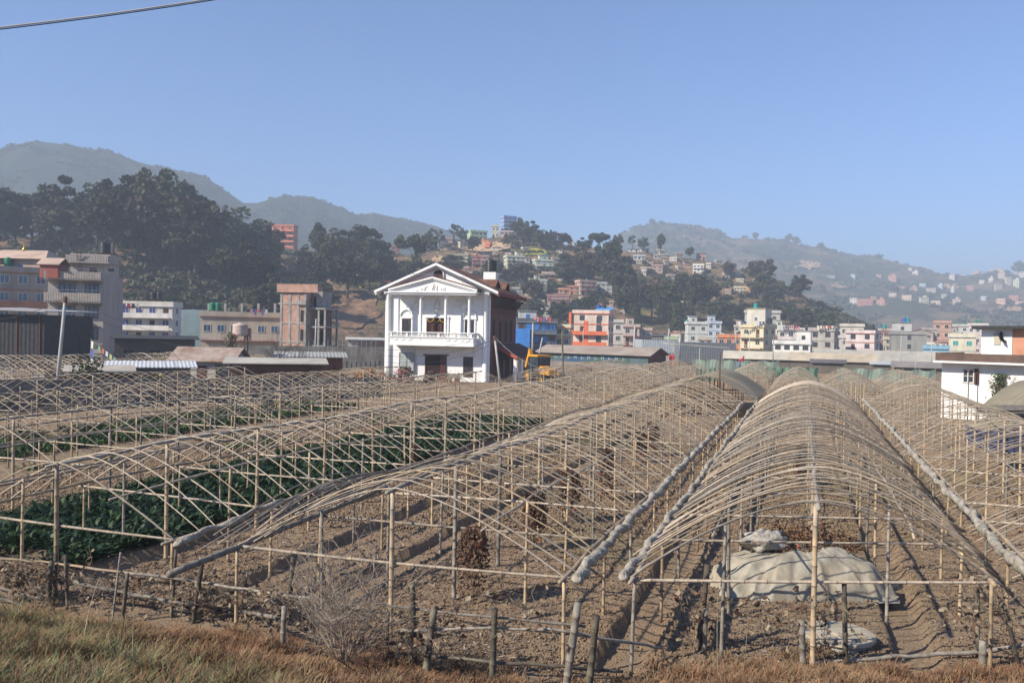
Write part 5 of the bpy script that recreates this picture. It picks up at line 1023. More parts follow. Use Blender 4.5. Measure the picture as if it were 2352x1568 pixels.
b = MB(); b.box(-.05, -.25, zt(792), bw + .05, 0, zt(788)); b.build('ground_band', paint((.28, .20, .19)), ap)
b = MB()
for k in (3.1, 3.5): b.beam((k, 1.9, zt(622)), (k, 1.2, zt(572)), .04, .04)
for j in range(12): b.beam((3.1, 1.9 - .06 * j, zt(620 - 4 * j)), (3.5, 1.9 - .06 * j, zt(620 - 4 * j)), .035, .035)
b.build('ladder', M_RUST, None, loc=ap.location, rotz=ang, label='rusty ladder standing on the terrace of the tall beige apartment building', cat='ladder')
Rb = Matrix.Rotation(ang, 3, 'Z')
st = MB()
for sx_ in (-.7, .7):
    for sy_ in (-.6, .6): st.beam((sx_, sy_, 0), (sx_, sy_, 1.3), .07, .07)
st.beam((-.7, -.6, .1), (.7, -.6, 1.2), .05, .05); st.box(-.8, -.7, 1.3, .8, .7, 1.37)
q = bo + Rb @ Vector((bw - 1.3, 4.5, zt(598))); st.build('tank_stand', M_RUST, None, loc=q, rotz=ang, label='rusty iron stand under the black tank on the tall beige building', cat='tank stand')
put('water_tank', tank_mesh(M_BLACKT, .72, 1.55), None, loc=q + Vector((0, 0, 1.37)), label='black water tank on an iron stand atop the tall beige building', cat='water tank', group='rooftop water tanks')
b = MB(); b.smooth = True; b.tube([(0, 0, .9), (2.3, 0, .9)], .24, 12); b.smooth = False; b.beam((.3, 0, 0), (.3, 0, .7), .06, .06); b.beam((2, 0, 0), (2, 0, .7), .06, .06); b.box(.1, -1.2, .15, 2.2, -.2, .22, Matrix.Rotation(.5, 3, 'X')); b.build('solar_heater', mat('white_steel', (.7, .7, .68), (.6, .6, .58), rough=.4), None, loc=bo + Rb @ Vector((bw - 5.1, 3.6, zt(598))), rotz=ang, label='white cylindrical solar water heater on the tall beige building', cat='water heater')

# ---- other buildings on the left
house('bluish shaded building with red balcony and tiled terrace edge at the far left', -40, 104, 612, 118, fl=5, wall=(.30, .30, .29), trim=(.34, .17, .12), cols=4, k=.5, balc=(3,), name='apartment_building', cat='building', glass=M_GLASSB, solid=True, tanks=((.42, 'green', .8), (.62, 'blue', 0), (.2, 'black', 1.0), (.83, 'black', .3)))
b = MB(); q = at(120, 620, 109); b.box(-1.2, -.8, 0, 1.2, 1.6, 1.8); b2 = thing('roof_hut', 'small red roof hut with beige gable between the two left buildings', 'roof hut', (q.x, q.y, zt(641)), 0); b.build('wall', paint((.30, .09, .07)), b2); b = MB(); b.add([(-1.5, -1.1, 1.8), (1.5, -1.1, 1.8), (1.5, .4, 2.7), (-1.5, .4, 2.7), (1.5, 1.9, 1.8), (-1.5, 1.9, 1.8), (-1.5, -1.1, 1.7), (1.5, -1.1, 1.7), (1.5, .4, 2.6), (-1.5, .4, 2.6), (1.5, 1.9, 1.7), (-1.5, 1.9, 1.7)], [(0, 1, 2, 3), (3, 2, 4, 5), (6, 9, 8, 7), (9, 11, 10, 8), (0, 6, 7, 1), (1, 7, 8, 2), (0, 3, 9, 6), (2, 8, 10, 4), (3, 5, 11, 9), (4, 10, 11, 5)]); b.build('roof', paint((.45, .33, .27)), b2)
q = at(45, 596, 122); b = MB(); b.add([(-5, -2, 0), (5, -2, 0), (3.4, 1.4, 1.5), (-3.4, 1.4, 1.5), (5, 5, 0), (-5, 5, 0)], [(0, 1, 2, 3), (1, 4, 2), (4, 5, 3, 2), (5, 0, 3), (0, 5, 4, 1)]); b.box(-4.4, -1.4, -2.2, 4.4, 4.4, 0); b.build('shrine_roof', paint((.50, .36, .28)), None, loc=(q.x, q.y, q.z), label='pale tiled hipped roof pavilion on the far left building', cat='pavilion')
b = MB(); b.smooth = True; b.lathe([(.001, 0), (.35, 0), (.3, .2), (.12, .35), (.16, .5), (.05, .8), (.001, 1.3)], 12); b.build('gilded_finial', mat('gold_finial', (.6, .38, .08), (.5, .3, .06), rough=.3, metal=.8), None, loc=(q.x - .2, q.y + 1.4, q.z + 1.45), label='small gilded finial on the pale tiled pavilion roof at far left', cat='finial')
# dark tin shed and its fence
M_TIN = mat('pale_corrugated_tin', (.42, .42, .41), (.32, .31, .30), scale=1.2, rough=.5, spec=.4, wave=('X', .25), c3=(.30, .22, .17)); M_TIND = mat('dark_corrugated_tin', (.022, .024, .028), (.04, .04, .045), wave=('X', .4), rough=.6)
o = thing('tin_shed', 'tall dark sheet-metal shed with a pale sloping roof at the left edge', 'shed', place(-75, 800, 78), 0); q0 = place(-75, 800, 78); q1 = place(101, 800, 78); zs = lambda Y, X=60, d=78: EYE + (hor(X) - Y) * d / FPX
b = MB(); b.box(0, 0, 0, q1.x - q0.x, 9, zs(722)); b.build('wall', M_TIND, o); b = MB(); L = q1.x - q0.x; b.add([(-.5, -.8, zs(712)), (L + .5, -.8, zs(716)), (L + .5, 9.4, zs(712)), (-.5, 9.4, zs(705)), (-.5, -.8, zs(712) + .1), (L + .5, -.8, zs(716) + .1), (L + .5, 9.4, zs(712) + .1), (-.5, 9.4, zs(705) + .1)], [(0, 3, 2, 1), (4, 5, 6, 7), (0, 1, 5, 4), (1, 2, 6, 5), (2, 3, 7, 6), (3, 0, 4, 7)]); b.build('roof', M_TIN, o)
for i in range(4): b = MB(); xx = .3 + i * 2.15; b.box(xx, -.08, 0, xx + .12, 0, zs(722)); b.build('frame_post', M_RUST, o)
b = MB(); q0 = place(-60, 850, 72); q1 = place(100, 850, 72); b.box(0, 0, -.2, q1.x - q0.x, .08, zs(845, 60, 72)); b.build('tin_fence', M_TIN, None, loc=q0, label='ribbed grey metal fence in front of the dark tin shed', cat='fence')
def wall_strip(name, label, X0, d0, X1, d1, Yt, m, th=.25, cat='wall', zb=-.3, Yt2=None):
    a = place(X0, Yt, d0, 0); c = place(X1, Yt2 or Yt, d1, 0); L = (c - a).length; r = math.atan2(c.y - a.y, c.x - a.x); z0 = EYE + (hor(X0) - Yt) * d0 / FPX; z1 = EYE + (hor(X1) - (Yt2 or Yt)) * d1 / FPX
    b = MB(); b.add([(0, 0, zb), (L, 0, zb), (L, th, zb), (0, th, zb), (0, 0, z0), (L, 0, z1), (L, th, z1), (0, th, z0)], [(0, 3, 2, 1), (4, 5, 6, 7), (0, 1, 5, 4), (1, 2, 6, 5), (2, 3, 7, 6), (3, 0, 4, 7)]); return b.build(name, m, None, loc=a, rotz=r, label=label, cat=cat)
wall_strip('low_wall', 'low weathered concrete wall behind the left bamboo frames', -80, 47, 880, 66, 874, M_CONCD, cat='wall', Yt2=866)
wall_strip('low_wall', 'grey concrete boundary wall in front of the brick shell building', 480, 112, 905, 112, 792, M_CONCD, Yt2=797)
# small net tunnels, sheds, shacks at left
for i, (s0, s1, t0, t1, lab) in enumerate(((-56, -51.6, 42, 78, 'small low arch frame behind the tin-roof sheds at left, front one'), (-61.5, -57, 44, 82, 'small low arch frame below the tall beige building, middle one'), (-67, -62.5, 46, 86, 'small low arch frame nearest the tall beige building'))):
    tunnel(lab, s0, s1, t0, t1, ze=1.0 + .2 * i, zr=2.0 + .2 * i, step=.7, group='small arch frames at left', rad=.03, posts=False)
house('small grey hut with rusty gable roof among the left frames', 402, 566, 800, 74, fl=1, wall=(.45, .44, .42), cols=3, k=.75, rot=-22, roof='gablex', roofm=mat('rusty_tin_roof', (.27, .19, .15), (.36, .30, .26), scale=1.5, wave=('Y', .3), c3=(.2, .12, .08)), name='hut', cat='hut', frame=M_BROWNF, bands=False)
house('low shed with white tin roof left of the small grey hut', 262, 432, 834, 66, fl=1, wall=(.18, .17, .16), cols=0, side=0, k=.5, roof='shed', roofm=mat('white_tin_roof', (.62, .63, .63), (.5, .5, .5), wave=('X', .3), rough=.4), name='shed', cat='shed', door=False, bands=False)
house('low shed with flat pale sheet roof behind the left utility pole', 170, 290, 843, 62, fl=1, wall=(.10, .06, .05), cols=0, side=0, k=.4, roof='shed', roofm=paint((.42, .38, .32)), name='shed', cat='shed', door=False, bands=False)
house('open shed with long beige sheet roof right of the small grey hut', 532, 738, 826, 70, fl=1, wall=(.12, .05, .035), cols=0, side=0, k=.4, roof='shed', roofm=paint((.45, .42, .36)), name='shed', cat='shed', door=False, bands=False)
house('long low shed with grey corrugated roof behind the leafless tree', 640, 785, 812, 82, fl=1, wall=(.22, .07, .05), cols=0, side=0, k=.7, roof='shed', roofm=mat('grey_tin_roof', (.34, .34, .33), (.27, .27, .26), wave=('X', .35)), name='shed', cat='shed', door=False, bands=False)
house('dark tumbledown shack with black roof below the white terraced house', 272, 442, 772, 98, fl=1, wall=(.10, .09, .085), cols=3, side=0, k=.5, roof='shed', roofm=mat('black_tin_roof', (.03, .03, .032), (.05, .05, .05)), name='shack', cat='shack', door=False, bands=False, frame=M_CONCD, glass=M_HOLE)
house('white terraced house with blue windows and laundry balcony at left', 280, 412, 692, 150, fl=4, wall=(.62, .60, .56), trim=(.70, .69, .66), cols=4, rot=-22, k=.45, balc=(1, 2, 3), tanks=((.52, 'black', 1.2), (.64, 'black', 1.2)), glass=mat('violet_blue_glass', (.05, .06, .22), (.08, .10, .26), rough=.2), solid=True)
b = MB(); q = place(442, 760, 160); b.box(-4.2, 0, -1, 4.2, 6, EYE + (hor(442) - 711) * 160 / FPX); b.build('windowless_block', mat('pale_teal_plaster', (.38, .52, .53), (.30, .38, .38), scale=.3, stretch=(1, 1, .5)), None, loc=q, rotz=-.1 - math.atan2(q.x, q.y), label='plain pale teal windowless wall block beside the white terraced house', cat='building')
house('wide beige two-storey house with pink bands and bannered ground floor', 466, 652, 716, 140, fl=2, wall=(.46, .40, .32), trim=(.42, .27, .24), cols=6, rot=-6, k=.5, balc=(1,), tanks=((.1, 'green', .9), (.17, 'green', .9), (.62, 'black', .6)), glass=M_GLASSB, zb=-1.0)
for i in range(5):
    q = at(480 + 38 * i, 714, 143); b = MB(); b.box(-.2, -.2, -.6, .2, .2, 1.3); b.build('roof_column', M_CONC, None, loc=q, label='bare concrete stub column on the wide beige house roof', cat='column', group='stub columns on the wide beige house')
# brick shell building
q0 = place(644, 720, 132); o = thing('brick_building', 'unfinished bare brick and concrete frame building', 'building', q0, -.42 - math.atan2(q0.x, q0.y)); z_ = lambda Y: EYE + (hor(690) - Y) * 132 / FPX; bwl = 62 * 132 / FPX; cw = 43 * 132 / FPX
b = MB(); b.box(0, 0, -1, bwl, 7, z_(656)); b.build('brick_wall', BRICK, o)
for i, Y in enumerate((667, 698, 742, 785)): b = MB(); b.box(-.35 if i < 2 else -.06, -.08, z_(Y + 1.8), bwl + .05, 7.1, z_(Y - 1.8)); b.build('concrete_beam', M_CONC, o)
for x in (0, bwl * .33, bwl * .66, bwl - .3): b = MB(); b.box(x - .04, -.07, -1, x + .32, .01, z_(656)); b.build('concrete_column', M_CONC, o)
b = MB(); b.box(bwl * .66, -.4, z_(690), bwl + .1, -.09, z_(700)); b.build('balcony_panel', M_CONC, o)
for i, Y in enumerate((708, 750, 794)):
    b = MB(); b.box(bwl, .6, z_(Y + 2), bwl + cw, 6.4, z_(Y - 2)); b.build('floor_slab', M_CONC, o)
for i in range(3):
    for x in (0, cw * .55, cw - .3):
        for yy in (.7, 6.0): b = MB(); b.box(bwl + x, yy, z_((750, 794, 840)[i]), bwl + x + .3, yy + .3, z_((710, 752, 796)[i])); b.build('frame_column', M_CONC, o)
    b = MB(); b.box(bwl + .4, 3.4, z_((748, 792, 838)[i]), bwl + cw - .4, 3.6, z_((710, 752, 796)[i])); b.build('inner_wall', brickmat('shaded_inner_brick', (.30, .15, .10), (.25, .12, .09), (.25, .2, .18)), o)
    b = MB(); b.box(bwl + .8, 3.3, z_((744, 788, 834)[i]), bwl + 1.7, 3.39, z_((718, 760, 804)[i])); b.build('window_opening', M_HOLE, o)
    b = MB(); b.box(bwl - .9, -.09, z_((738, 782, 826)[i]), bwl - .45, -.03, z_((712, 756, 800)[i])); b.build('window_opening', M_HOLE, o)
b = MB(); b.box(bwl + .2, 2, z_(706), bwl + 1.9, 6, z_(668)); b.build('stair_tower', M_CONC, o)
b = MB(); b.box(bwl + .4, 1.99, z_(704), bwl + .9, 2.03, z_(680)); b.build('tower_opening', M_HOLE, o)
b = MB(); b.box(-.5, -.35, z_(672), bwl + 2.0, -.15, z_(653)) ; b.box(-.5, -.15, z_(672), -.3, 6, z_(653)); b.build('roof_parapet', BRICK, o)
# small middle-left sheds
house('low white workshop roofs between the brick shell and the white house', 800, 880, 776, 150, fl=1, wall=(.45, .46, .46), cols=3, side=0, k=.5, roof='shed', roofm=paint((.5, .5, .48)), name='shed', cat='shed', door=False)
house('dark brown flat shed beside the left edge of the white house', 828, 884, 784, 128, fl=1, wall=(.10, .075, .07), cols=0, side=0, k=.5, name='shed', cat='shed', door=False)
q = place(845, 815, 125); n = 900; a = RNG.uniform(0, 6.28, n); r = RNG.uniform(0, 1, n) ** .5; c = np.stack([5 * r * np.cos(a), 2.2 * r * np.sin(a), 1.5 * (1 - r ** 1.6) + RNG.uniform(0, .2, n)], -1); v, f = rndquads(c, .35); put('rubble_pile', np_mesh('rubble_pile', v, f, [paint((.42, .37, .30))]), None, loc=(q.x, q.y, .6), label='pale rubble pile beside the left corner of the white house', cat='rubble pile', kind='stuff')
p = place(662, 850, 74); bare_tree((p.x, p.y, 0), 5.6, 'dark leafless tree in front of the brick shell building', me=bare_tree_mesh(11, 6, .42, 3, .016).mesh('branches', [mat('dark_bark', (.07, .055, .05), (.05, .04, .035))]))
p = place(640, 850, 80); bare_tree((p.x, p.y, 0), 3.2, 'smaller leafless tree left behind the dark leafless one', me=BAREH)
# pink tank on creeper-covered stand
q = place(543, 850, 80); zz = lambda Y: EYE + (hor(543) - Y) * 80 / FPX; st = MB()
for sx_ in (-.6, .6):
    for sy_ in (-.5, .5): st.beam((sx_ + .3, sy_, 0), (sx_ + .3, sy_, zz(771)), .09, .09)
st.beam((-.3, -.5, 1.3), (.9, -.5, zz(776)), .05, .05); st.box(-.4, -.7, zz(771), 1.1, .7, zz(771) + .1); st.build('tank_stand', M_RUST, None, loc=q, label='rusty iron stand carrying the faded pink tank', cat='tank stand')
put('water_tank', tank_mesh(mat('faded_pink_plastic', (.45, .33, .30), (.52, .42, .38), scale=2), .72, 1.1), None, loc=q + Vector((.3, 0, zz(771) + .1)), label='faded pink water tank on the rusty creeper-covered stand', cat='water tank', group='rooftop water tanks')
n = 900; c = np.stack([RNG.normal(-.5, .28, n), RNG.normal(-.3, .3, n), RNG.uniform(.8, zz(762), n)], -1); v, f = rndquads(c, .13); put('creeper', np_mesh('creeper', v, f, [LEAFC['olive'], M_PALEDRY], RNG.integers(0, 2, n)), None, loc=q, label='dry creeper climbing the pink tank stand', cat='creeper')
def bush(label, X, Yb, d, w_, h_, mats, n=700, sz=.16):
    q = place(X, Yb, d); a = RNG.normal(size=(n, 3)); a /= np.linalg.norm(a, axis=1)[:, None]; lob = RNG.uniform(-.5, .5, (7, 3)); li = RNG.integers(0, 7, n); c = (lob[li] + a * .42 * RNG.uniform(.5, 1.1, (n, 1))) * np.array([w_, w_, h_ * .75]) + np.array([0, 0, h_ * .5]); v, f = rndquads(c, sz); put('bush', np_mesh('bush', v, f, mats, RNG.integers(0, len(mats), n)), None, loc=q, label=label, cat='bush')
bush('dark green bushy shrub beside the left utility pole', 207, 850, 60, 1.4, 2.4, [LEAFC['dark'], LEAFC['green']]); bush('yellowish bush in front of the white tin roof', 355, 850, 60, 1.1, 1.6, [LEAFC['olive'], paint((.30, .26, .06))])
M_MARI = paint((.65, .20, .02)); bush('left orange marigold bush behind the far left frames', 775, 855, 74, 1.3, 1.7, [M_MARI, LEAFC['green']]); bush('right orange marigold bush beside the white house corner', 850, 850, 78, 1.8, 1.5, [M_MARI, LEAFC['green']]); bush('pink and green flower bush at the white house left window', 935, 868, 84, 1.2, 1.5, [LEAFC['green'], paint((.5, .08, .15)), LEAFC['brown']]); bush('brown dry bush at the main doorway of the white house', 990, 870, 85, .9, 1.0, [LEAFC['brown'], M_DRYLEAF])
# prayer flags pole
q = place(206, 850, 70); o = thing('flag_pole', 'slim pole with faded prayer flags before the tall beige building', 'flag pole', q); zf = lambda Y: EYE + (hor(206) - Y) * 70 / FPX
b = MB(); b.tube([(0, 0, 0), (.1, 0, zf(777))], .04, 6); b.build('pole', M_CONC, o)
for i, c in enumerate(((.75, .75, .75), (.1, .15, .5), (.7, .7, .7), (.6, .1, .06), (.6, .58, .5))): b = MB(); z0 = zf(782) - i * .75; b.add([(.1, -.03, z0), (.32 + .05 * (i % 2), -.1, z0 - .1), (.28, -.05, z0 - .7), (.09, -.03, z0 - .65)], [(0, 1, 2, 3)]); b.build('flag', paint(c), o)
b = MB(); b.tube([(.1, 0, zf(780)), (1.2, .3, zf(805)), (2.4, .5, zf(830))], .01, 3); b.build('string', M_ROPE, o)
for i in range(7): f_ = .08 + i * .13; b = MB(); p0 = Vector((.1 + 2.3 * f_, .5 * f_, zf(780) + (zf(830) - zf(780)) * f_)); b.add([p0, p0 + Vector((.25, 0, -.2)), p0 + Vector((.2, 0, -.6)), p0 + Vector((-.03, 0, -.4))], [(0, 1, 2, 3)]); b.build('flag', paint(((.6, .6, .3), (.3, .5, .3), (.6, .2, .15), (.7, .7, .7))[i % 4]), o)

# ---- centre: long shed, blue building, orange apartments
q0 = place(1236, 800, 132); q1 = place(1489, 800, 122); L = (q1 - q0).length; r = math.atan2(q1.y - q0.y, q1.x - q0.x); dsh = 7.0
o = thing('long_shed', 'long low shed with brown corrugated roof and painted blue-green wall', 'shed', q0, r); ez = EYE + (770 - 815.5) * 122 / FPX; rz_ = EYE + (771 - 800) * 125 / FPX
b = MB(); b.box(0, 0, -.5, L, dsh, ez); b.add([(L, 0, ez), (L, dsh, ez), (L, dsh / 2, rz_), (0, 0, ez), (0, dsh, ez), (0, dsh / 2, rz_)], [(0, 1, 2), (3, 5, 4), (0, 2, 5, 3), (1, 4, 5, 2)]); b.build('wall', mat('blue_green_painted_wall', (.05, .10, .085), (.10, .13, .16), scale=.5, detail=3, c3=(.03, .08, .17), s3=.5), o)
b = MB(); b.box(L + .002, .05, -.4, L + .05, dsh - .05, ez); b.add([(L + .02, 0, ez), (L + .02, dsh, ez), (L + .02, dsh / 2, rz_ - .05)], [(0, 1, 2)]); b.build('end_wall', paint((.16, .055, .045)), o)
b = MB(); P = [(-.5, -.5, ez - .1), (L + .6, -.5, ez - .1), (L + .6, dsh / 2, rz_ + .05), (-.5, dsh / 2, rz_ + .05), (L + .6, dsh + .5, ez - .1), (-.5, dsh + .5, ez - .1)]; b.add(P + [(p[0], p[1], p[2] + .07) for p in P], [(0, 3, 2, 1), (3, 5, 4, 2), (6, 7, 8, 9), (9, 8, 10, 11), (0, 1, 7, 6), (1, 2, 8, 7), (2, 4, 10, 8), (0, 6, 9, 3), (3, 9, 11, 5)]); b.build('roof', mat('brown_tin_roof', (.34, .29, .24), (.27, .22, .18), scale=.4, wave=('X', .35)), o)
b = MB(); b.box(-.2, -.12, -.5, L + .05, -.01, ez - 1.35); b.build('plinth', paint((.24, .21, .19)), o)
b = MB()
rr = random.Random(5)
for i in range(11): # faint painted scrawl on the wall
    x = 3 + i * (L - 6) / 11
    if i % 2: b.box(x, -.02, ez - .9, x + .08, -.003, ez - .3); b.box(x + .35, -.02, ez - .9, x + .43, -.003, ez - .3); b.box(x + .08, -.02, ez - .65, x + .35, -.003, ez - .57)
    else: b.box(x, -.02, ez - .8, x + .6, -.003, ez - .73); b.box(x + .1, -.02, ez - 1.0, x + .18, -.003, ez - .4)
b.build('wall_scrawl', paint((.35, .42, .38)), o)
house('bright blue commercial building with grey upper terrace behind the brick house side', 1184, 1278, 731, 185, fl=3, wall=(.12, .13, .15), trim=(.30, .32, .33), cols=5, rot=4, k=.7, pent=(.05, .5, 2.4, (.55, .56, .56)), glass=mat('bright_blue_panel', (.04, .22, .62), (.03, .16, .5), rough=.4), frame=paint((.1, .25, .55)), name='building', cat='building', balc=(1, 2))
q = place(1192, 760, 182); b = MB(); b.box(-2.2, -.5, 0, 2.4, 3, EYE + (hor(1192) - 754) * 182 / FPX); b.build('blue_annex', paint((.06, .25, .68)), None, loc=q, rotz=.05, label='vivid blue painted annex block left of the blue commercial building', cat='building')
r_ = house('orange and cream four-storey apartment building with blue-tin roof corner', 1317, 1410, 712, 200, fl=4, wall=(.68, .55, .48), trim=(.66, .16, .07), cols=2, rot=-12, k=.75, side=2, balc=(1, 2), tanks=((.62, 'blue', .8), (.78, 'black', .8)), solid=True, name='apartment_building', cat='building', frame=M_BROWNF)
rt, wd_, dp_, H_, Hb_ = r_
b = MB(); b.box(-wd_ / 2 + wd_ * .30, -dp_ / 2 - .12, 0, -wd_ / 2 + wd_ * .42, -dp_ / 2 - .0, H_ - 2.6); b.build('orange_fin', paint((.66, .16, .07)), rt); b = MB(); b.box(-wd_ / 2 + wd_ * .66, -dp_ / 2 - .06, 0, -wd_ / 2 + wd_ * .80, -dp_ / 2, H_ - 1.6); b.build('dark_glass_strip', M_GLASS, rt)
b = MB(); b.box(-wd_ / 2 - 2.6, -dp_ / 2 - .6, 5.6, -wd_ / 2 - .0, dp_ / 4, 6.3); b.box(-wd_ / 2 - 2.6, -dp_ / 2 - .6, -1, -wd_ / 2 - 2.1, -dp_ / 2 - .1, 5.6); b.box(-wd_ / 2 - 1.0, -dp_ / 2 - .6, 6.3, -wd_ / 2 - .4, -dp_ / 2 - .1, H_ - .6); b.build('orange_wing', paint((.66, .16, .07)), rt)
b = MB(); b.add([(wd_ * .1, -dp_ / 2, H_), (wd_ / 2 + .4, -dp_ / 2, H_ - .1), (wd_ / 2 + .4, dp_ / 2, H_ + .9), (wd_ * .1, dp_ / 2, H_ + .9), (wd_ * .1, -dp_ / 2, H_ + .08), (wd_ / 2 + .4, -dp_ / 2, H_ - .02), (wd_ / 2 + .4, dp_ / 2, H_ + .98), (wd_ * .1, dp_ / 2, H_ + .98)], [(0, 3, 2, 1), (4, 5, 6, 7), (0, 1, 5, 4), (1, 2, 6, 5), (2, 3, 7, 6), (3, 0, 4, 7)]); b.build('blue_tin_roof', paint((.10, .30, .62)), rt)
house('cream three-storey house with orange parapet left of the orange apartments', 1277, 1312, 744, 190, fl=3, wall=(.62, .57, .42), trim=(.60, .20, .10), cols=2, rot=-8, k=.6)
house('plain grey-white annex right of the orange apartments', 1408, 1431, 733, 215, fl=3, wall=(.55, .52, .48), cols=1, k=1.0, side=1)
house('pagoda-topped pink and white house right of the orange apartments', 1427, 1468, 744, 225, fl=3, wall=(.60, .50, .44), trim=(.35, .12, .09), cols=2, k=.8, rot=10, balc=(1, 2), pent=(.25, .7, 2.6))
house('red-banded house with blue tin porch behind the grey metal shed', 1462, 1496, 752, 228, fl=3, wall=(.46, .40, .36), trim=(.30, .08, .07), cols=3, k=.8, balc=(1,), glass=M_GLASSB)
wall_strip('metal_shed', 'large pale grey-blue sheet metal wall shed right of the long shed', 1474, 172, 1562, 172, 779, mat('pale_blue_grey_tin', (.36, .40, .44), (.30, .33, .36), wave=('X', .5)), 10, 'shed', Yt2=783)
wall_strip('metal_shed', 'dark blue-grey sheet metal shed behind the pale sloping canopy', 1560, 168, 1690, 168, 785, mat('dark_blue_grey_tin', (.15, .17, .19), (.12, .13, .15), wave=('X', .5)), 9, 'shed', Yt2=788)
q = place(1600, 790, 158); b = MB(); b.box(-6, -3, 3.55, 5.5, 3, 3.68, Matrix.Rotation(.05, 3, 'Y')); 
for x in (-5, 0, 5): b.beam((x, -2.7, -.2), (x, -2.7, 3.5), .15, .15)
b.build('canopy', paint((.5, .46, .38)), None, loc=q, label='beige sloping sheet canopy in front of the metal sheds', cat='canopy')

# ---- town on the right
TOWN = [
 ('white-walled patchy block with roof room left of the orange flat house', 1574, 1626, 738, 262, dict(fl=3, wall=(.60, .63, .62), cols=2, rot=10, k=.8, pent=(.1, .5, 2.4), tanks=((.05, 'teal', 0),))),
 ('pale blue stepped house behind the patchy white block', 1621, 1656, 737, 290, dict(fl=4, wall=(.52, .60, .72), cols=2, rot=8, k=.8, pent=(.1, .6, 2.6))),
 ('flat orange house with pillars beside the dark metal shed', 1649, 1700, 767, 215, dict(fl=2, wall=(.62, .25, .12), trim=(.72, .28, .12), cols=3, k=.6)),
 ('tall cream building with clothes on its roof and teal tank on top', 1702, 1780, 744, 205, dict(fl=3, wall=(.68, .60, .40), trim=(.55, .45, .30), cols=2, rot=-30, k=.9, side=2, pent=(.05, .85, 4.6, (.55, .53, .46)), balc=(1, 2), tanks=((.3, 'teal', 0), (.93, 'black', 1.0)))),
 ('grey penthouse house behind the cream building', 1712, 1790, 712, 245, dict(fl=4, wall=(.45, .44, .42), cols=3, k=.7, tanks=((.8, 'black', .5),))),
 ('narrow white and green house between the cream and white gable houses', 1778, 1800, 746, 240, dict(fl=3, wall=(.55, .60, .50), cols=1, k=.8, pent=(.2, .8, 2.0))),
 ('white house with gabled attic window and pillared verandah', 1778, 1864, 782, 190, dict(fl=2, wall=(.72, .72, .70), trim=(.35, .34, .33), cols=4, rot=-6, k=.7, frame=M_BROWNF, pent=(.6, .98, 3.0))),
 ('white house with red clothes on the roof behind the gabled one', 1788, 1845, 752, 225, dict(fl=3, wall=(.66, .60, .58), cols=3, k=.6)),
 ('grey-beige three-storey house with two black roof tanks', 1860, 1922, 752, 210, dict(fl=3, wall=(.42, .39, .36), trim=(.38, .36, .34), cols=2, rot=-10, k=.8, side=1, frame=M_BROWNF, tanks=((.25, 'black', 1.0), (.45, 'black', 1.0)))),
 ('cream-roofed block behind the pink and white house', 1932, 1982, 743, 245, dict(fl=3, wall=(.58, .55, .48), cols=3, k=.7)),
 ('pink and white house with red awning balcony', 1946, 2018, 758, 215, dict(fl=3, wall=(.66, .58, .58), trim=(.48, .17, .14), cols=2, rot=-14, k=.8, balc=(1,), tanks=((.8, 'black', .9),), frame=M_BROWNF)),
 ('narrow dark red shaded house right of the pink and white one', 2012, 2050, 760, 250, dict(fl=3, wall=(.28, .14, .12), cols=2, k=.8, tanks=((.5, 'teal', 1.5),))),
 ('bare grey concrete three-storey block with one column of windows', 2046, 2124, 760, 222, dict(fl=3, wall=(.30, .30, .29), trim=(.33, .33, .32), cols=1, rot=6, k=.8, ww=.9, pent=(.05, .6, 3.0, (.5, .5, .48)), tanks=((.5, 'teal', 0), (.42, 'blue', 0)), bands=False, frame=M_CONCD)),
 ('red hip-roofed house behind the bare concrete block', 2086, 2140, 764, 285, dict(fl=3, wall=(.42, .33, .30), cols=3, k=.7, roof='gable', roofm=paint((.38, .12, .08)))),
 ('unfinished brick tower house at the right of town', 2146, 2182, 736, 300, dict(fl=4, wall=BRICK, trim=M_CONC, cols=2, k=.8, glass=M_HOLE, frame=M_CONC)),
 ('raw concrete frame house left of the brick tower', 2120, 2150, 752, 290, dict(fl=3, wall=(.35, .34, .32), cols=2, k=.8, glass=M_HOLE)),
 ('cream long house with teal windows left of the white two-storey building', 2183, 2238, 766, 200, dict(fl=2, wall=(.62, .58, .44), trim=(.5, .5, .48), cols=2, k=.6, glass=TK['teal'])),
 ('low bright blue painted house below the red hip roof', 2124, 2176, 793, 195, dict(fl=1, wall=(.18, .42, .60), trim=(.2, .3, .4), cols=3, k=.5)),
 ('grey house with green roof tank above the cream long house', 2190, 2222, 744, 320, dict(fl=4, wall=(.5, .5, .47), cols=2, k=.7, tanks=((.3, 'green', 0), (.7, 'green', 0)))),
 ('white distant house with twin green tanks near the right edge', 2226, 2266, 742, 340, dict(fl=3, wall=(.62, .56, .55), cols=3, k=.7, tanks=((.4, 'green', 1.0), (.6, 'green', 1.0)))),
 ('distant peach house over the dark roof of the white building', 2262, 2320, 752, 330, dict(fl=3, wall=(.60, .42, .30), cols=4, k=.6, tanks=((.8, 'green', 0),))),
 ('distant white town house with green tank beside the bare slope', 1990, 2040, 762, 300, dict(fl=3, wall=(.60, .55, .52), cols=3, k=.6)),
 ('small distant beige house behind the patchy white block', 1548, 1580, 760, 300, dict(fl=2, wall=(.48, .42, .36), cols=3, k=.6)),
 ('small brown sheet-roofed house above the pale metal shed', 1492, 1530, 768, 250, dict(fl=2, wall=(.16, .15, .14), cols=3, k=.6, roof='shed')),
 ('little mint-green windowed house above the pale metal shed', 1528, 1556, 772, 200, dict(fl=2, wall=(.36, .46, .30), cols=2, k=.6)),
 ('distant row house with brown parapet at right behind the tarp roofs', 2330, 2380, 748, 300, dict(fl=3, wall=(.5, .46, .42), cols=3, k=.6)),
]
for lab, x0, x1, yt, d, kw in TOWN: house(lab, x0, x1, yt, d, **kw)
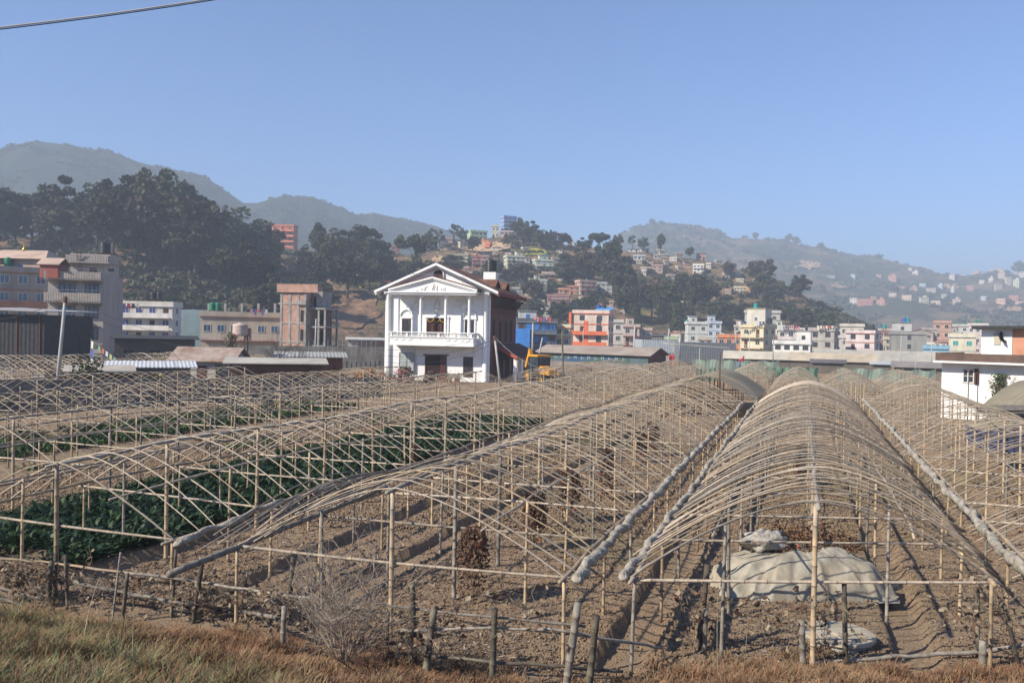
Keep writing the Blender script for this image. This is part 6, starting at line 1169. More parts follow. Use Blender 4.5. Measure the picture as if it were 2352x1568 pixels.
# ---- houses on the middle hill
HH = [
 ('coral orange five-storey house on the wooded ridge', 625, 683, 516, 562, dict(fl=4, wall=(.62, .20, .12), trim=(.70, .25, .15), cols=3, rot=-18, k=.6, balc=(1, 2, 3), tanks=((.5, 'black', 0),), solid=True)),
 ('small mauve hut with pale tin roof under the orange ridge house', 665, 709, 612, 628, dict(fl=1, wall=(.30, .20, .23), cols=3, k=.5, roof='shed', roofm=paint((.45, .47, .5)))),
 ('bright yellow three-storey house at the top of the bare slope', 814, 872, 631, 663, dict(fl=3, wall=(.62, .50, .12), trim=(.70, .58, .16), cols=3, rot=22, k=.8, balc=(1, 2), solid=True)),
 ('small red house right behind the yellow house', 873, 896, 645, 660, dict(fl=2, wall=(.35, .10, .09), cols=2, k=.6)),
 ('little brick house left on the middle ridge', 1016, 1039, 546, 563, dict(fl=2, wall=BRICK, cols=1, k=.8)),
 ('low white tin-roofed shed next to the brick ridge house', 1040, 1060, 549, 558, dict(fl=1, wall=(.5, .48, .46), cols=2, k=.6, roof='shed', roofm=paint((.6, .6, .6)))),
 ('light green two-storey house with teal tank on the ridge', 1073, 1119, 529, 545, dict(fl=2, wall=(.48, .62, .38), trim=(.4, .55, .35), cols=4, rot=18, k=.6, tanks=((.3, 'teal', 0),))),
 ('cream yellow house left of the blue tower house', 1130, 1146, 517, 533, dict(fl=2, wall=(.66, .64, .45), cols=2, k=.8, tanks=((.7, 'green', 0),))),
 ('bright blue tower house on the hilltop', 1149, 1186, 496, 538, dict(fl=5, wall=(.16, .32, .74), trim=(.66, .66, .66), cols=3, rot=25, k=.6, side=3, balc=(1, 2, 3, 4), tanks=((.8, 'green', 0), (.93, 'green', 0)))),
 ('long pink low house under the blue tower', 1150, 1184, 530, 541, dict(fl=1, wall=(.66, .46, .42), cols=4, k=.4)),
 ('big olive-brown unfinished house under the earth cutting', 1036, 1081, 583, 612, dict(fl=3, wall=(.34, .33, .24), trim=(.45, .44, .32), cols=3, rot=-12, k=.7, balc=(1, 2), tanks=((.7, 'black', 0),), solid=True)),
 ('dull red house right of the olive-brown one', 1084, 1104, 586, 615, dict(fl=3, wall=(.36, .13, .11), trim=(.5, .18, .15), cols=2, k=.7, balc=(1, 2), tanks=((.5, 'black', 0),))),
 ('rosy pink plastered house beside the dull red one', 1104, 1122, 586, 614, dict(fl=3, wall=(.50, .28, .25), cols=1, k=.8)),
 ('tiny pink roof room in front of the olive-brown house', 1065, 1077, 612, 626, dict(fl=2, wall=(.66, .42, .42), cols=1, k=.8)),
 ('cream house with grey and pink trim, left of the two pale hill houses', 1157, 1205, 586, 616, dict(fl=3, wall=(.66, .66, .46), trim=(.5, .48, .46), cols=4, rot=15, k=.7, side=2, balc=(1, 2), pent=(.6, .95, 2.6))),
 ('pale mint house with green tank, right of the two pale hill houses', 1222, 1271, 595, 620, dict(fl=3, wall=(.62, .66, .48), trim=(.5, .6, .6), cols=3, rot=15, k=.7, side=2, balc=(1,), pent=(.3, .8, 2.6), tanks=((.65, 'green', 0),))),
 ('salmon red wall house below the cream hill house', 1160, 1190, 624, 641, dict(fl=2, wall=(.50, .17, .13), cols=2, k=.7)),
 ('grey-pink house with arcade below the pale mint house', 1243, 1293, 624, 637, dict(fl=2, wall=(.52, .36, .33), trim=(.6, .5, .45), cols=5, rot=5, k=.5, balc=(1,))),
 ('cream four-storey hill house with little roof pavilion', 1215, 1256, 640, 674, dict(fl=4, wall=(.60, .60, .48), trim=(.66, .66, .56), cols=2, rot=12, k=.8, side=2, balc=(1, 2, 3), pent=(.3, .6, 2.2))),
 ('small pale grey house at the tree edge left of the cream four-storey one', 1178, 1200, 659, 676, dict(fl=2, wall=(.45, .46, .42), cols=2, k=.8)),
 ('red house with white-striped balconies on the hill', 1257, 1309, 676, 704, dict(fl=3, wall=(.33, .20, .19), trim=(.45, .10, .09), cols=5, rot=-4, k=.5, balc=(1, 2))),
 ('orange terrace house above the red balconied one', 1283, 1306, 661, 675, dict(fl=1, wall=(.62, .27, .16), cols=2, k=.7)),
 ('orange cubic house left of the pink multi-storey hill house', 1307, 1333, 655, 677, dict(fl=2, wall=(.55, .22, .12), cols=2, k=.8)),
 ('pink and cream multi-storey hill house with teal tank', 1321, 1370, 643, 677, dict(fl=3, wall=(.60, .44, .36), trim=(.50, .15, .12), cols=3, rot=24, k=.7, side=2, balc=(1, 2), tanks=((.6, 'teal', 0),))),
 ('grey-blue unfinished hill house with turret', 1370, 1417, 647, 680, dict(fl=3, wall=(.34, .37, .42), trim=(.5, .5, .5), cols=4, rot=-8, k=.6, pent=(.75, .98, 2.6, (.6, .58, .55)), glass=M_HOLE)),
 ('narrow pale concrete tower house above the blue commercial building', 1241, 1262, 696, 733, dict(fl=4, wall=(.50, .48, .42), cols=2, k=.9, bands=False)),
 ('brown flat house right of the red balconied one', 1315, 1370, 692, 710, dict(fl=1, wall=(.28, .18, .15), cols=5, k=.4, roof='shed')),
 ('low beige house right of the flat brown one', 1400, 1422, 690, 708, dict(fl=1, wall=(.42, .30, .2), cols=1, k=.6)),
 ('cream cottage with side tower in the trees', 1480, 1519, 678, 700, dict(fl=2, wall=(.62, .60, .42), cols=2, rot=18, k=.8)),
 ('white huts row at the terrace left of the rocky crest', 1444, 1468, 571, 579, dict(fl=1, wall=(.6, .58, .55), cols=2, k=.5, roof='shed')),
 ('second white hut right in the terrace row', 1470, 1492, 569, 576, dict(fl=1, wall=(.66, .62, .6), cols=2, k=.5, roof='shed', roofm=paint((.6, .56, .52)))),
 ('bluish-white hut below the terrace row', 1455, 1482, 585, 597, dict(fl=1, wall=(.5, .54, .6), cols=3, k=.5)),
 ('white three-storey house with verandahs on the hillside', 1592, 1618, 606, 629, dict(fl=3, wall=(.74, .73, .72), trim=(.66, .66, .66), cols=3, rot=-8, k=.6, balc=(1, 2))),
 ('tan three-storey house with roof pavilion on the hillside', 1659, 1684, 606, 633, dict(fl=3, wall=(.54, .40, .27), trim=(.36, .20, .14), cols=2, rot=10, k=.7, balc=(1, 2), pent=(.5, .9, 2.4))),
 ('cream two-storey school-like house on the slope', 1686, 1713, 657, 673, dict(fl=2, wall=(.66, .60, .42), cols=4, k=.5)),
 ('narrow orange wall house joined to the cream one', 1713, 1722, 652, 673, dict(fl=2, wall=(.72, .30, .12), cols=0, side=0, k=.8)),
 ('mint green stepped house joined to the orange wall', 1722, 1741, 650, 675, dict(fl=3, wall=(.50, .62, .50), cols=2, k=.8, balc=(1,))),
 ('pinkish terrace house high in the left of the rocky slope', 1497, 1522, 607, 625, dict(fl=2, wall=(.52, .34, .27), cols=2, k=.6)),
 ('pale hut beside the pinkish terrace house', 1472, 1494, 613, 622, dict(fl=1, wall=(.55, .48, .40), cols=2, k=.6)),
 ('small red-roofed hut on the rocky crest', 1600, 1622, 580, 589, dict(fl=1, wall=(.40, .26, .22), cols=2, k=.5, roof='shed', roofm=paint((.4, .15, .1)))),
 ('grey tin hut above the yellow mustard terraces', 1205, 1228, 557, 563, dict(fl=1, wall=(.4, .4, .4), cols=2, k=.5, roof='shed', roofm=paint((.62, .62, .6)))),
 ('brown hut left of the grey tin hut above the terraces', 1180, 1198, 553, 562, dict(fl=1, wall=(.3, .2, .16), cols=1, k=.6)),
 ('small white hut on the ridge right of the big dark clump', 1304, 1318, 551, 557, dict(fl=1, wall=(.6, .55, .52), cols=1, k=.6)),
 ('small red-pink house half hidden left of the umbrella tree', 898, 918, 564, 585, dict(fl=3, wall=(.42, .16, .13), cols=2, k=.6)),
 ('grey hut beside the lone crest tree', 1718, 1740, 616, 630, dict(fl=1, wall=(.3, .28, .26), cols=2, k=.6)),
 ('red-brown roofed hut right of the tall dark conifer', 1492, 1510, 643, 652, dict(fl=1, wall=(.4, .2, .15), cols=1, k=.6, roof='shed', roofm=paint((.42, .2, .15)))),
]
for lab, x0, x1, yt, yb, kw in HH: house(lab, x0, x1, yt, hill=H1, Yb=yb, **kw)
# ---- more houses of the crowded town and hill
MC = [((.52, .46, .38), 'tan'), ((.60, .57, .52), 'off-white'), ((.50, .38, .32), 'dull pink'), ((.40, .38, .35), 'grey'), ((.56, .50, .38), 'cream'), ((.42, .26, .2), 'brick-brown')]
rr = random.Random(31)
for i in range(34):
    X = 1560 + i * 23.5 + rr.uniform(-8, 8); w_ = rr.uniform(18, 40); d = rr.uniform(300, 400); c, cn = MC[i % 6]; r0 = place(X, 760, d); 
    o, *_ = house('%s house in the crowded back row of town' % cn, X - w_ / 2, X + w_ / 2, hor(X) - rr.uniform(8, 34), d, fl=rr.choice((3, 4)), wall=c, cols=rr.choice((2, 3)), rot=rr.uniform(-25, 25), k=.8, bands=i % 2 == 0, pent=(.1, .6, 2.4) if i % 3 == 0 else None, door=False); o['group'] = '%s houses in the back row of town' % cn
for i, (X, Yb) in enumerate([(rr.uniform(985, 1700), rr.uniform(572, 705)) for _ in range(38)] + [(1030, 575), (1062, 568), (1210, 604), (1275, 605), (1330, 612), (1150, 655), (1205, 690), (1235, 620), (1290, 648), (1340, 690), (1385, 715), (1430, 720), (1445, 602), (1468, 608), (1510, 595), (1530, 610), (1548, 600), (1560, 622), (1575, 610), (1630, 618), (1645, 640), (1540, 640), (1480, 632), (1516, 582), (1560, 590), (1700, 648), (1650, 585 + 20), (1340, 596), (1370, 606), (1196, 650), (1420, 640), (1530, 720), (1610, 700), (1640, 715)]):
    w_ = rr.uniform(11, 22); c, cn = MC[(i * 5 + 1) % 6]; o, *_ = house('small %s house among trees and terraces of the middle hill' % cn, X - w_ / 2, X + w_ / 2, Yb - rr.uniform(7, 15), hill=H1, Yb=Yb, fl=rr.choice((1, 2)), wall=c, cols=2, rot=rr.uniform(-30, 30), k=.8, door=False, roof=rr.choice(('flat', 'shed', 'flat')), bands=False); o['group'] = 'small %s houses on the middle hill' % cn
for i in range(22):
    X = 1560 + i * 34 + rr.uniform(-12, 12); w_ = rr.uniform(16, 34); d = rr.uniform(225, 290); c, cn = MC[(i * 5) % 6]
    if 1630 < X < 1700: continue
    o, *_ = house('low %s building squeezed between the front town houses' % cn, X - w_ / 2, X + w_ / 2, hor(X) - rr.uniform(-8, 12), d, fl=rr.choice((2, 3)), wall=c, cols=2, rot=rr.uniform(-25, 25), k=.8, bands=i % 2 == 0, door=False, roof='flat' if i % 3 else 'shed', roofm=paint((.4, .16, .1)) if i % 6 == 0 else None); o['group'] = 'low %s buildings between the front town houses' % cn
def laundry(label, X, Y, d, w_, n=9):
    o = thing('laundry_line', label, 'laundry', at(X, Y, d), -math.atan2(at(X, Y, d).x, d)); b = MB()
    for x in (-w_ / 2, w_ / 2): b.beam((x, 0, -1.6), (x, 0, .1), .05, .05)
    b.beam((-w_ / 2, 0, 0), (w_ / 2, 0, 0), .02, .02); b.build('line', M_METAL, o)
    for i in range(n):
        x = -w_ / 2 + w_ * (i + .2) / n; h_ = rr.uniform(.5, 1.1); b = MB(); b.add([(x, -.03, 0), (x + w_ / n * .75, -.03, 0), (x + w_ / n * .7, -.09, -h_), (x + .05, -.06, -h_ * .95)], [(0, 1, 2, 3)]); b.build('garment', paint(rr.choice(((.55, .06, .08), (.6, .58, .55), (.5, .25, .3), (.12, .15, .35), (.65, .6, .5), (.05, .05, .06)))), o)
laundry('red and pink washing line on the roof of the cream building', 1725, 738, 204, 6.5); laundry('washing line on the roof of the white house behind the gabled one', 1815, 749, 224, 5); laundry('mixed washing on the top balcony of the white terraced house at left', 300, 697, 149, 4.5, 6); laundry('small washing line on the grey-beige roof with black tanks', 1895, 748, 209, 4, 6); laundry('washing line over the blue commercial building terrace', 1245, 728, 184, 4, 6); laundry('washing line on the wide beige house roof', 590, 710, 139, 3.5, 6)
# ---- tiny houses on the far hill
rr = random.Random(12)
CL = [((.62, .52, .44), 'cream'), ((.62, .40, .32), 'salmon'), ((.66, .62, .58), 'white'), ((.56, .46, .36), 'tan'), ((.5, .56, .62), 'bluish'), ((.55, .28, .22), 'red'), ((.60, .58, .45), 'pale yellow')]
FH = [(2120, 618, 14, 12), (2150, 628, 18, 9), (2182, 612, 10, 10), (2102, 632, 16, 8), (2090, 622, 10, 7), (2186, 640, 14, 10), (2050, 650, 22, 14), (2020, 640, 12, 8), (2070, 668, 26, 12), (2100, 672, 18, 12), (2120, 660, 16, 9), (2140, 676, 24, 14), (2160, 662, 12, 9), (2052, 682, 20, 10), (2084, 690, 26, 13), (2126, 696, 22, 14), (2150, 700, 26, 10), (2170, 690, 12, 16), (2188, 676, 10, 16), (1990, 700, 40, 13), (1962, 698, 18, 14), (2025, 702, 22, 12), (2010, 690, 14, 8), (2212, 618, 18, 10), (2240, 612, 20, 14), (2262, 630, 24, 12), (2290, 612, 34, 14), (2300, 640, 18, 16), (2318, 655, 14, 20), (2296, 668, 18, 14), (2334, 660, 16, 18), (2350, 640, 20, 14), (2255, 655, 14, 10), (2276, 648, 12, 10), (2330, 690, 22, 12), (2345, 705, 26, 12), (2230, 668, 16, 9), (2300, 700, 24, 10), (1960, 640, 12, 7), (2200, 700, 18, 12), (2260, 690, 14, 9), (2340, 618, 18, 10)]
for i, (X, Yb, w_, h_) in enumerate(FH):
    p = H2.find(X, Yb); d = p.y; sc_ = d / FPX; c, cn = CL[(i * 3 + i // 4) % len(CL)]; W_ = w_ * sc_ * .8; Hh = h_ * sc_ * .95; D_ = W_ * .6; b = MB(); b.mi = 0
    b.box(-W_ / 2, 0, -3, W_ / 2, D_, Hh * .93); b.mi = 1; b.box(-W_ / 2 - .3, -.3, Hh * .93 + .01, W_ / 2 + .3, D_ + .3, Hh); b.mi = 2; nf = max(1, int(Hh / 3.2)); nc = max(2, int(W_ / 3))
    for q in range(nf):
        for s_ in range(nc): x = -W_ / 2 + W_ * (s_ + .5) / nc; b.box(x - .5, -.1, q * Hh / nf + .9, x + .5, .05, q * Hh / nf + 2.1)
    if i % 3 == 0: b.mi = 0; b.box(-W_ * .1, D_ * .2, Hh + .01, W_ * .3, D_ * .8, Hh + 2.2)
    b.build('house', [paint(c), paint(tuple(v_ * (.7 if i % 2 else 1.1) for v_ in c)), M_GLASS], None, loc=p, rotz=-math.atan2(p.x, p.y) + rr.uniform(-.4, .5), label='tiny %s house in the hazy settlement on the far right hill' % cn, cat='house', group='%s houses scattered over the far right hill' % cn)
q = H2.find(1893, 636); b = MB(); b.box(-17, 0, -2, 17, 6, 2.6); b.box(-18, -1, 2.6, 18, 7, 3.0); b.build('long_barn', paint((.62, .60, .56)), None, loc=q, label='long low white barn beside the pale cutting on the far hill', cat='barn')
def patch(name, label, hill, X, Y, rx, ry, m, off=.5, seed=0, n=26):
    """a bare earth or crop patch lying on the slope surface"""
    vv = []; N = n
    def find_v(Xq, Yq):
        v = np.linspace(.02, 1, 220); x, d, z = hill.surf(np.full(220, float(Xq)), v); inv = CAMROT.transposed(); q = np.stack([x, d, z - EYE], -1) @ np.array(inv).T; yy = CY + FPX * q[:, 1] / q[:, 2]
        k = np.argmax(yy <= Yq) if (yy <= Yq).any() else 219; return x[k], d[k], z[k]
    rows = []
    for j in range(N + 1):
        for i in range(N + 1):
            fx, fy = -1 + 2 * i / N, -1 + 2 * j / N; k = math.sqrt(max(1e-6, 1 - fy * fy)); wob = 1 + .35 * math.sin(fy * 5 + seed) * math.cos(fx * 3 + seed)
            x, d, z = find_v(X + rx * fx * k * wob + rx * .25 * math.sin(fy * 4 + seed), Y - ry * fy); vv.append((x * (1 - off / d), d - off, z + off * .35))
    f = np.array([(j * (N + 1) + i, j * (N + 1) + i + 1, (j + 1) * (N + 1) + i + 1, (j + 1) * (N + 1) + i) for j in range(N) for i in range(N)])
    put(name, np_mesh(name, np.array(vv), f, [m], smooth=True), kind='structure')
M_EARTH = hillmat('fresh_cut_earth', [(.46, .32, .20), ((.34, .24, .16), .15, .45, .6), ((.24, .18, .12), .05, .58, .66)], 1.0); M_MUST = hillmat('mustard_terrace', [(.42, .38, .08), ((.22, .24, .07), .3, .45, .6)], 1.0); M_FIELD = hillmat('bare_brown_field', [(.24, .15, .095), ((.16, .10, .07), .12, .45, .62)], 1.0)
patch('earth_cutting', '', H1, 1125, 568, 48, 13, M_EARTH, .8, 1); patch('earth_cutting', '', H1, 1100, 588, 36, 7, M_EARTH, .9, 2); patch('earth_cutting', '', H1, 1008, 600, 18, 8, M_EARTH, .8, 3); patch('mustard_field', '', H1, 1215, 578, 40, 3, M_MUST, .8, 4); patch('mustard_field', '', H1, 1232, 586, 34, 2.5, M_MUST, .8, 5)
patch('brown_field', '', H1, 800, 715, 75, 42, M_FIELD, .6, 6); patch('earth_cutting', '', H2, 1860, 612, 26, 10, M_EARTH, 3, 7); patch('earth_cutting', '', H2, 1935, 658, 30, 6, M_EARTH, 3, 8); patch('earth_cutting', '', H2, 2190, 660, 28, 6, M_EARTH, 3, 9); patch('earth_cutting', '', H2, 2325, 712, 30, 6, M_EARTH, 3, 10)
# hazy trees standing on the far ridge
for X, Yt, lab in [(1497, 505, 'far hazy tree left of the ridge mast'), (1520, 508, 'far hazy tree right of the ridge mast'), (1735, 536, 'far hazy tree on the low middle ridge'), (1812, 540, 'far hazy tree standing on the sloping ridge'), (1830, 546, 'second far hazy tree on the sloping ridge'), (1885, 560, 'far hazy tree at the ridge step'), (2020, 585, 'far hazy clump on the long right ridge'), (2338, 602, 'dark hazy tree beside the settlement at the right end')]:
    p = H2.find(X, np.interp(X, H2.rx, H2.ry) + 3); h = max(8, (np.interp(X, H2.rx, H2.ry) + 6 - Yt) * p.y / FPX); tree('round_dark', p, h, lab, 'trees on the far ridge', sx=1.1)

# ---- low sheets, nets and sheds between the frames and the town
M_NETL = mat('light_green_net', (.36, .45, .36), (.30, .38, .30), scale=1, trans=.3); M_NETD = mat('green_shade_net', (.16, .27, .20), (.13, .22, .165), scale=1, trans=.2)
def net(label, X0, X1, d, Yt, Yb, m):
    a = place(X0, Yt, d); c = place(X1, Yt, d); L = (c - a).length; n = 30; b = MB(); z1 = EYE + (hor(X0) - Yt) * d / FPX; vs = []
    o = thing('net_fence', label, 'net fence', a, math.atan2(c.y - a.y, c.x - a.x), 'green net fences')
    for i in range(n + 1): x = L * i / n; s_ = .12 * math.sin(i * 1.1); vs += [(x, .1 * math.sin(i * .9), -.1), (x, .1 * math.sin(i * 1.3), max(.8, z1 + s_))]
    b.add(vs, [(2 * i, 2 * i + 2, 2 * i + 3, 2 * i + 1) for i in range(n)]); b.build('net', m, o)
    for i in range(0, n + 1, 5): b = MB(); b.beam((L * i / n, .15, -.2), (L * i / n, .15, z1 + .2), .08, .08); b.build('post', M_BAMG, o)
net('pale green net fence behind the beige covered tunnel', 1592, 1790, 118, 826, 842, M_NETL); net('darker green net fence continuing to the right of the pale one', 1760, 1880, 112, 843, 850, M_NETD); net('pale green net strip far among the right frames', 1925, 2150, 104, 846, 860, M_NETL); net('green net strip before the far frames left of the beige covered tunnel', 1600, 1665, 100, 846, 856, M_NETD)
for lab, X0, X1, d, Yt, c in [('low beige sheet-roofed shelter behind the pale green net', 1668, 1838, 150, 808, (.50, .46, .37)), ('long brown sheet-roofed shelter right of the beige one', 1822, 2000, 140, 812, (.46, .39, .29)), ('long grey sheet-covered shelter before the concrete block', 1880, 2160, 165, 806, (.38, .36, .31)), ('dark open shed at the end of the darker green net', 1868, 1935, 128, 826, (.12, .11, .12)), ('small pale blue tin hut among the right shelters', 2006, 2046, 120, 832, (.36, .40, .43)), ('long dark tarp-covered shelter left of the white building', 2060, 2180, 110, 832, (.22, .20, .19))]:
    house(lab, X0, X1, Yt, d, fl=1, wall=(.14, .12, .10), cols=0, side=0, k=.34, roof='gablex', roofm=paint(c), name='shelter', cat='shelter', door=False, bands=False)
for i in range(26): pass

# ---- white two-storey building at the right edge
q0 = place(2162, 900, 58); q1 = place(2430, 900, 55); r = math.atan2(q1.y - q0.y, q1.x - q0.x) - .25; o = thing('white_building', 'white two-storey flat-roofed building with brown parapet at the right edge', 'building', q0, r); L = 11; z_ = lambda Y, X=2230, d=57.5: EYE + (hor(X) - Y) * d / FPX
rf = z_(822); b = MB(); b.box(0, 0, -.5, L, 7, rf - .35); b.build('ground_floor_wall', M_WHITE, o)
b = MB(); b.box(-.35, -.9, rf - .35, L, 7.3, rf - .22); b.build('roof_slab', M_WHITE, o)
M_OLDP = mat('mossy_brown_parapet', (.14, .09, .07), (.09, .06, .05), scale=1.5); b = MB(); b.box(-.25, -.8, rf - .215, L, -.62, z_(811)); b.box(-.25, -.62, rf - .215, -.07, 7.2, z_(811)); b.build('parapet', M_OLDP, o)
tp_ = z_(753); x2 = 2.25; b = MB(); b.box(x2, .8, rf - .2, x2 + 1.85, 6, tp_ ); b.box(x2 + 3.05, .8, rf - .2, L, 6, tp_); b.build('upper_wall', M_WHITE, o); b = MB(); b.box(x2 + 1.85, .85, rf - .2, x2 + 3.05, 5.9, tp_); b.build('brick_panel', brickmat('orange_brick', (.55, .22, .11), (.48, .18, .09), (.45, .38, .32)), o)
b = MB(); b.box(x2 - .5, .1, tp_ + .02, L + .5, 6.6, tp_ + .22, Matrix.Rotation(-.02, 3, 'Y')); b.build('dark_roof', mat('black_tin_roof', (.03, .03, .032)), o)
wdw(1.3, 2.05, z_(879), z_(846), 0, 'window', 1, 1, M_GLASS, M_FRAME, o); b = MB(); b.box(2.05, -.14, z_(880), 2.3, -.02, z_(845)); b.build('window_shutter', M_BROWNF, o); wdw(8.6, 9.3, z_(862), z_(846), 0, 'window', 1, 0, M_GLASS, M_FRAME, o)
b = MB(); b.box(x2 + .75, .74, z_(790), x2 + 1.15, .79, z_(766)); b.build('upper_opening', paint((.5, .46, .36)), o)
b = MB(); b.smooth = True; b.lathe([(.001, 0), (.3, .06), (.42, .16), (.4, .15), (.28, .03), (.001, -.02)], 14); Rz = Matrix.Rotation(r, 3, 'Z'); qq = q0 + Rz @ Vector((x2 + 1.2, .55, z_(775))); b.build('satellite_dish', M_HOLE, None, loc=qq, rot=(1.2, .3, .5), label='small dark satellite dish on the upper wall of the right white building', cat='satellite dish')
n = 500; c = np.stack([RNG.normal(0, .28, n), RNG.normal(-.2, .1, n), RNG.uniform(1.0, z_(855), n)], -1); v, f = rndquads(c, .13); put('climbing_plant', np_mesh('climbing_plant', v, f, [LEAFC['green']]), None, loc=q0 + Rz @ Vector((3.5, -.1, 0)), label='sparse green climber on the wall of the right white building', cat='climbing plant')
bare_tree(q0 + Rz @ Vector((5.0, -1.2, 0)), 4.6, 'thin leafless sapling against the white wall at right'); bare_tree(q0 + Rz @ Vector((6.9, -1.0, 0)), 4.4, 'second thin leafless sapling against the white wall at right')
tunnel('low tunnel covered with a grey sheet in front of the right white building', 10.3, 15.3, 48, 59, ze=1.0, zr=3.0, step=1.4, cover=M_COVER, group='tunnels behind the front rows')
q = place(2335, 960, 40); b = MB(); b.box(-.8, 0, 0, 4, 3, 1.15); b.build('blue_tarp_stack', mat('blue_tarpaulin', (.06, .08, .16), (.04, .05, .11), scale=2), None, loc=q, label='pile wrapped in blue tarpaulin behind the right edge frame', cat='covered pile')
q = place(2350, 905, 42); b = MB()
for i in range(14): b.beam((-2 + random.uniform(-.4, .4), -1 + .15 * i, 2.0 + .03 * (i % 3)), (3, -1 + .15 * i + random.uniform(-.3, .3), 2.05 + .03 * (i % 3)), .1, .05)
b.box(-1.6, -.6, 1.7, 3, 1.5, 1.95); b.build('plank_roof', M_BAMG, None, loc=q, label='rough roof of stacked poles and sheets at the right edge', cat='roof stack')
q = place(2350, 950, 33); b = MB(); b.smooth = True; vs = []
for j in range(9):
    for i in range(9): x = -1.4 + 3.4 * i / 8; y = -1 + 3 * j / 8; vs.append((x, y, 2.1 - .22 * abs(x + .0) ** 1.5 + .05 * math.sin(i * 2 + j)))
b.add(vs, [(j * 9 + i, j * 9 + i + 1, (j + 1) * 9 + i + 1, (j + 1) * 9 + i) for j in range(8) for i in range(8)]); b.build('sheet_canopy', M_COVER, None, loc=(q.x, q.y, .1), label='beige sheet canopy cut by the right frame edge', cat='canopy')

# ---- poles and wires
def pole(label, Xt, Yt, Xb, Yb, d, r, m, name='utility_pole', extra=None, cat='utility pole', grp=None):
    p = place(Xb, Yb, d); q = at(Xt, Yt, d); zb_ = 0
    # extend the visible line down to the ground
    k = at(Xb, Yb, d); sl = (q - k) / max(.1, (q.z - k.z)); p = k - sl * (k.z + .3); o = thing(name, label, cat, p, 0, grp); b = MB(); b.smooth = True; b.tube([(0, 0, 0), (q - p) * .5, q - p], [r, r * .85, r * .7], 10); b.build('shaft', m, o)
    if extra: b = MB(); t_ = q - p; b.box(t_.x - .5, t_.y - .05, t_.z - .5, t_.x + .5, t_.y + .05, t_.z - .42); b.smooth = True; b.lathe([(.14, t_.z - .35), (.14, t_.z + .05), (.001, t_.z + .1)], 8, (t_.x, t_.y, 0)); b.build('crossarm', M_RUST, o)
    return q
PM = mat('pale_concrete_pole', (.42, .42, .41), (.34, .34, .33), scale=2)
t1 = pole('leaning pale concrete utility pole left of centre before the tall building', 150, 683, 132, 880, 58, .14, PM, extra=1); t2 = pole('grey utility pole in front of the brick side of the white house', 1136, 773, 1149, 880, 80, .14, PM, extra=1)
pole('leaning grey pole behind the yellow excavator', 1246, 775, 1235, 830, 120, .13, PM); pole('thin blackened wooden pole right of the yellow excavator', 1291, 762, 1294, 866, 78, .11, M_DARKW); pole('thin rusty pole rising beside the beige covered tunnel', 1655, 808, 1651, 925, 52, .055, M_RUST, 'pole', cat='pole')
for i, (X, Yt_, d_) in enumerate([(1340, 755, 150), (1398, 758, 165), (1690, 760, 170), (1722, 772, 160), (1862, 768, 160), (1936, 770, 165), (2030, 765, 170), (2070, 770, 150), (2140, 776, 140)]):
    pole('slim grey utility pole standing among the town houses', X, Yt_, X - 1, hor(X) + 30, d_, .09, PM, grp='town utility poles')
pole('pale pole in front of the brick shell building', 726, 732, 724, 800, 120, .13, PM); pole('concrete pole in front of the blue commercial building', 1224, 742, 1223, 792, 170, .22, PM); pole('concrete pole before the red-banded house', 1458, 750, 1456, 795, 190, .25, PM); pole('solar street lamp pole beside the pale metal shed', 1562, 757, 1560, 832, 150, .13, M_METAL, 'street_lamp', 1, 'street lamp'); pole('pale pole behind the pale metal shed', 1537, 755, 1535, 780, 190, .2, PM); pole('grey metal pole in front of the white gabled town house', 1777, 775, 1775, 840, 120, .09, M_METAL); pole('thin pole on the flats left of the right white building', 2104, 812, 2102, 850, 90, .03, M_METAL, 'pole', cat='pole')
pole('thin metal pipe pole on the white building corner', 2226, 835, 2222, 965, 56, .04, M_RUST, 'pole', cat='pole')
def wire(label, a, c, sag, r=.018, m=M_BLACKT, n=16): 
    b = MB(); b.smooth = True; a = Vector(a); c = Vector(c); b.tube([(a.lerp(c, i / n) - a) + Vector((0, 0, -sag * 4 * (i / n) * (1 - i / n))) for i in range(n + 1)], r, 4); b.build('overhead_wire', m, None, loc=a, label=label, cat='wire', group='overhead wires')
q = at(470, 800, 100); wire('upper dark wire sagging from the left pole to the right', t1, at(480, 778, 104), .8); wire('lower dark wire sagging from the left pole to the right', t1 - Vector((0, 0, .4)), at(470, 795, 100), .9); wire('dark wire from the left pole toward the left edge', t1, at(-60, 735, 60), .5)
wire('top wire crossing the white house facade to its pole', at(870, 803, 82), t2, .4, .013); wire('middle wire crossing the white house facade', at(870, 815, 82), t2 - Vector((0, 0, .3)), .7, .013); wire('lowest wire crossing the white house facade', at(880, 830, 82), t2 - Vector((0, 0, .6)), .9, .013); wire('pale wire sagging right from the pole by the brick side', t2, at(1300, 850, 74), 1.0, .016, M_METAL)
a = at(-60, 70, 9.0); c = at(520, -8, 10.5); wire('thick pale cable crossing the top left corner of the sky', a, c, .02, .0085, mat('pale_cable', (.5, .45, .38), (.4, .36, .3))); wire('dark strand added as shaded underside of the pale cable at top left', a - Vector((0, 0, .022)), c - Vector((0, 0, .02)), .02, .006)  # one cable; its shaded underside is added as a second dark tube
# iron rods (starter bars) before the brick shell
o = thing('rebar_row', 'row of thin upright steel rods on the wall before the brick shell building', 'steel rods', place(700, 800, 110));
for i in range(16): b = MB(); X = 700 + i * 11 - 2; q = at(X, 800, 110) - o.location; b.beam((q.x, 0, q.z - 1), (q.x, 0, q.z + random.uniform(.9, 1.4)), .06, .06); b.build('rod', M_METAL, o)

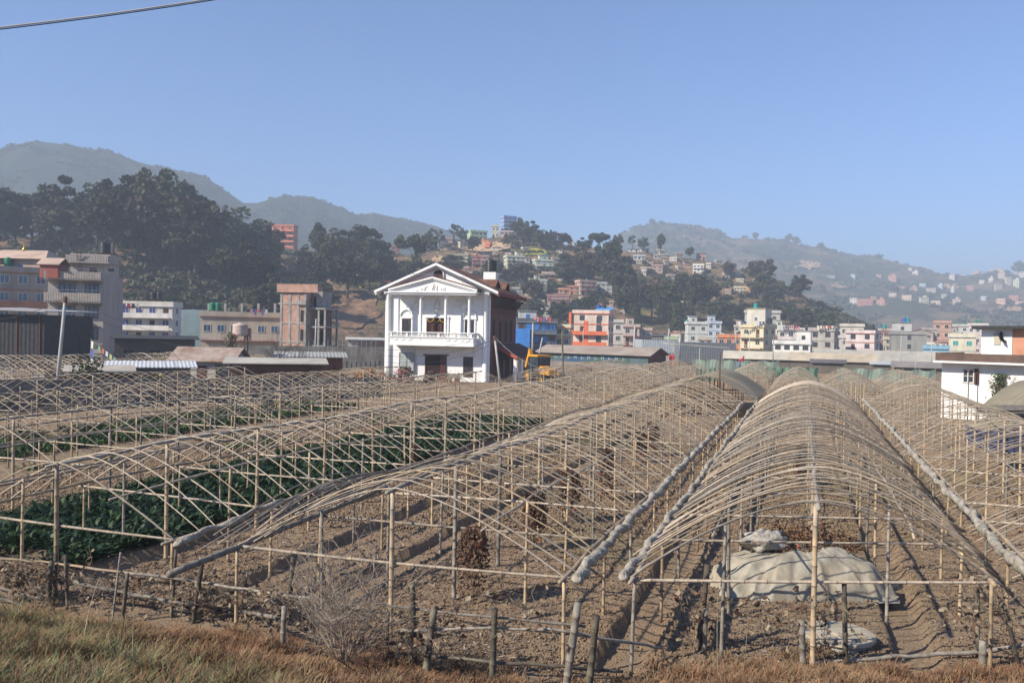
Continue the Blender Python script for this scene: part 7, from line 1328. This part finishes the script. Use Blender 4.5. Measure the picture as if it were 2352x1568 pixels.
# ---- yellow excavator by the white house
q = place(1243, 870, 82); EX = thing('excavator_loader', 'yellow backhoe loader with dark glass cab parked beside the white house porch', 'excavator', (q.x, q.y, .35), math.radians(-62)); M_Y = mat('machine_yellow', (.70, .32, .02), (.62, .28, .02), scale=2, rough=.4, spec=.5); M_TY = mat('black_rubber', (.02, .02, .02), (.03, .03, .03))
def exb(nm, m, *bx, **k):
    b = MB(); [b.box(*x) for x in bx]; return b.build(nm, m, EX, **k)
exb('chassis', M_TY, (-1.7, -.45, .5, 2.1, .45, .95)); b = MB(); b.add([(.5, -.5, .95), (2.2, -.42, .95), (2.2, .42, .95), (.5, .5, .95), (.5, -.5, 1.75), (2.2, -.42, 1.45), (2.2, .42, 1.45), (.5, .5, 1.75)], [(0, 3, 2, 1), (4, 5, 6, 7), (0, 1, 5, 4), (1, 2, 6, 5), (2, 3, 7, 6), (3, 0, 4, 7)]); b.build('bonnet', M_Y, EX)
cb = exb('cab', M_GLASS, (-1.25, -.68, 1.0, .48, .68, 2.62)); b = MB()
for x in (-1.27, .43):
    for y in (-.7, .62): b.box(x, y, .95, x + .08, y + .08, 2.65)
b.build('cab_pillar', M_TY, cb); b = MB(); b.box(-1.42, -.82, 2.65, .62, .82, 2.82); b.build('cab_roof', M_Y, cb)
for (x, r_) in ((-.95, .72), (1.7, .48)):
    for y in (-.85, .85):
        b = MB(); b.smooth = True; pr = [(r_ * .55, -.2), (r_ * .95, -.2), (r_, -.12), (r_, .12), (r_ * .95, .2), (r_ * .55, .2)]; b.lathe(pr, 20); wl = b.build('wheel', M_TY, EX, loc=(x, y, r_), rot=(PI / 2, 0, 0)); b = MB(); b.smooth = True; b.lathe([(.001, -.12), (r_ * .5, -.14), (r_ * .56, -.2), (r_ * .56, .2), (r_ * .5, .14), (.001, .12)], 16); b.build('rim', M_Y, wl)
b = MB()
for y in (-.55, .55): b.beam((.3, y, 1.5), (1.9, y, 1.25), .12, .26); b.beam((1.9, y, 1.25), (2.9, y, .5), .12, .22)
b.build('loader_arm', M_Y, EX)
b = MB(); b.add([(2.75, -1.1, .1), (3.5, -1.1, .05), (2.8, -1.1, .95), (2.75, 1.1, .1), (3.5, 1.1, .05), (2.8, 1.1, .95)], [(0, 1, 2), (3, 5, 4), (0, 3, 4, 1), (0, 2, 5, 3)]); b.build('loader_bucket', M_TY, EX)
b = MB(); b.beam((-1.7, 0, .9), (-2.35, 0, 3.35), .2, .34); b.beam((-2.35, 0, 3.35), (-3.2, 0, 1.4), .17, .27); b.build('digger_arm', M_Y, EX); b = MB(); b.add([(-3.4, -.3, .7), (-2.9, -.3, .75), (-3.1, -.3, 1.5), (-3.4, .3, .7), (-2.9, .3, .75), (-3.1, .3, 1.5)], [(0, 1, 2), (3, 5, 4), (0, 3, 4, 1), (1, 4, 5, 2)]); b.build('digger_bucket', M_TY, EX)
b = MB(); b.tube([(-1.9, .02, 1.7), (-2.6, .02, 2.9)], .06, 8); b.build('hydraulic_ram', M_METAL, EX)
# orange digger on the hill cutting
q = H1.find(1122, 572); b = MB(); b.box(-1.8, -1, 1.2, 1.4, 1, 2.8); b.box(-1.8, -1.3, 0, 1.8, -.7, .9); b.box(-1.8, .7, 0, 1.8, 1.3, .9); b.beam((1.2, 0, 2.2), (3.6, 0, 4.6), .4, .6); b.beam((3.6, 0, 4.6), (5.2, 0, 1.8), .35, .5); b.box(-.2, -.9, 2.8, 1.1, .1, 3.7); b.build('hill_excavator', paint((.5, .16, .07)), None, loc=q + Vector((0, -1, .6)), rotz=2.6, label='small orange excavator working on the earth cutting of the hill', cat='excavator')
# ---- people
def person_mesh(key, pose, shirt, legs):
    b = MB(); b.smooth = True; lean = .25 if pose == 'bend' else 0
    hip = Vector((0, 0, .86)); ch = Vector((0, -.35 if pose == 'bend' else -.02, 1.32 if pose != 'bend' else 1.2)); nk = ch + (Vector((0, -.1, .06)) if pose == 'bend' else Vector((0, 0, .14)))
    b.mi = 1
    for s_ in (-1, 1): b.tube([(s_ * .10, 0, .88), (s_ * .11, -.03, .47), (s_ * .11 + .02 * s_, .02 + .08 * s_, .05), (s_ * .12, -.12 + .08 * s_, .02)], [.10, .075, .05, .04], 8)
    b.mi = 0; b.tube([hip - Vector((0, 0, .06)), hip + Vector((0, 0, .1)), (hip + ch) / 2, ch, nk], [.15, .155, .15, .18, .07], 10)
    for s_ in (-1, 1): b.tube([ch + Vector((s_ * .17, 0, .05)), ch + Vector((s_ * .25, .02, -.22)), ch + Vector((s_ * .22, -.12, -.46))], [.065, .05, .04], 8)
    b.mi = 2; b.tube([nk, nk + Vector((0, -.01, .07))], .05, 8); h = nk + Vector((0, -.02, .16)); b.lathe([(.001, -.12), (.06, -.1), (.085, -.03), (.09, .03), (.07, .1), (.001, .13)], 12, h)
    b.mi = 3; b.lathe([(.095, .0), (.098, .05), (.075, .12), (.001, .145)], 12, h + Vector((0, .015, 0)))
    return b.mesh('person', [paint(shirt), paint(legs), paint((.22, .12, .08)), paint((.02, .02, .02))])
for X, Yb, d, pose, sh, lg, lab, rz in [(1539, 838, 118, 'stand', (.5, .04, .04), (.3, .03, .04), 'person in red clothes standing on the path at the shed end, left one', .5), (1545, 838, 118, 'stand', (.5, .04, .04), (.5, .05, .05), 'person in red clothes standing on the path at the shed end, right one', -.4), (1699, 845, 105, 'bend', (.45, .02, .06), (.05, .09, .3), 'person in a red top bending over behind the pale green net', 1.4)]:
    p = place(X, Yb, d); put('person', person_mesh(lab, pose, sh, lg), None, loc=(p.x, p.y, max(0, EYE + (hor(X) - Yb) * d / FPX)), rotz=rz, label=lab, cat='person')

# ------------------------------------------------------------------ haze
HB = MB(); HB.box(-4600, -2400, -6, 4600, 4600, 262)
hm = bpy.data.materials.new('haze'); hm.use_nodes = True; ht = hm.node_tree; ht.nodes.remove(ht.nodes['Principled BSDF'])
hv = nn(ht, 'ShaderNodeVolumePrincipled'); hv.inputs['Density'].default_value = HAZE; hv.inputs['Color'].default_value = (.53, .63, .755, 1); hv.inputs['Anisotropy'].default_value = .0
ht.links.new(hv.outputs[0], ht.nodes['Material Output'].inputs['Volume'])
HB.build('haze', hm, kind='stuff', label='thin bluish winter haze lying over the whole valley', cat='haze')
